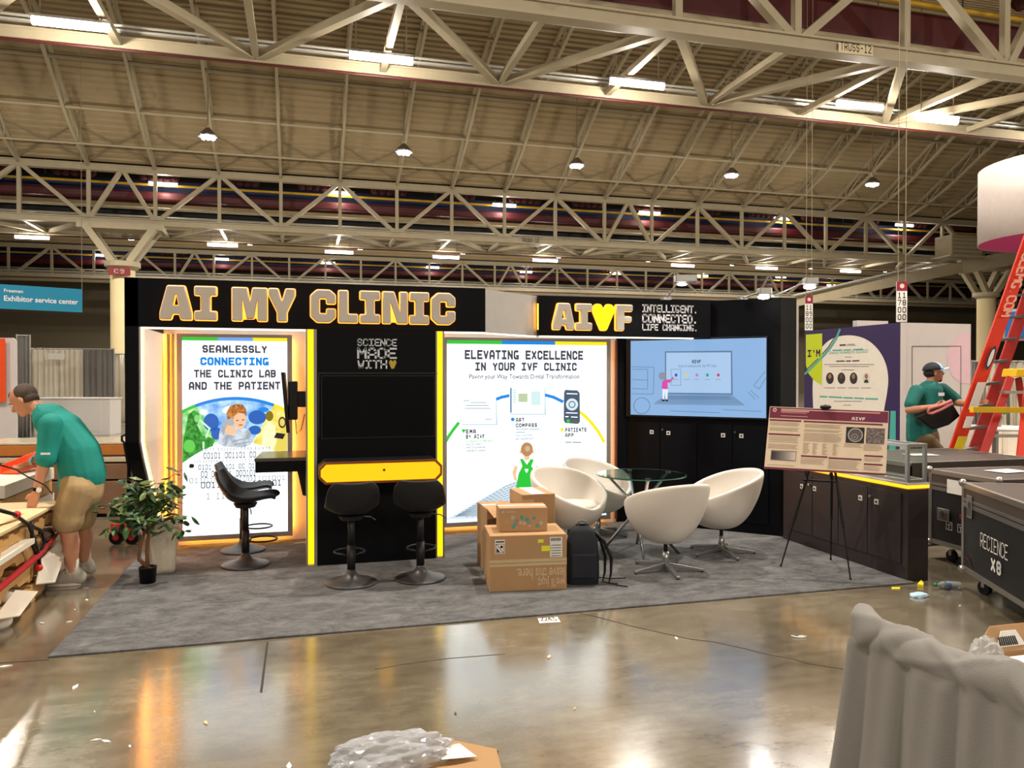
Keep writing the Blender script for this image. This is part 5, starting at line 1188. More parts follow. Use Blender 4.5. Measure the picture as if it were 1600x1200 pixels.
lines_px(far, [(1281, 619.5, 1293, 620), (1295, 620, 1316, 621.2), (1318, 621.4, 1333, 622), (1335, 622, 1350, 622.8), (1352, 623, 1372, 623.6)], 2.2, PTL, 'printed_lines', pb, .004)
lines_px(far, [(1307, 564.4, 1320, 564.2), (1322, 564.2, 1330, 564), (1332, 564, 1343, 563.6)], 1.9, PDK, 'printed_lines', pb, .004)
lines_px(far, [(1288, 569.5, 1366, 569.5), (1296, 572.5, 1358, 572.5), (1315, 578, 1335, 578), (1288, 606, 1305, 606), (1308, 606, 1322, 606), (1326, 606, 1342, 606), (1346, 606, 1361, 606), (1303, 627, 1347, 627), (1318, 633, 1330, 633), (1320, 558, 1331, 558)], 1, mat('print_greyviolet', (130, 118, 124), .6), 'printed_lines', pb, .004)
poly(far, [(1392, 642), (1400, 642), (1400, 720), (1388, 720)], PTL, 'printed_teal_bar', pb, .004)
lines_px(fp, [(1425, 541, 1501, 541), (1425, 541, 1425, 720), (1501, 541, 1501, 720)], 1.3, mat('door_outline', (110, 100, 100), .6), 'door_seam', pb, .004)
poly(fp, ell(1503, 560, 24, 42, a0=0, a1=360)[0:0] + [(1516, 520), (1500, 522), (1487, 534), (1480, 552), (1480, 570), (1488, 588), (1500, 598), (1516, 600)], mat('soft_pink', (212, 178, 186), .6), 'printed_pink_circle', pb, .003)
# hanging aisle number signs
def aisle_sign(px0, px1, py0, py1, t, cols, label):
    a = P(px0, py0, t); b = P(px1, py1, t); u = V((math.cos(YAW), -math.sin(YAW), 0)); c = (a + b) / 2; w_ = (P(px1, py0, t) - a).length; h = a.z - b.z
    o = thing('aisle_sign', label, 'sign', c); pl = Plane(c, u, V((-math.sin(YAW), -math.cos(YAW), 0)))
    G().prism([pl.pt(-w_ / 2, c.z - h / 2, 0), pl.pt(w_ / 2, c.z - h / 2, 0), pl.pt(w_ / 2, c.z + h / 2, 0), pl.pt(-w_ / 2, c.z + h / 2, 0)], -pl.n * .02).obj('board', LABW, o)
    G().prism([pl.pt(-w_ / 2, c.z + h * .27, .001), pl.pt(w_ / 2, c.z + h * .27, .001), pl.pt(w_ / 2, c.z + h / 2, .001), pl.pt(-w_ / 2, c.z + h / 2, .001)], pl.n * .002).obj('maroon_header', mat('sign_maroon', (130, 30, 55), .5), o)
    G().add([pl.pt(w_ * .22 * math.cos(k * math.pi / 8), c.z + h * .39 + w_ * .22 * math.sin(k * math.pi / 8), .005) for k in range(16)], [tuple(range(16))]).obj('emblem', mat('poster_pale', (236, 190, 170), .6), o)
    for ci, s_ in enumerate(cols):
        for k, ch in enumerate(s_):
            hh = h * .72 / 4; z1 = c.z + h * .25 - k * hh; x = -w_ / 2 + w_ * (.1 + .45 * ci)
            stroke_text(ch, pl, (x, z1 - hh * .1, x + w_ * .33, z1 - hh * .9), BLACKM, 'number', o, 1.1, px=False, off=.004)
    for sx in (-.35, .35): G().cyl(pl.pt(w_ * sx, c.z + h / 2, -.01), pl.pt(w_ * sx, 11, -.01), .006, seg=5).obj('hanging_wire', STEELD, o)
aisle_sign(1401, 1417.5, 440, 503, 14, ('1700', '1800'), 'white hanging aisle sign numbered 1700 and 1800, larger and nearer')
aisle_sign(1258, 1270, 462, 516, 16.5, ('1800', '1900'), 'white hanging aisle sign numbered 1800 and 1900 beside the black wall')

# hanging drum sign at top right
q = P(1668, 375, 12.0); zb_ = q.z
dr = thing('hanging_drum_sign', 'round white fabric hanging sign with magenta underside at the right edge', 'hanging sign', (q.x, q.y, zb_))
G().lathe([(1.2, 0), (1.2, 1.17)], (q.x, q.y, zb_), 64).obj('fabric_wall', mat('white_fabric', (226, 214, 208), .7), dr, smooth=True, solid=.01)
G().lathe([(0, 0), (1.195, 0), (1.195, .01), (0, .01)], (q.x, q.y, zb_), 64).obj('underside', mat('magenta_fabric', (200, 20, 120), .7), dr)
for dx in (-.8, .8): G().cyl((q.x + dx, q.y, zb_ + 1.17), (q.x + dx * .2, q.y, 11.5), .008, seg=5).obj('hanging_wire', STEELD, dr)
g = G(); NC = [(188, .25), (188, .62), (191, .80), (196, .84), (201, .66), (206, .34), (211, .25), (216, .4), (216, .8)]
pts = []
for a, f in NC:
    aa = math.radians(a + 8); pts.append(V((q.x + 1.212 * math.cos(aa), q.y + 1.212 * math.sin(aa), zb_ + 1.17 * f)))
G().tube(pts, .02, 6).obj('outlined_emblem', mat('brown_outline', (120, 70, 50), .5), dr)

# ------------------------------------------------------------------ ladders
LR = mat('ladder_orange_red', (214, 52, 22), .45, var=.05); LR2 = mat('ladder_dark_red', (168, 28, 22), .45)
LYE = mat('ladder_yellow', (232, 186, 20), .5)
ld = thing('tall_ladder', 'tall orange-red fibreglass ladder leaning across the right edge, held by the man', 'ladder', P(1492, 760, 9.3))
def rail(a, b, w_, d_, m, nm, par):
    g = G(); dd = (b - a).normalized(); right = V((math.cos(YAW), -math.sin(YAW), 0)); sd = (right - dd * right.dot(dd)).normalized(); dep = dd.cross(sd)
    q = [a - sd * w_ / 2, a + sd * w_ / 2, b + sd * w_ / 2, b - sd * w_ / 2]; g.prism(q, dep * d_); return g.obj(nm, m, par, bev=.004)
A0, A1 = P(1464, 787, 9.3), P(1622, 340, 9.1)
B0, B1 = P(1496, 780, 9.62), P(1650, 340, 9.42)
ra = rail(A0, A1, .155, .03, LR, 'side_rail', ld); rb = rail(B0, B1, .14, .03, LR2, 'side_rail', ld)
for k in range(13):
    f = .03 + k * .078; a = A0.lerp(A1, f); b = B0.lerp(B1, f); G().beam(a + V((.03, .02, 0)), b, .075, .03).obj('rung', ALU, ld)
PA = Plane(A0 - V((0, 0, 0)), V((math.cos(YAW), -math.sin(YAW), 0)), V((-math.sin(YAW), -math.cos(YAW), 0)))
def on_rail(f0, f1, w0, w1, m, nm, off=.04):
    dd = (A1 - A0); sd = V((math.cos(YAW), -math.sin(YAW), 0)); n = V((-math.sin(YAW), -math.cos(YAW), 0))
    G().prism([A0 + dd * f0 + sd * w0 + n * off, A0 + dd * f0 + sd * w1 + n * off, A0 + dd * f1 + sd * w1 + n * off, A0 + dd * f1 + sd * w0 + n * off], n * .003).obj(nm, m, ld)
on_rail(.19, .24, -.055, .06, mat('yellow_warning', (220, 196, 40), .5), 'warning_sticker'); on_rail(.27, .31, -.04, .05, LABW, 'sticker'); on_rail(.335, .43, -.05, .055, LABW, 'sticker')
dd = (A1 - A0).normalized(); sdv = V((math.cos(YAW), -math.sin(YAW), 0)); nv = V((-math.sin(YAW), -math.cos(YAW), 0))
c_ = A0 + (A1 - A0) * .515; g = G(); g.add([c_ + dd * .15 * math.sin(a) + sdv * .042 * math.cos(a) + nv * .045 for a in [k * math.pi / 12 for k in range(24)]], [tuple(range(24))]); g.obj('oval_maker_plate', mat('navy_plate', (36, 40, 90), .5), ld)
g = G(); g.add([c_ + dd * .11 * math.sin(a) + sdv * .024 * math.cos(a) + nv * .047 for a in [k * math.pi / 12 for k in range(24)]], [tuple(range(24))]); g.obj('oval_maker_plate', LABW, ld)
# lettering up the rail
txt = 'EAGLEMG.COM'; st_, en_ = .66, .93; g = G()
for i, ch in enumerate(txt[::-1]):
    f0 = st_ + (en_ - st_) * i / len(txt); base = A0 + (A1 - A0) * f0; hh = (A1 - A0).length * (en_ - st_) / len(txt) * .78
    for line in SF[ch].split('|'):
        pts = [tuple(map(float, q_.split(','))) for q_ in line.split()]
        for (x0, y0), (x1, y1) in zip(pts, pts[1:]):
            def W(x, y): return base + dd * hh * (1 - x / 4) + sdv * (y / 6 - .5) * .10 + nv * .045
            g.beam(W(x0, y0), W(x1, y1), .021, .003, up=nv)
g.obj('rail_lettering', mat('pale_red_lettering', (236, 170, 150), .6), ld)
sl = thing('step_ladder', 'red fibreglass step ladder with yellow top cap at the right edge', 'ladder', P(1560, 790, 9.0))
rail(P(1578, 590, 8.9), P(1523, 745, 8.6), .08, .03, LR2, 'side_rail', sl); rail(P(1606, 590, 8.9), P(1588, 750, 8.6), .075, .03, LR, 'side_rail', sl)
rail(P(1590, 590, 9.1), P(1612, 745, 9.6), .07, .03, LR2, 'side_rail', sl)
for a, b in (((1523, 745), (1505, 800)), ((1588, 750), (1582, 800))): rail(P(a[0], a[1], 8.6), floor_at(b[0] - 4, 813), .08, .03, LR2, 'side_rail', sl)
for y_, xa, xb in ((613, 1566, 1602), (681, 1545, 1596), (718, 1532, 1592)): G().beam(P(xa, y_, 8.75), P(xb, y_, 8.75), .09, .03).obj('step', ALU, sl)
G().prism([P(1589, 576, 8.85), P(1640, 576, 8.85), P(1642, 589, 8.85), P(1586, 589, 8.85)], V((.07, .25, 0))).obj('top_cap', LYE, sl, bev=.01)
o = G().beam(P(1518, 640, 8.3), P(1660, 641, 8.6), .05, .06).obj('yellow_ladder_rail', LYE); tag(o, 'yellow ladder rail lying level across both red ladders at right', 'ladder')

# ------------------------------------------------------------------ lounge and drapes at far right
LC = mat('white_sofa_leather', (216, 206, 192), .45)
so = thing('white_sofa', 'white leather sofa behind the red ladders at right', 'sofa', P(1570, 720, 11.6))
bz = P(1570, 700, 11.8)
for px in (1512, 1568): 
    c_ = P(px + 26, 690, 11.8); G().box((c_.x, c_.y, .62), (.56, .2, .5)).obj('back_cushion', LC, so, bev=.05)
    G().box((c_.x, c_.y - .45, .36), (.56, .7, .18)).obj('seat_cushion', LC, so, bev=.05)
c_ = P(1566, 700, 11.8); G().box((c_.x, c_.y - .3, .16), (1.25, .95, .26)).obj('base', LC, so, bev=.03)
tbw = thing('round_white_table', 'round white high table between the ladders, with flowers on it', 'table', P(1560, 680, 10.8))
c_ = P(1555, 672, 10.6); G().lathe([(0, .9), (.42, .9), (.43, .92), (.42, .94), (0, .94)], (c_.x, c_.y, 0), 32).obj('top', WHITE, tbw); G().cyl((c_.x, c_.y, 0), (c_.x, c_.y, .9), .04).obj('leg', ALU, tbw)
pv = P(1553, 652, 10.6); fl_ = thing('flower_pot', 'pink and yellow flowers in a grey pot behind the ladder', 'flowers', pv)
G().lathe([(.0, .945), (.07, .945), (.085, 1.09), (.0, 1.09)], (c_.x, c_.y, 0), 14).obj('pot', GREYP, fl_)
for k in range(14):
    a = random.random() * 6.28; r = random.random() * .12; G().ball((c_.x + r * math.cos(a), c_.y + r * math.sin(a), 1.12 + random.random() * .13), .035, seg=8, rings=6).obj('bloom', (mat('pink_petal', (220, 50, 110), .6), mat('yellow_petal', (225, 200, 60), .6), mat('leaf_mid', (70, 110, 40), .6))[k % 3], fl_)
WDR = mat('white_drape', (214, 206, 188), .8, var=.04); GDR = mat('grey_drape', (120, 116, 112), .8, var=.06)
def drape(a, b, z0, z1, m, label, folds=14, amp=.05, rail_=True):
    t = thing('pipe_and_drape', label, 'drape', (a[0], a[1], z0)); a = V((a[0], a[1], 0)); b = V((b[0], b[1], 0)); d = b - a; n = V((-d.y, d.x, 0)).normalized()
    ph = random.random() * 6
    def fn(u, v): 
        w_ = math.sin(u * folds * 6.28 + ph + .6 * math.sin(u * 17)) * amp * (.5 + .5 * v) + .3 * amp * math.sin(u * folds * 15)
        q = a + d * u + n * w_; return V((q.x, q.y, z1 - v * (z1 - z0)))
    G().grid(fn, folds * 10, 5).obj('cloth', m, t, smooth=True, solid=.004)
    if rail_:
        G().cyl(a + V((0, 0, z1 + .01)), b + V((0, 0, z1 + .01)), .02, seg=8).obj('rail', ALU, t)
        for q_ in (a, b): G().cyl(q_, q_ + V((0, 0, z1 + .04)), .022, seg=8).obj('upright', ALU, t)
    return t
def xy(px, t): q_ = P(px, 587, t); return (q_.x, q_.y)
drape(xy(130, 23.4), xy(178, 23.6), .01, 2.44, GDR, 'grey drape beside the white drape at left background', 5)
drape(xy(48, 23.2), xy(130, 23.4), .01, 2.44, WDR, 'white drape with small name sign in the left background', 10)
drape(xy(179, 26), xy(240, 26.5), .01, 2.36, WDR, 'pale drape glimpsed just left of the booth wall', 5)
drape(xy(26, 19.5), xy(47, 19.7), .01, 2.65, GDR, 'grey drape beside the orange banner stand at far left', 3)
drape(xy(1517, 14.6), xy(1536, 14.6), .01, 1.9, GDR, 'short grey drape beside the right column', 3)
drape(xy(1536, 14.7), xy(1640, 14.9), .01, 1.9, WDR, 'white drape behind the ladders at right', 10)
for px0, px1, y_, t_ in ((78, 100, 555, 23.0),):
    a = P(px0, 552, 23); b = P(px1, 562, 23); o = G().box((a + b) / 2 + V((0, -.06, 0)), (.42, .01, .18)).obj('name_sign', LABW); tag(o, 'small white name sign pinned to the white drape', 'sign')
c_ = P(122, 647, 21.5); wc = thing('white_reception_counter', 'long white reception counter before the drapes at left', 'counter', (c_.x, c_.y, 0))
G().box((c_.x, c_.y, .5), (2.1, .6, 1.0), -YAW).obj('body', WHITE, wc, bev=.01); G().box((c_.x, c_.y, 1.01), (2.16, .66, .04), -YAW).obj('top', WHITE, wc, bev=.005)
pl = Plane((c_.x, c_.y, 0), V((math.cos(YAW), -math.sin(YAW), 0)), V((-math.sin(YAW), -math.cos(YAW), 0)))
G().prism([pl.pt(-.95, .1, .3), pl.pt(.8, .1, .3), pl.pt(.8, .93, .3), pl.pt(-.95, .93, .3)], pl.n * .012).obj('front_panel', WHITE, wc)
# orange banner stand
ob = thing('banner_stand', 'white banner stand with orange block at the left edge', 'banner', P(5, 690, 13.5))
rl = V((math.cos(YAW), -math.sin(YAW), 0)); a = P(-60, 528, 13.5); b = P(27, 528, 13.5)
zz = .02
G().prism([V((a.x, a.y, zz)), V((b.x, b.y, zz)), V((b.x, b.y, a.z - .06)), V((b.x, b.y, a.z - .06)) - rl * .06 + V((0, 0, .06)), V((a.x, a.y, a.z))], nv * .03).obj('panel', WPB, ob)
a = P(-60, 529, 13.4); b = P(9, 628, 13.4); G().prism([V((a.x, a.y, b.z)), V((b.x, b.y, b.z)), V((b.x, b.y, a.z)), V((a.x, a.y, a.z))], nv * .01).obj('orange_block', mat('orange_print', (222, 74, 22), .6), ob)
# blue hanging banner
tr_, br_ = P(128, 452, 20), P(128, 488, 20); tl2, bl2 = P(-70, 440, 18.3), P(-70, 478, 18.3)
bn = thing('hanging_banner', 'blue hanging banner reading Exhibitor service center at upper left', 'banner', tr_)
bl2.z = br_.z; tl2.z = tr_.z
G().prism([tl2, tr_, br_, bl2], V((.0, .03, 0))).obj('cloth', mat('banner_blue', (20, 140, 180), .6, var=.04), bn)
du_ = (tr_ - tl2); pbn = Plane((tr_.x, tr_.y, 0), V((du_.x, du_.y, 0)), V((du_.y, -du_.x, 0)).normalized())
font_text('Exhibitor service center', pbn, (6, 461.5, 122, 476), WL, 'printed_text', bn, .01, weight=.02)
font_text('Freeman', pbn, (6, 451, 36, 458), WL, 'printed_text', bn, .01, weight=.02)
for p_ in (tr_, tl2): G().cyl(p_, V((p_.x, p_.y, 14)), .008, seg=5).obj('hanging_wire', STEELD, bn)
# blue S sign right
a = P(1571, 487, 14.4); b = P(1640, 527, 14.4)
bs = thing('blue_sign', 'blue sign with white letter S cut by the right edge', 'sign', a); pls = Plane((a.x, a.y, 0), rl, nv)
G().prism([V((a.x, a.y, b.z)), V((b.x, b.y, b.z)), V((b.x, b.y, a.z)), a], nv * .02).obj('board', mat('sign_blue', (30, 110, 190), .5), bs)
stroke_text('S', pls, (1579, 502, 1589, 523), WL, 'letter', bs, 1.1, off=.025)
G().prism([P(1568, 484, 14.5), P(1650, 478, 14.5), P(1650, 531, 14.5), P(1568, 533, 14.5)], -nv * .02).obj('backing', WPB, bs)
G().beam(P(1573, 533, 14.45), P(1576, 690, 14.45), .04, .04).obj('leg', ALU, bs)

# ------------------------------------------------------------------ plant, bin, jack, wooden stack
pt = floor_at(231, 910, CZ); pl_ = thing('potted_ficus', 'small artificial ficus tree in a black pot at the left carpet corner', 'plant', pt)
G().lathe([(0, 0), (.058, 0), (.066, .12), (.07, .125), (.06, .125), (.058, .11), (0, .11)], pt, 28).obj('pot', BLKPL, pl_, smooth=True)
BARK = mat('ficus_bark', (120, 82, 54), .8, var=.25, scale=30, bump=.2)
stems = [[(0, 0, .1), (-.005, 0, .25), (.01, 0, .4), (.0, 0, .55), (-.02, 0, .68)], [(.02, 0, .1), (-.06, -.02, .19), (-.05, -.02, .3), (-.015, 0, .42)]]
for s_ in stems: G().tube([pt + V(p_) for p_ in s_], [.017, .015, .013, .012, .008][:len(s_)], 8).obj('trunk', BARK, pl_, smooth=True)
lm = G(); LV = [(0, 0), (.012, .018), (.016, .04), (.012, .062), (0, .085), (-.012, .062), (-.016, .04), (-.012, .018)]
lm.add([V((x, y_, -abs(x) * .4 - y_ * y_ * 2)) for x, y_ in LV] + [V((0, .04, .004))], [(i, (i + 1) % 8, 8) for i in range(8)])
LEAFS = []
for i, c_ in enumerate(((58, 92, 44), (38, 68, 36), (104, 124, 70))):
    me = lm.mesh('leaf'); me.materials.append(mat('ficus_leaf_%d' % i, c_, .4, var=.2, scale=20)); LEAFS.append(me)
rr = V((math.cos(YAW), -math.sin(YAW), 0)); ff = V((math.sin(YAW), math.cos(YAW), 0))
br_pts = []
for k in range(34):
    a = random.random() * 6.28; el = random.uniform(-.35, 1.1); st0 = pt + V((0, 0, random.uniform(.42, .68))); ln = random.uniform(.18, .40) * (1.0 if el < .7 else .75)
    dirv = (rr * math.cos(a) + ff * math.sin(a) * .75) * math.cos(el) + V((0, 0, math.sin(el))); en = st0 + dirv * ln
    if k == 0: en = pt + rr * .36 + V((0, 0, .52))
    if k == 1: en = pt + rr * .3 + V((0, 0, .4))
    if k == 2: en = pt - rr * .36 - ff * .12 + V((0, 0, .6))
    mid_ = st0.lerp(en, .5) + V((0, 0, .03)); G().tube([st0, mid_, en], [.004, .003, .0015], 5).obj('branch', BARK, pl_)
    for j in range(9):
        f = .25 + .8 * j / 8; q_ = st0.lerp(en, min(f, 1)) + V((random.uniform(-.03, .03), random.uniform(-.03, .03), random.uniform(-.03, .03)))
        o = link('leaf', LEAFS[random.choice((0, 0, 1, 1, 2))], pl_); o.matrix_parent_inverse = Matrix.Translation(-pt)
        o.location = q_; o.rotation_euler = (random.uniform(-1.0, .6), random.uniform(-.6, .6), random.random() * 6.28); s_ = random.uniform(1.0, 1.5); o.scale = (s_ * 1.15, s_, s_)
# bin with liner
pw = floor_at(254, 893, CZ); bn_ = thing('waste_bin', 'white waste bin lined with a bag, between the plant and lit panel', 'bin', pw)
g = G()
def fbn(u, v):
    th = u * 2 * math.pi; cx, cy = math.cos(th), math.sin(th); s_ = .085 + .03 * v
    wr = .003 * math.sin(th * 9 + v * 7)
    return pw + Matrix.Rotation(.25, 3, 'Z') @ V(((s_ * 1.05 + wr) * math.copysign(abs(cx) ** .35, cx), (s_ * .85 + wr) * math.copysign(abs(cy) ** .35, cy), v * .42))
BIN = mat('bin_liner', (212, 202, 182), .45, bump=.25, bscale=18)
g.grid(fbn, 48, 12, True).obj('bin_body', BIN, bn_, smooth=True, solid=.003)
def fbl(u, v):
    p_ = fbn(u, 1 - v * .16); c_ = pw + V((0, 0, p_.z - pw.z)); return c_ + (p_ - c_) * (1.06 + .03 * math.sin(u * 40)) + V((0, 0, .012 + .006 * math.sin(u * 25)))
G().grid(fbl, 60, 5, True).obj('liner_rim', BIN, bn_, smooth=True, solid=.002); G().box(pw + V((0, 0, .25)), (.14, .11, .3), .25).obj('bag_contents', BIN, bn_, bev=.03)
# pallet jack
pj = floor_at(193, 850); jk = thing('pallet_jack', 'black pallet jack with red hub wheels standing behind the plant', 'pallet jack', pj)
RDM = mat('red_hub', (190, 30, 24), .5)
for dx in (-.06, .09): 
    wq = pj + rr * dx; k_ = G().cyl(wq + V((0, 0, .07)) - ff * .03, wq + V((0, 0, .07)) + ff * .03, .07, seg=20).obj('wheel', BLKPL, jk); G().cyl(wq + V((0, 0, .07)) - ff * .035, wq + V((0, 0, .07)) + ff * .035, .03, seg=14).obj('hub', RDM, k_)
G().box(pj + V((0, 0, .17)) + rr * .02, (.24, .12, .08), -YAW).obj('chassis', RDM, jk, bev=.01)
G().cyl(pj + V((0, 0, .14)) + rr * .05, pj + V((0, 0, .5)) + rr * .05, .06, .05, seg=16).obj('pump', BLKPL, jk)
G().tube([pj + V((0, 0, .3)) + rr * .05, pj + V((0, 0, .75)) + rr * .06, pj + V((0, 0, .98)) + rr * .02], .02, 8).obj('handle_shaft', BLKPL, jk)
hq = pj + V((0, 0, .98)) + rr * .02
G().tube([hq, hq + V((0, 0, .03)) - rr * .03, hq + V((0, 0, .07)) - rr * .03, hq + V((0, 0, .09)) + rr * .01, hq + V((0, 0, .05)) + rr * .04, hq], .012, 8).obj('handle_loop', BLKPL, jk)
# stack behind: long wooden crates in wrap
WOOD = mat('pallet_wood', (190, 146, 88), .75, var=.22, scale=6, stretch=(1, 6, 6)); WOODL = mat('plywood', (214, 186, 140), .7, var=.1, scale=3)
WOODD = mat('old_wood', (116, 84, 60), .8, var=.2, scale=8); WRAP = mat('stretch_wrap', (190, 176, 150), .15, spec=.8, var=.2, scale=20, bump=.5, bscale=14)
a = floor_at(140, 812); b = floor_at(236, 806); c_ = (a + b) / 2 - rr * .5
st = thing('crate_stack', 'long brown wrapped wooden crates stacked behind the bending worker', 'crates', (c_.x, c_.y, 0))
for z0, z1, m, nm, w_ in ((.04, .12, WOODD, 'pallet_board', 2.3), (.13, .42, WOODD, 'crate', 2.25), (.44, .62, WOODD, 'crate', 2.2), (.64, .70, WRAP, 'wrapped_sheet', 2.25), (.72, .84, mat('orange_wood', (176, 104, 40), .6, var=.15), 'crate', 2.2), (.845, .87, WRAP, 'wrapped_sheet', 2.2)):
    G().box((c_.x, c_.y + .4, (z0 + z1) / 2), (w_, .8, z1 - z0), -YAW * .6).obj(nm, m, st, bev=.006)
for dx in (-.9, 0, .9): G().box((c_.x + dx, c_.y + .4, .02), (.12, .8, .04), -YAW * .6).obj('foot_block', WOODD, st)

# pallets of the left foreground
PX1, PY0, PY1 = -1.885, 4.3, 6.92
palm = {}
def box_mesh(key, d, m):
    if key not in palm:
        me = G().box((0, 0, 0), d).mesh(key); me.materials.append(m); palm[key] = me
    return palm[key]
npal = 0
for layer in range(4):
    for cell, (ya, yb) in enumerate(((PY0, 5.6), (5.62, PY1))):
        z = .002 + layer * .148; off = random.uniform(-.03, .02) if layer else 0; x1 = PX1 + off; x0 = x1 - 1.15; L_ = yb - ya
        t = thing('wooden_pallet', ('%s pallet from the floor in the %s stack of the left pallets' % (ORD[layer], 'nearer' if cell == 0 else 'farther')), 'pallet', ((x0 + x1) / 2, (ya + yb) / 2, z), 'wooden pallets at left')
        for k in range(3):                      # stringers run along Y
            x = (x1 - .02, (x0 + x1) / 2, x0 + .02)[k]
            g = G(); prof_ = [(ya, 0), (ya + .15, 0), (ya + .19, .035), (ya + .38, .035), (ya + .42, 0), (yb - .42, 0), (yb - .38, .035), (yb - .19, .035), (yb - .15, 0), (yb, 0), (yb, .09), (ya, .09)]
            g.prism([V((x - .019, a_, z + .02 + b_)) for a_, b_ in prof_], (.038, 0, 0)); g.obj('stringer', WOOD, t)
        for k in range(7):
            yy = ya + .045 + k * (L_ - .09) / 6; o = link('top_board', box_mesh('deck_board', (1.15, .09, .018), WOOD), t); o.location = ((x0 + x1) / 2, yy, z + .119)
            if k % 3 == 0: o = link('bottom_board', box_mesh('bottom_deck_board', (1.15, .09, .018), WOOD), t); o.location = ((x0 + x1) / 2, yy, z + .01)
ztop = .002 + 4 * .148
o = G().box((PX1 - .58, 6.0, ztop + .03), (1.2, 1.85, .018)).obj('plywood_sheet', WOODL); tag(o, 'bare plywood sheet lying on top of the left pallets', 'plywood')
o = G().box((PX1 - .55, 5.9, ztop + .012), (1.1, 1.9, .016)).obj('plywood_sheet', WOODL); tag(o, 'lower plywood sheet peeping from under the top one on the pallets', 'plywood')
REDC = mat('red_strap', (170, 26, 34), .6)
o = G().tube([(PX1 + .035, 4.6, .25), (PX1 + .035, 5.6, .30), (PX1 + .035, 6.3, .34), (PX1 + .03, 6.75, .42)], .022, 8).obj('red_tube', REDC, smooth=True); tag(o, 'long red tube lying along the side of the pallets', 'tube')
WPP = mat('white_board', (222, 212, 196), .6)
o = G().prism([V((PX1 - .25, 4.9, .45)), V((PX1 + .06, 4.9, .44)), V((PX1 + .05, 6.15, .45)), V((PX1 - .25, 6.15, .46))], (0, 0, .04)).obj('white_board', WPP, bev=.004); tag(o, 'white plank wedged between the upper pallets at left', 'plank')
for i, (pts, lab) in enumerate((([(PX1 + .02, 6.25, .13), (PX1 + .1, 6.4, .1), (PX1 + .09, 6.75, .28), (PX1 + .02, 6.8, .33), (PX1 + .02, 6.35, .28)], 'crumpled white foam sheet poking out beside the worker shoe'), ([(PX1 + .0, 5.5, .10), (PX1 + .12, 5.6, .09), (PX1 + .12, 5.95, .15), (PX1 + .0, 5.9, .18)], 'white paper sheet sticking out of the lowest pallet'))):
    o = G().prism([V(p_) for p_ in pts], (.006, .0, .006)).obj('foam_sheet', WPP, solid=.004); tag(o, lab, 'foam sheet')
for i, (px, py, t_, r) in enumerate(((2, 940, 5.2, (.12, .07, .07)), (-8, 972, 5.0, (.1, .09, .06)))):
    q_ = P(px, py, t_); g = G(); g.ball(q_, r, seg=20, rings=12); o = g.obj('foam_roll', WPP, smooth=True); tag(o, ('upper' if i == 0 else 'lower') + ' rounded white foam piece at the bottom left pallet corner', 'foam')
# orange rail, fabric bag, black strap on the pallets
ORR = mat('orange_rail', (226, 84, 34), .5)
a = P(10, 762, 5.6); b = P(92, 722, 6.6); zz = ztop + .045
a = P(14, 742, 7.0); b = P(89, 712, 7.75)
pile = thing('panel_pile', 'low pile of white boards behind the left pallets carrying the orange rail', 'boards', (-3.1, 7.8, 0))
for k in range(6): G().box((-3.05 + .02 * (k % 2), 7.82, .06 + k * .125), (1.35, 1.3, .11), 0).obj('board', (WOOD, WPP)[k % 2], pile, bev=.004)
o = thing('orange_channel', 'orange metal channel rail lying on the pallet top under the worker arms', 'rail', a)
G().beam(a + V((0, 0, .012)), b + V((0, 0, .012)), .16, .012).obj('web', ORR, o); dd_ = (b - a).normalized(); nn_ = V((-dd_.y, dd_.x, 0)) * .08
G().beam(a + nn_ + V((0, 0, .05)), b + nn_ + V((0, 0, .05)), .01, .08).obj('flange', ORR, o); G().beam(a - nn_ + V((0, 0, .05)), b - nn_ + V((0, 0, .05)), .01, .08).obj('flange', ORR, o)
CLO = mat('cream_canvas', (214, 190, 148), .8, var=.06, bump=.2, bscale=8)
def fcv(u, v):
    x = -2.66 + u * .72; yy = 5.0 + v * 1.15
    e = min(u, 1 - u, v, 1 - v) * 4; z = ztop + .058 + .09 * min(1, e) * (.7 + .3 * math.sin(u * 9 + v * 5)) + .015 * math.sin(u * 21 - v * 13)
    z = max(z, ztop + .052)
    return V((x + .04 * math.sin(v * 8), yy, z))
o = G().grid(fcv, 30, 36).obj('canvas_bag', CLO, smooth=True, solid=.006); tag(o, 'cream canvas bag spread on the pallet top at the left edge', 'bag')
G().box((-2.2, 5.6, ztop + .155), (.22, .03, .004), .7).obj('black_patch', BLKPL, o)
a = P(24, 804, 5.85)
sp = thing('black_strap_harness', 'black strap with two red knobs hanging over the pallet side', 'strap', P(40, 830, 5.75))
PKX = Plane((-1.85, 0, 0), (0, 1, 0), (1, 0, 0))
K = lambda px, py, t_=None: PKX.at(px, py)
for pts in ([K(-2, 797, 5.9), K(20, 803, 5.85), K(28, 808), K(45, 820), K(66, 830)], [K(45, 820), K(53, 842), K(60, 865), K(62, 885)], [K(50, 815), K(50, 850), K(58, 868)], [K(66, 830), K(70, 848), K(60, 868)], [K(62, 832), K(78, 826), K(84, 836), K(72, 846)]):
    G().tube(pts, .013, 6).obj('strap', BLKPL, sp, smooth=True)
for q_ in (K(26, 804, 5.74), K(61, 887, 5.74)): G().ball(q_, .026, seg=14, rings=10).obj('red_knob', mat('bright_red', (200, 30, 26), .4), sp, smooth=True)
cb = G().tube([K(-5, 725, 5.6), K(25, 734, 5.7), K(45, 746, 5.8), K(70, 758, 5.95), K(82, 772, 6.1)], .005, 6).obj('black_cable', BLKPL, smooth=True); tag(cb, 'thin black cable curving through the bending worker hand', 'cable')
pn = thing('white_panel_pack', 'white boxed panels with dark slots lying behind the canvas bag', 'panel', (-3.2, 8.0, .76))
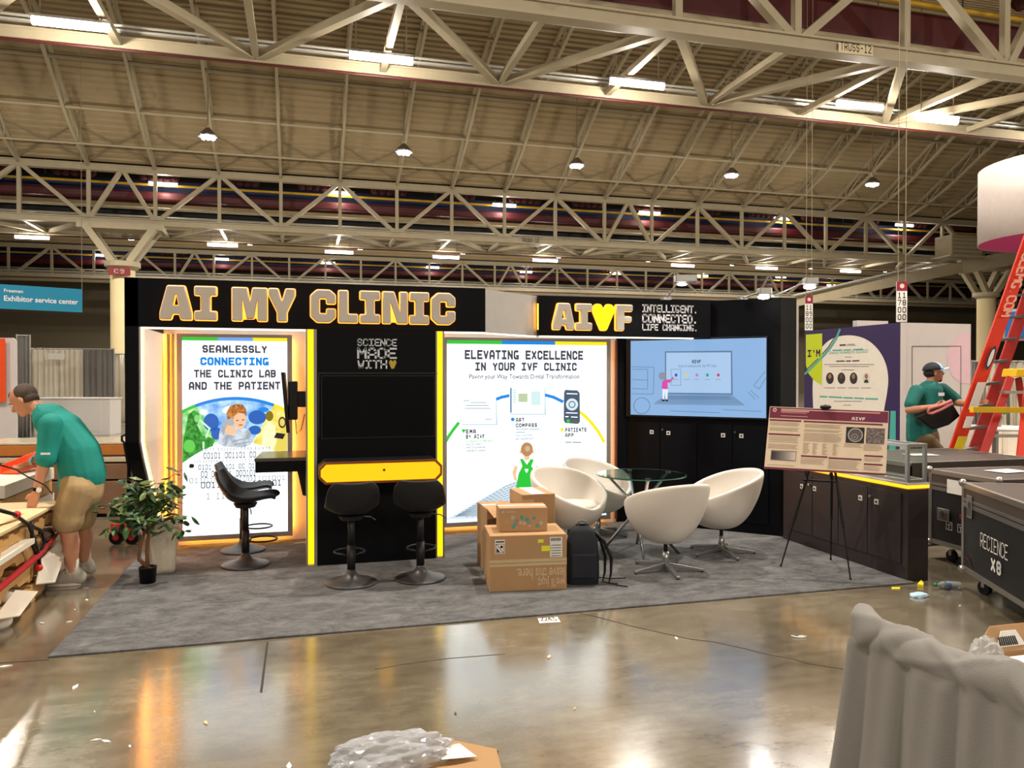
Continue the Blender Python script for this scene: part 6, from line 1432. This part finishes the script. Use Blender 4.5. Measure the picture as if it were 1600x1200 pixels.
for k in range(3): G().box((-3.25, 8.05, .78 + k * .04), (.9, .55, .036), .3).obj('panel', (WPP, BLKPL, WPP)[k], pn, bev=.004)

# ------------------------------------------------------------------ people
SKIN = mat('skin', (196, 138, 108), .5, var=.05, scale=8); SKIN2 = mat('skin_darker', (170, 116, 88), .5, var=.05)
TEAL = mat('teal_polo', (14, 132, 122), .75, var=.08, scale=6, bump=.35, bscale=9); TEAL2 = mat('teal_tshirt', (10, 96, 90), .8, var=.08, bump=.3, bscale=9)
KHA = mat('khaki_shorts', (178, 150, 108), .8, var=.06, bump=.3, bscale=10); OLV = mat('brown_trousers', (92, 72, 44), .8, var=.08, bump=.3, bscale=10)
def limb(g, pts, rs):
    for (a, b), (r0, r1) in zip(zip(pts, pts[1:]), zip(rs, rs[1:])):
        g.cyl(a, b, r0, r1, seg=16); g.ball(a, r0, seg=16, rings=10)
    g.ball(pts[-1], rs[-1], seg=16, rings=10)
def hand(g, wrist, d, side, s=1.0, curl=.5):
    """palm and five fingers; d pointing direction, side = thumb side direction"""
    d = V(d).normalized(); side = (V(side) - d * V(side).dot(d)).normalized(); n = d.cross(side)
    for k in range(4):
        b = wrist + side * ((1.5 - k) * .019 * s)
        limb(g, [wrist + side * ((1.5 - k) * .012 * s), b + d * .085 * s], [.016 * s, .012 * s])
        L = (.062, .072, .068, .052)[k] * s; c = curl * (1 + .15 * k)
        p0_ = b + d * .085 * s; p1_ = p0_ + (d * math.cos(c * .5) + n * math.sin(c * .5)) * L * .5; p2_ = p1_ + (d * math.cos(c * 1.3) + n * math.sin(c * 1.3)) * L * .5
        limb(g, [p0_, p1_, p2_], [.0095 * s, .009 * s, .0075 * s])
    t0_ = wrist + side * .022 * s + d * .02 * s; t1_ = t0_ + (side * .7 + d * .6).normalized() * .04 * s; t2_ = t1_ + (side * .25 + d + n * .3).normalized() * .034 * s
    limb(g, [t0_, t1_, t2_], [.014 * s, .011 * s, .009 * s])
def head_parts(g, c, fwd, up, s=1.0):
    fwd = V(fwd).normalized(); up = (V(up) - fwd * V(up).dot(fwd)).normalized(); sd = fwd.cross(up)
    R = Matrix((fwd, sd, up)).transposed(); L = lambda x, y, z: c + R @ V((x, y, z)) * s
    g.ball(L(-.012, 0, .03), (.098 * s, .078 * s, .092 * s), R, 20, 14); g.ball(L(.025, 0, -.035), (.066 * s, .058 * s, .078 * s), R, 20, 12)
    g.ball(L(.06, 0, -.085), (.03 * s, .032 * s, .026 * s), R, 12, 8)
    g.cyl(L(.082, 0, .015), L(.112, 0, -.022), .008 * s, .016 * s, 10); g.ball(L(.104, 0, -.024), .016 * s, seg=12, rings=8)
    g.ball(L(.082, 0, -.052), (.014 * s, .024 * s, .006 * s), R, 12, 8); g.ball(L(.079, 0, -.064), (.014 * s, .022 * s, .006 * s), R, 12, 8)
    g.ball(L(.08, .0, .028), (.014 * s, .05 * s, .010 * s), R, 12, 8)
    for y_ in (-1, 1): g.ball(L(-.012, .078 * y_, -.012), (.018 * s, .010 * s, .032 * s), R, 12, 8)
    return L, R
def face_bits(par, L, R, s, hairm):
    for y_ in (-1, 1):
        e = G().ball(L(.083, .031 * y_, .008), .0105 * s, seg=12, rings=8).obj('eye', mat('eye_white', (225, 220, 212), .3), par, smooth=True)
        G().ball(L(.091, .032 * y_, .008), .0055 * s, seg=10, rings=6).obj('iris', mat('eye_dark', (40, 28, 22), .3), e)
        G().tube([L(.091, .018 * y_, .028), L(.092, .034 * y_, .032), L(.083, .05 * y_, .026)], .0035 * s, 6).obj('eyebrow', hairm, par)
    G().tube([L(.092, -.02, -.058), L(.097, 0, -.057), L(.092, .02, -.058)], .0025 * s, 6).obj('lip_line', mat('lip', (140, 80, 70), .5), par)
# bending worker, side on, facing left
wk = thing('person', 'bending worker in teal polo and khaki shorts beside the left pallets', 'person', floor_at(110, 912))
T = 6.08
def W(px, py, dt=0.0): return P(px, py, T + dt)
left = -rr
g = G()
headc = W(37, 626, .02)
hf = (left * .80 + V((0, 0, -.60)) + -ff * .12); hu = (V((0, 0, .8)) + left * .6)
Lh, Rh = head_parts(g, headc, hf, hu, 1.0)
limb(g, [W(48, 632, .02), W(64, 642, .02), W(76, 650, .02)], [.058, .062, .075])
limb(g, [W(76, 655, .0), W(98, 672), W(122, 708), W(128, 748)], [.11, .135, .135, .12])
# arms: near (camera side) and far
limb(g, [W(78, 664, -.17), W(73, 712, -.2), W(66, 735, -.2), W(57, 770, -.22)], [.058, .05, .043, .028])
hand(g, W(57, 770, -.22), W(45, 800, -.22) - W(57, 770, -.22), left, 1.0, .25)
limb(g, [W(78, 660, .17), W(70, 706, .2), W(60, 714, .15), W(48, 722, .1)], [.055, .048, .042, .028])
hand(g, W(48, 722, .1), W(28, 735, .08) - W(48, 722, .1), -ff + V((0, 0, .3)), .95, .9)
# legs
ank1 = W(112, 893, -.07); ank2 = W(131, 872, .20)
limb(g, [W(124, 765, -.08), W(104, 818, -.1), W(111, 848, -.08), ank1], [.08, .063, .064, .04])
limb(g, [W(134, 752, .09), W(128, 812, .12), W(133, 838, .16), ank2], [.1, .062, .06, .038])
blob('body', g, SKIN, wk, .0065, 3)
HG = mat('greying_brown_hair', (70, 54, 42), .7, var=.3, scale=60, bump=.3, bscale=120)
g = G(); g.ball(Lh(-.035, 0, .035), (.092, .084, .088), Rh, 20, 14); g.ball(Lh(-.05, 0, -.02), (.062, .078, .05), Rh, 16, 10)
g.ball(Lh(.015, .0, .085), (.06, .05, .028), Rh, 14, 8); blob('hair', g, HG, wk, .006, 2); face_bits(wk, Lh, Rh, 1.0, HG)
g = G(); limb(g, [W(70, 648, .0), W(80, 656), W(98, 674), W(122, 708), W(130, 742), W(126, 757)], [.088, .13, .158, .165, .168, .165])
limb(g, [W(79, 663, -.165), W(74, 700, -.19), W(72, 716, -.2)], [.086, .072, .076]); limb(g, [W(80, 660, .14), W(72, 704, .2)], [.085, .072])
blob('polo_shirt', g, TEAL, wk, .009, 4)
G().tube([W(60, 633, -.03), W(63, 643, -.09), W(68, 656, -.08), W(60, 655, .0)], .014, 8).obj('collar', TEAL, wk, smooth=True)
q_ = W(71, 709, -.285); G().box(q_, (.07, .004, .015), -YAW).obj('sleeve_emblem', WL, wk)
g = G(); limb(g, [W(132, 738), W(128, 766)], [.15, .16]); limb(g, [W(124, 756, -.05), W(123, 764, -.08), W(108, 800, -.1), W(106, 812, -.1)], [.14, .128, .112, .115]); limb(g, [W(134, 762, .09), W(130, 800, .12), W(128, 810, .12)], [.122, .102, .104])
blob('shorts', g, KHA, wk, .009, 4)
def shoe(a_toe, heel, ank, par, soxm, shm):
    g = G(); d = (a_toe - heel).normalized(); up = V((0, 0, 1)); s_ = d.cross(up)
    for f, w_, h in ((0, .044, .088), (.12, .048, .115), (.27, .05, .12), (.42, .051, .10), (.57, .053, .078), (.74, .055, .062), (.9, .047, .05)):
        c = heel.lerp(a_toe, f); g.ball(c + V((0, 0, h * .55 + .012)), (.062, .062, h * .6) if False else (w_ * 1.25, w_, h * .62), Matrix((d, s_, up)).transposed(), 14, 10)
    o = blob('shoe', g, shm, par, .007, 3)
    g = G(); n_ = 16; out = []
    for k in range(n_):
        a = 2 * math.pi * k / n_; c = heel.lerp(a_toe, .5) + d * math.cos(a) * (a_toe - heel).length * .56 + s_ * math.sin(a) * .046; out.append(V((c.x, c.y, heel.z)))
    g.prism(out, (0, 0, .022)); g.obj('sole', WPP, o, bev=.004)
    g = G(); g.cyl(V((heel.x, heel.y, .06)) + d * .055, ank + V((0, 0, .10)), .043, .051, 18); g.obj('sock', soxm, par, smooth=True)
SOX = mat('white_sock', (225, 218, 205), .8, bump=.2); SHO = mat('grey_running_shoe', (176, 168, 156), .7, var=.12, scale=25)
h1 = floor_at(124, 914); t1_ = floor_at(73, 916); h1.z = t1_.z = .001
shoe(t1_, h1, ank1, wk, SOX, SHO)
h2 = floor_at(141, 899); t2_ = floor_at(108, 894); h2.z = t2_.z = .001; shoe(t2_, h2, ank2, wk, SOX, SHO)
wv = W(59, 765, -.22); dw = (W(57, 770, -.22) - W(66, 735, -.2)).normalized()
k_ = G().cyl(wv - dw * .012, wv + dw * .012, .034, seg=20).obj('watch_strap', BLKPL, wk); G().cyl(wv + (-ff * .6 + rr * .6) * .034, wv + (-ff * .6 + rr * .6) * .044, .019, seg=16).obj('watch_face', LABW, k_)
wv = W(51, 720, .1); G().cyl(wv - rr * .008, wv + rr * .008, .034, seg=16).obj('bracelet', mat('pale_blue_band', (150, 180, 190), .4), wk)
# crew man at right
cm = thing('person', 'crew man in teal t-shirt and pale blue cap reaching for the tall ladder', 'person', floor_at(1452, 792))
T2 = 9.75
def X(px, py, dt=0.0): return P(px, py, T2 + dt)
g = G(); hc = X(1459, 583); Lx, Rx = head_parts(g, hc, rr * .96 - ff * .12 + V((0, 0, .12)), V((0, 0, 1)), 1.05)
limb(g, [X(1456, 590), X(1453, 604), X(1452, 612)], [.058, .06, .08])
limb(g, [X(1452, 616), X(1448, 640), X(1440, 670), X(1444, 692)], [.14, .16, .165, .16])
limb(g, [X(1430, 616, -.12), X(1421, 641, -.2), X(1440, 639, -.32), X(1462, 635, -.36)], [.06, .052, .046, .03]); hand(g, X(1462, 635, -.36), rr + V((0, 0, .1)), V((0, 0, 1)), 1.05, 1.3)
limb(g, [X(1475, 612, .15), X(1492, 628, .05), X(1510, 631, -.1), X(1524, 629, -.25)], [.065, .052, .042, .029]); hand(g, X(1524, 629, -.25), rr + V((0, 0, .05)), V((0, 0, 1)), 1.0, .6)
limb(g, [X(1444, 694, -.1), X(1470, 716, -.12), X(1464, 775, -.1)], [.11, .075, .045]); limb(g, [X(1440, 694, .1), X(1434, 738, .1), X(1430, 775, .1)], [.11, .075, .045])
blob('body', g, SKIN2, cm, .009, 3)
BEARD = mat('dark_hair', (34, 26, 22), .8, bump=.2)
g = G(); g.ball(Lx(-.035, 0, .01), (.085, .086, .07), Rx, 18, 12); g.ball(Lx(.055, 0, -.09), (.032, .036, .028), Rx, 12, 8); blob('hair', g, BEARD, cm, .008, 2); face_bits(cm, Lx, Rx, 1.05, BEARD)
CAPB = mat('cap_blue', (150, 186, 214), .7); CAPN = mat('cap_navy', (24, 26, 36), .7)
def dome_(u, v):
    th = u * 6.283; s_ = v * 1.5; return Lx(-.01 + .112 * math.sin(s_) * math.cos(th), .096 * math.sin(s_) * math.sin(th), .035 + .098 * math.cos(s_))
cp = G().grid(dome_, 28, 10, True).obj('cap_crown', CAPN, cm, smooth=True, solid=.004)
def dome_f(u, v):
    th = (u - .5) * 2.0; s_ = v * 1.5; return Lx(-.008 + .116 * math.sin(s_) * math.cos(th), .1 * math.sin(s_) * math.sin(th), .037 + .10 * math.cos(s_))
G().grid(dome_f, 14, 10).obj('cap_front', CAPB, cp, smooth=True, solid=.003)
def brim(u, v):
    th = (u - .5) * 2.4; r_ = .1 + .075 * v * math.cos(th * .6); return Lx(r_ * math.cos(th), r_ * math.sin(th) * .9, .045 - .006 * v + .012 * v * v - .02 * abs(math.sin(th)))
G().grid(brim, 16, 6).obj('cap_brim', CAPB, cp, smooth=True, solid=.005)
g = G(); limb(g, [X(1453, 612), X(1449, 636), X(1440, 662), X(1440, 684)], [.15, .17, .178, .18]); g.ball(X(1432, 652), (.1, .14, .16)); limb(g, [X(1432, 612, -.1), X(1423, 632, -.18)], [.09, .075]); limb(g, [X(1472, 610, .12), X(1492, 624, .06)], [.095, .08]); blob('tshirt', g, TEAL2, cm, .011, 4)
q_ = X(1471, 616, -.2); G().box(q_, (.07, .01, .04), -YAW).obj('chest_emblem', WL, cm)
g = G(); limb(g, [X(1442, 682), X(1444, 694)], [.185, .18]); limb(g, [X(1446, 692, -.1), X(1468, 712, -.12), X(1464, 770, -.1)], [.135, .105, .085]); limb(g, [X(1440, 694, .1), X(1434, 738, .1), X(1430, 770, .1)], [.135, .1, .085]); blob('trousers', g, OLV, cm, .012, 4)
for px, dt in ((1462, -.1), (1428, .1)):
    q_ = X(px, 782, dt); q_.z = .001; shoe(q_ + rr * .2, q_ - rr * .05, q_ + V((0, 0, .06)), cm, BLKPL, BLKPL)
bg = G(); bq = [X(1432, 652, -.42), X(1474, 634, -.42), X(1490, 632, -.42), X(1501, 650, -.42), X(1484, 664, -.42), X(1460, 672, -.42)]
o = bg.prism(bq, ff * .09).obj('black_tote_bag', BLKPL, bev=.015); tag(o, 'floppy black tote bag in the crew man hand', 'bag')
o = G().tube([X(1450, 645, -.45), X(1452, 638, -.46), X(1470, 633, -.46), X(1486, 626, -.46), X(1488, 630, -.46), X(1470, 640, -.46), X(1456, 646, -.46), X(1450, 645, -.45)], .018, 8).obj('rolled_strap', mat('pink_white_strap', (206, 120, 116), .6), smooth=True); tag(o, 'rolled pink and white strap gripped by the crew man', 'strap')

# ------------------------------------------------------------------ foreground drape
DRG = mat('foreground_grey_cloth', (132, 128, 123), .85, var=.05, scale=5, bump=.15, bscale=260)
fd = thing('foreground_drape', 'grey cloth drape bunched over a low rail in the right foreground', 'drape', (1.65, 1.5, 0))
y0_, y1_ = 2.0, .35
def bun(u): return .035 + .014 * math.sin(u * 31 + 1) + .01 * math.sin(u * 57)
_rf = random.Random(21); FOLDS = []; _p = -.02
while _p < 1.05: _w = _rf.uniform(.05, .13); FOLDS.append((_p + _w / 2, _w, _rf.uniform(.55, 1.1), _rf.uniform(-.5, .5))); _p += _w
def fold_at(u, f):
    best = 0
    for c, w_, h, sl in FOLDS:
        d = abs(u - c - sl * .03 * (1 - f)) / (w_ * .5)
        if d < 1.25: best = max(best, h * (1 - min(1, d) ** 1.7))
    return best
def fdr(u, v):
    yy = y0_ + (y1_ - y0_) * u; top = .898 - .012 * math.sin(u * 14) - .006 * math.sin(u * 37)
    if v < .42:
        k = v / .42; a = -1.1 + (math.pi + 1.5) * k; gth = fold_at(u + .02 * math.sin(a * 1.5 + u * 17), 0)
        r_ = .044 + .011 * gth + .005 * math.sin(u * 21 + 1) + .007 * max(0, math.sin(a * 2.1 - u * 46)) ** 3
        r_ += .007 * (1 - abs(math.sin(u * 13 + a * 1.3))) ** 3
        return V((1.665 + r_ * math.cos(a), yy + .016 * math.sin(a * 1.4 + u * 30), top - .03 + r_ * 1.1 * math.sin(a)))
    f = (v - .42) / .58; z_ = (top - .055) * (1 - f) + .005
    amp = .012 + .032 * min(1, f * 1.8); fo = fold_at(u, min(1, f * 2))
    return V((1.625 - fo * amp - .03 * f - .004 * math.sin(u * 120 + f * 3), yy + .05 * f * max(0, 1 - u * 8) + .010 * math.sin(z_ * 6 + u * 18) * f, z_))
G().grid(fdr, 420, 80).obj('cloth', DRG, fd, smooth=True, solid=.003)
def fdb(u, v):
    yy = y0_ + (y1_ - y0_) * u; z_ = .86 * (1 - v) + .01; return V((1.70 + .02 * math.sin(u * 40) * v, yy, z_))
G().grid(fdb, 120, 8).obj('cloth_back', DRG, fd, smooth=True, solid=.003)
G().cyl((1.665, y0_ - .03, .865), (1.665, y1_, .865), .014, seg=12).obj('rail', ALU, fd); G().cyl((1.675, y0_ - .03, 0), (1.675, y0_ - .03, .88), .018, seg=12).obj('upright', ALU, fd)

# open carton and film behind the drape
ob_c = P(1610, 1062, 3.9); oc = thing('open_carton', 'open cardboard carton with barcode flap at the right edge behind the drape', 'box', (ob_c.x, ob_c.y, 0))
cx_, cy_ = ob_c.x + .06, ob_c.y
for dx, dy, sx, sy in ((0, -.14, .4, .006), (0, .14, .4, .006), (-.2, 0, .006, .28), (.2, 0, .006, .28)): G().box((cx_ + dx, cy_ + dy, .1), (sx, sy, .19)).obj('side', CARD, oc)
G().box((cx_, cy_, .008), (.4, .28, .006)).obj('bottom', CARD, oc)
fq = [V((cx_ - .2, cy_ + .14, .195)), V((cx_ + .2, cy_ + .14, .195)), V((cx_ + .22, cy_ + .2, .31)), V((cx_ - .1, cy_ + .2, .31)), V((cx_ - .17, cy_ + .18, .26))]
fl2 = G().prism(fq, (0, .004, 0)).obj('flap', CARD, oc)
G().prism([V((cx_ - .11, cy_ + .152, .215)), V((cx_ + .08, cy_ + .152, .215)), V((cx_ + .05, cy_ + .185, .285)), V((cx_ - .05, cy_ + .185, .285))], (0, -.003, 0)).obj('shipping_label', LABW, fl2)
for k in range(9): G().prism([V((cx_ - .09 + k * .014, cy_ + .149, .222)), V((cx_ - .083 + k * .014, cy_ + .149, .222)), V((cx_ - .078 + k * .013, cy_ + .168, .262)), V((cx_ - .084 + k * .013, cy_ + .168, .262))], (0, -.003, 0)).obj('barcode_bar', BLACKM, fl2)
G().prism([V((cx_ - .15, cy_ - .1, .17)), V((cx_ + .15, cy_ - .1, .17)), V((cx_ + .15, cy_ + .1, .18)), V((cx_ - .12, cy_ + .1, .18))], (0, 0, .003)).obj('packing_paper', LABW, oc)
FILM = mat('clear_film', (225, 225, 222), .12, trans=.45, ior=1.2, spec=.9)
def crumple(c, r, seed, name, label, cat, m, sub=4, flat=.5):
    bm = bmesh.new(); bmesh.ops.create_icosphere(bm, subdivisions=sub, radius=1); rnd = random.Random(seed)
    ax = [(V((rnd.uniform(-1, 1), rnd.uniform(-1, 1), rnd.uniform(-1, 1))).normalized(), rnd.uniform(3, 11), rnd.uniform(0, 6)) for _ in range(12)]
    for v in bm.verts:
        n = v.co.normalized(); d = sum(abs(math.sin(a.dot(n) * f + p_)) for a, f, p_ in ax) / 12
        q_ = n * (.62 + .62 * d); v.co = V((q_.x * r[0], q_.y * r[1], q_.z * r[2])) + V(c)
        if v.co.z < .002: v.co.z = .002
    me = bpy.data.meshes.new(name); bm.to_mesh(me); bm.free(); me.materials.append(m); o = link(name, me); tag(o, label, cat); return o
q_ = P(1541, 1052, 4.0); crumple((q_.x, q_.y, .12), (.09, .08, .16), 3, 'crumpled_film', 'crumpled clear film standing beside the open carton at right', 'plastic film', FILM)

# debris at the bottom centre
def fl3(px, py): q_ = floor_at(px, py); q_.z = 0; return q_
q_ = fl3(612, 1202); crumple((q_.x, q_.y, .05), (.25, .12, .09), 11, 'crumpled_film', 'shiny crumpled plastic film at the bottom edge beside brown paper', 'plastic film', mat('shiny_film', (236, 238, 244), .08, .15, trans=.6, spec=1.0, ior=1.3), 5)
a = [fl3(640, 1186), fl3(662, 1166), fl3(776, 1190), fl3(790, 1240), fl3(660, 1245)]
o = G().prism([V((p_.x, p_.y, .03 + .02 * (i in (1, 2)))) for i, p_ in enumerate(a)], (0, 0, .006)).obj('kraft_paper', mat('kraft', (172, 134, 92), .8, bump=.4, bscale=6), bev=.003); tag(o, 'torn brown kraft cardboard sheet at the bottom edge', 'cardboard')
g = G(); g.tube([V((p_.x, p_.y, .045)) for p_ in (fl3(660, 1167), fl3(700, 1173), fl3(745, 1183), fl3(778, 1192))], .008, 6); g.obj('folded_edge', CARDD, o)
for pts, lab in (([(640, 1172), (676, 1180), (664, 1215), (640, 1215)], 'white paper scrap over the film at the bottom edge'), ([(690, 1188), (718, 1184), (745, 1205), (690, 1210)], 'white paper sheet lying on the kraft cardboard'), ([(697, 1163), (713, 1166), (708, 1178), (682, 1172)], 'small white card sticking out behind the kraft cardboard')):
    z_ = .06 if 'behind' not in lab else .004; o = G().prism([V((fl3(*p_).x, fl3(*p_).y, z_)) for p_ in pts], (0, 0, .002)).obj('paper_scrap', LABW); tag(o, lab, 'paper')
g = G(); cq = fl3(566, 1162); g.tube([cq + V((.028 * math.cos(a) * (1.3), .016 * math.sin(a), .006 + .004 * math.sin(2 * a))) for a in [k * math.pi / 8 for k in range(16)]], .006, 6, True)
g.tube([cq + V((-.03, -.002, .006)), cq + V((0, .004, .014)), cq + V((.03, -.008, .006))], .004, 6); o = g.obj('black_loop', BLKPL, smooth=True); tag(o, 'small black plastic loop lying on the concrete near the bottom', 'clip')
o = G().prism([V((fl3(x, y_).x, fl3(x, y_).y, .0005)) for x, y_ in ((840, 966), (871, 964), (876, 972), (843, 974))], (0, 0, .001)).obj('floor_tag', LABW); tag(o, 'white floor tag with booth number in front of the carpet', 'tag')
pgl = fl3(843, 972); 
for i, ch in enumerate('2243'):
    gq = G(); u_ = V((1, 0, 0)); base = fl3(846 + i * 6.4, 970.5)
    for line in SF[ch].split('|'):
        pts = [tuple(map(float, z_.split(','))) for z_ in line.split()]
        for (x0, y0), (x1, y1) in zip(pts, pts[1:]): gq.beam(base + V((x0 * .0058, y0 * .012, .0022)), base + V((x1 * .0058, y1 * .012, .0022)), .006, .0008)
    gq.obj('printed_number', BLACKM, o)
# bottle, glove, tape, scraps
bq = floor_at(1478, 921); bt = thing('plastic_bottle', 'clear plastic bottle with green cap lying by the lettered flight case', 'bottle', bq); ax_ = (rr * .97 + ff * -.1).normalized()
def lathe_axis(c, ax, prof_, m, nm, par):
    g = G(); y_ = ax.cross(V((0, 0, 1))).normalized(); z_ = y_.cross(ax); vs = []; n = 20
    for d, r in prof_:
        for k in range(n): a = 6.2832 * k / n; vs.append(c + ax * d + y_ * r * math.cos(a) + z_ * r * math.sin(a))
    g.add(vs, [(i * n + k, i * n + (k + 1) % n, (i + 1) * n + (k + 1) % n, (i + 1) * n + k) for i in range(len(prof_) - 1) for k in range(n)]); return g.obj(nm, m, par, smooth=True)
cb_ = V((bq.x, bq.y, .033)) - ax_ * .09
lathe_axis(cb_, ax_, [(.02, .011), (.035, .013), (.06, .03), (.10, .031), (.11, .029), (.15, .031), (.19, .03), (.2, .02)], mat('pet_plastic', (225, 235, 240), .05, trans=.85, ior=1.25, spec=.8), 'bottle_body', bt)
lathe_axis(cb_, ax_, [(0, 0), (0, .014), (.02, .014), (.02, .0)], mat('green_cap', (30, 120, 60), .4), 'cap', bt); lathe_axis(cb_, ax_, [(.09, .0315), (.12, .0315)], mat('bottle_label', (70, 90, 130), .4), 'label_band', bt)
q_ = floor_at(1436, 932); crumple((q_.x, q_.y, .008), (.075, .045, .022), 5, 'crumpled_cloth', 'crumpled pale blue wipe on the concrete before the counter', 'cloth', mat('blue_wipe', (176, 206, 226), .8), 3)
for pts, lab in (([(1393, 918), (1407, 918), (1406, 921), (1393, 921)], 'flat yellow tape scrap at the carpet edge'), ([(1433, 917), (1439, 910), (1443, 914), (1443, 918)], 'upright curl of yellow tape at the counter foot')):
    o = G().prism([V((floor_at(*p_).x, floor_at(*p_).y, .001)) for p_ in pts], (0, 0, .004 if 'flat' in lab else .02)).obj('tape_scrap', mat('yellow_tape', (238, 210, 30), .5)); tag(o, lab, 'tape')
sc_l = [(118, 1074, 10, 'larger white paper scrap on the concrete at left'), (150, 1157, 6, 'pale scrap beside a white sliver near the lower left'), (166, 1159, 8, 'white sliver of plastic near the lower left'), (6, 1042, 9, 'white strip at the left edge on the concrete'),
        (322, 1130, 7, 'cream splinter lying in the bright floor reflection'), (148, 1113, 3, 'tiny scrap left of the white reflection, lower left'), (203, 1167, 4, 'small white dot of paper at lower left'), (66, 974, 5, 'white fleck near the shoe of the bending worker, left one'),
        (134, 919, 6, 'white fleck just behind the worker shoe'), (136, 938, 6, 'white sliver between worker shoe and carpet'), (1057, 998, 6, 'white fleck before the carpet, right of centre'), (1248, 996, 12, 'curled white plastic tie on the concrete at right'),
        (1345, 1023, 4, 'white fleck touching the foreground drape edge'), (712, 1115, 4, 'brown fleck on the concrete at centre'), (858, 1027, 7, 'wood splinter on the bright concrete at centre'), (452, 1198, 9, 'white scrap at the bottom edge left of the film'), (898, 1108, 4, 'tan splinter on the concrete right of centre'),
        (108, 972, 4, 'white fleck between pallets and carpet corner'), (117, 953, 3, 'tiny white fleck left of the carpet corner'), (1500, 947, 4, 'pale fleck before the lettered flight case')]
for i, (px, py, s_, lab) in enumerate(sc_l):
    c_ = fl3(px, py); L_ = s_ * .0042 * (4.9 if py < 1050 else 3.9) / 4.4; a = random.random() * 3; d = V((math.cos(a), math.sin(a), 0)) if i != 11 else rr; n = V((-d.y, d.x, 0))
    m = mat('scrap_brown', (120, 80, 46), .8) if 'brown' in lab else mat('scrap_cream', (214, 186, 140), .8) if ('splinter' in lab) else LABW
    g = G()
    if i == 11: g.tube([c_ + rr * x + ff * y_ + V((0, 0, .006)) for x, y_ in ((-.04, .015), (-.02, -.01), (.02, -.012), (.045, .0), (.03, .015), (.0, .005))], .004, 6)
    else: g.prism([c_ + d * L_ + V((0, 0, .001)), c_ + n * L_ * .4 + V((0, 0, .001)), c_ - d * L_ + V((0, 0, .001)), c_ - n * L_ * .3 + V((0, 0, .001))], (0, 0, .004))
    tag(g.obj('litter_scrap', m), lab, 'litter')
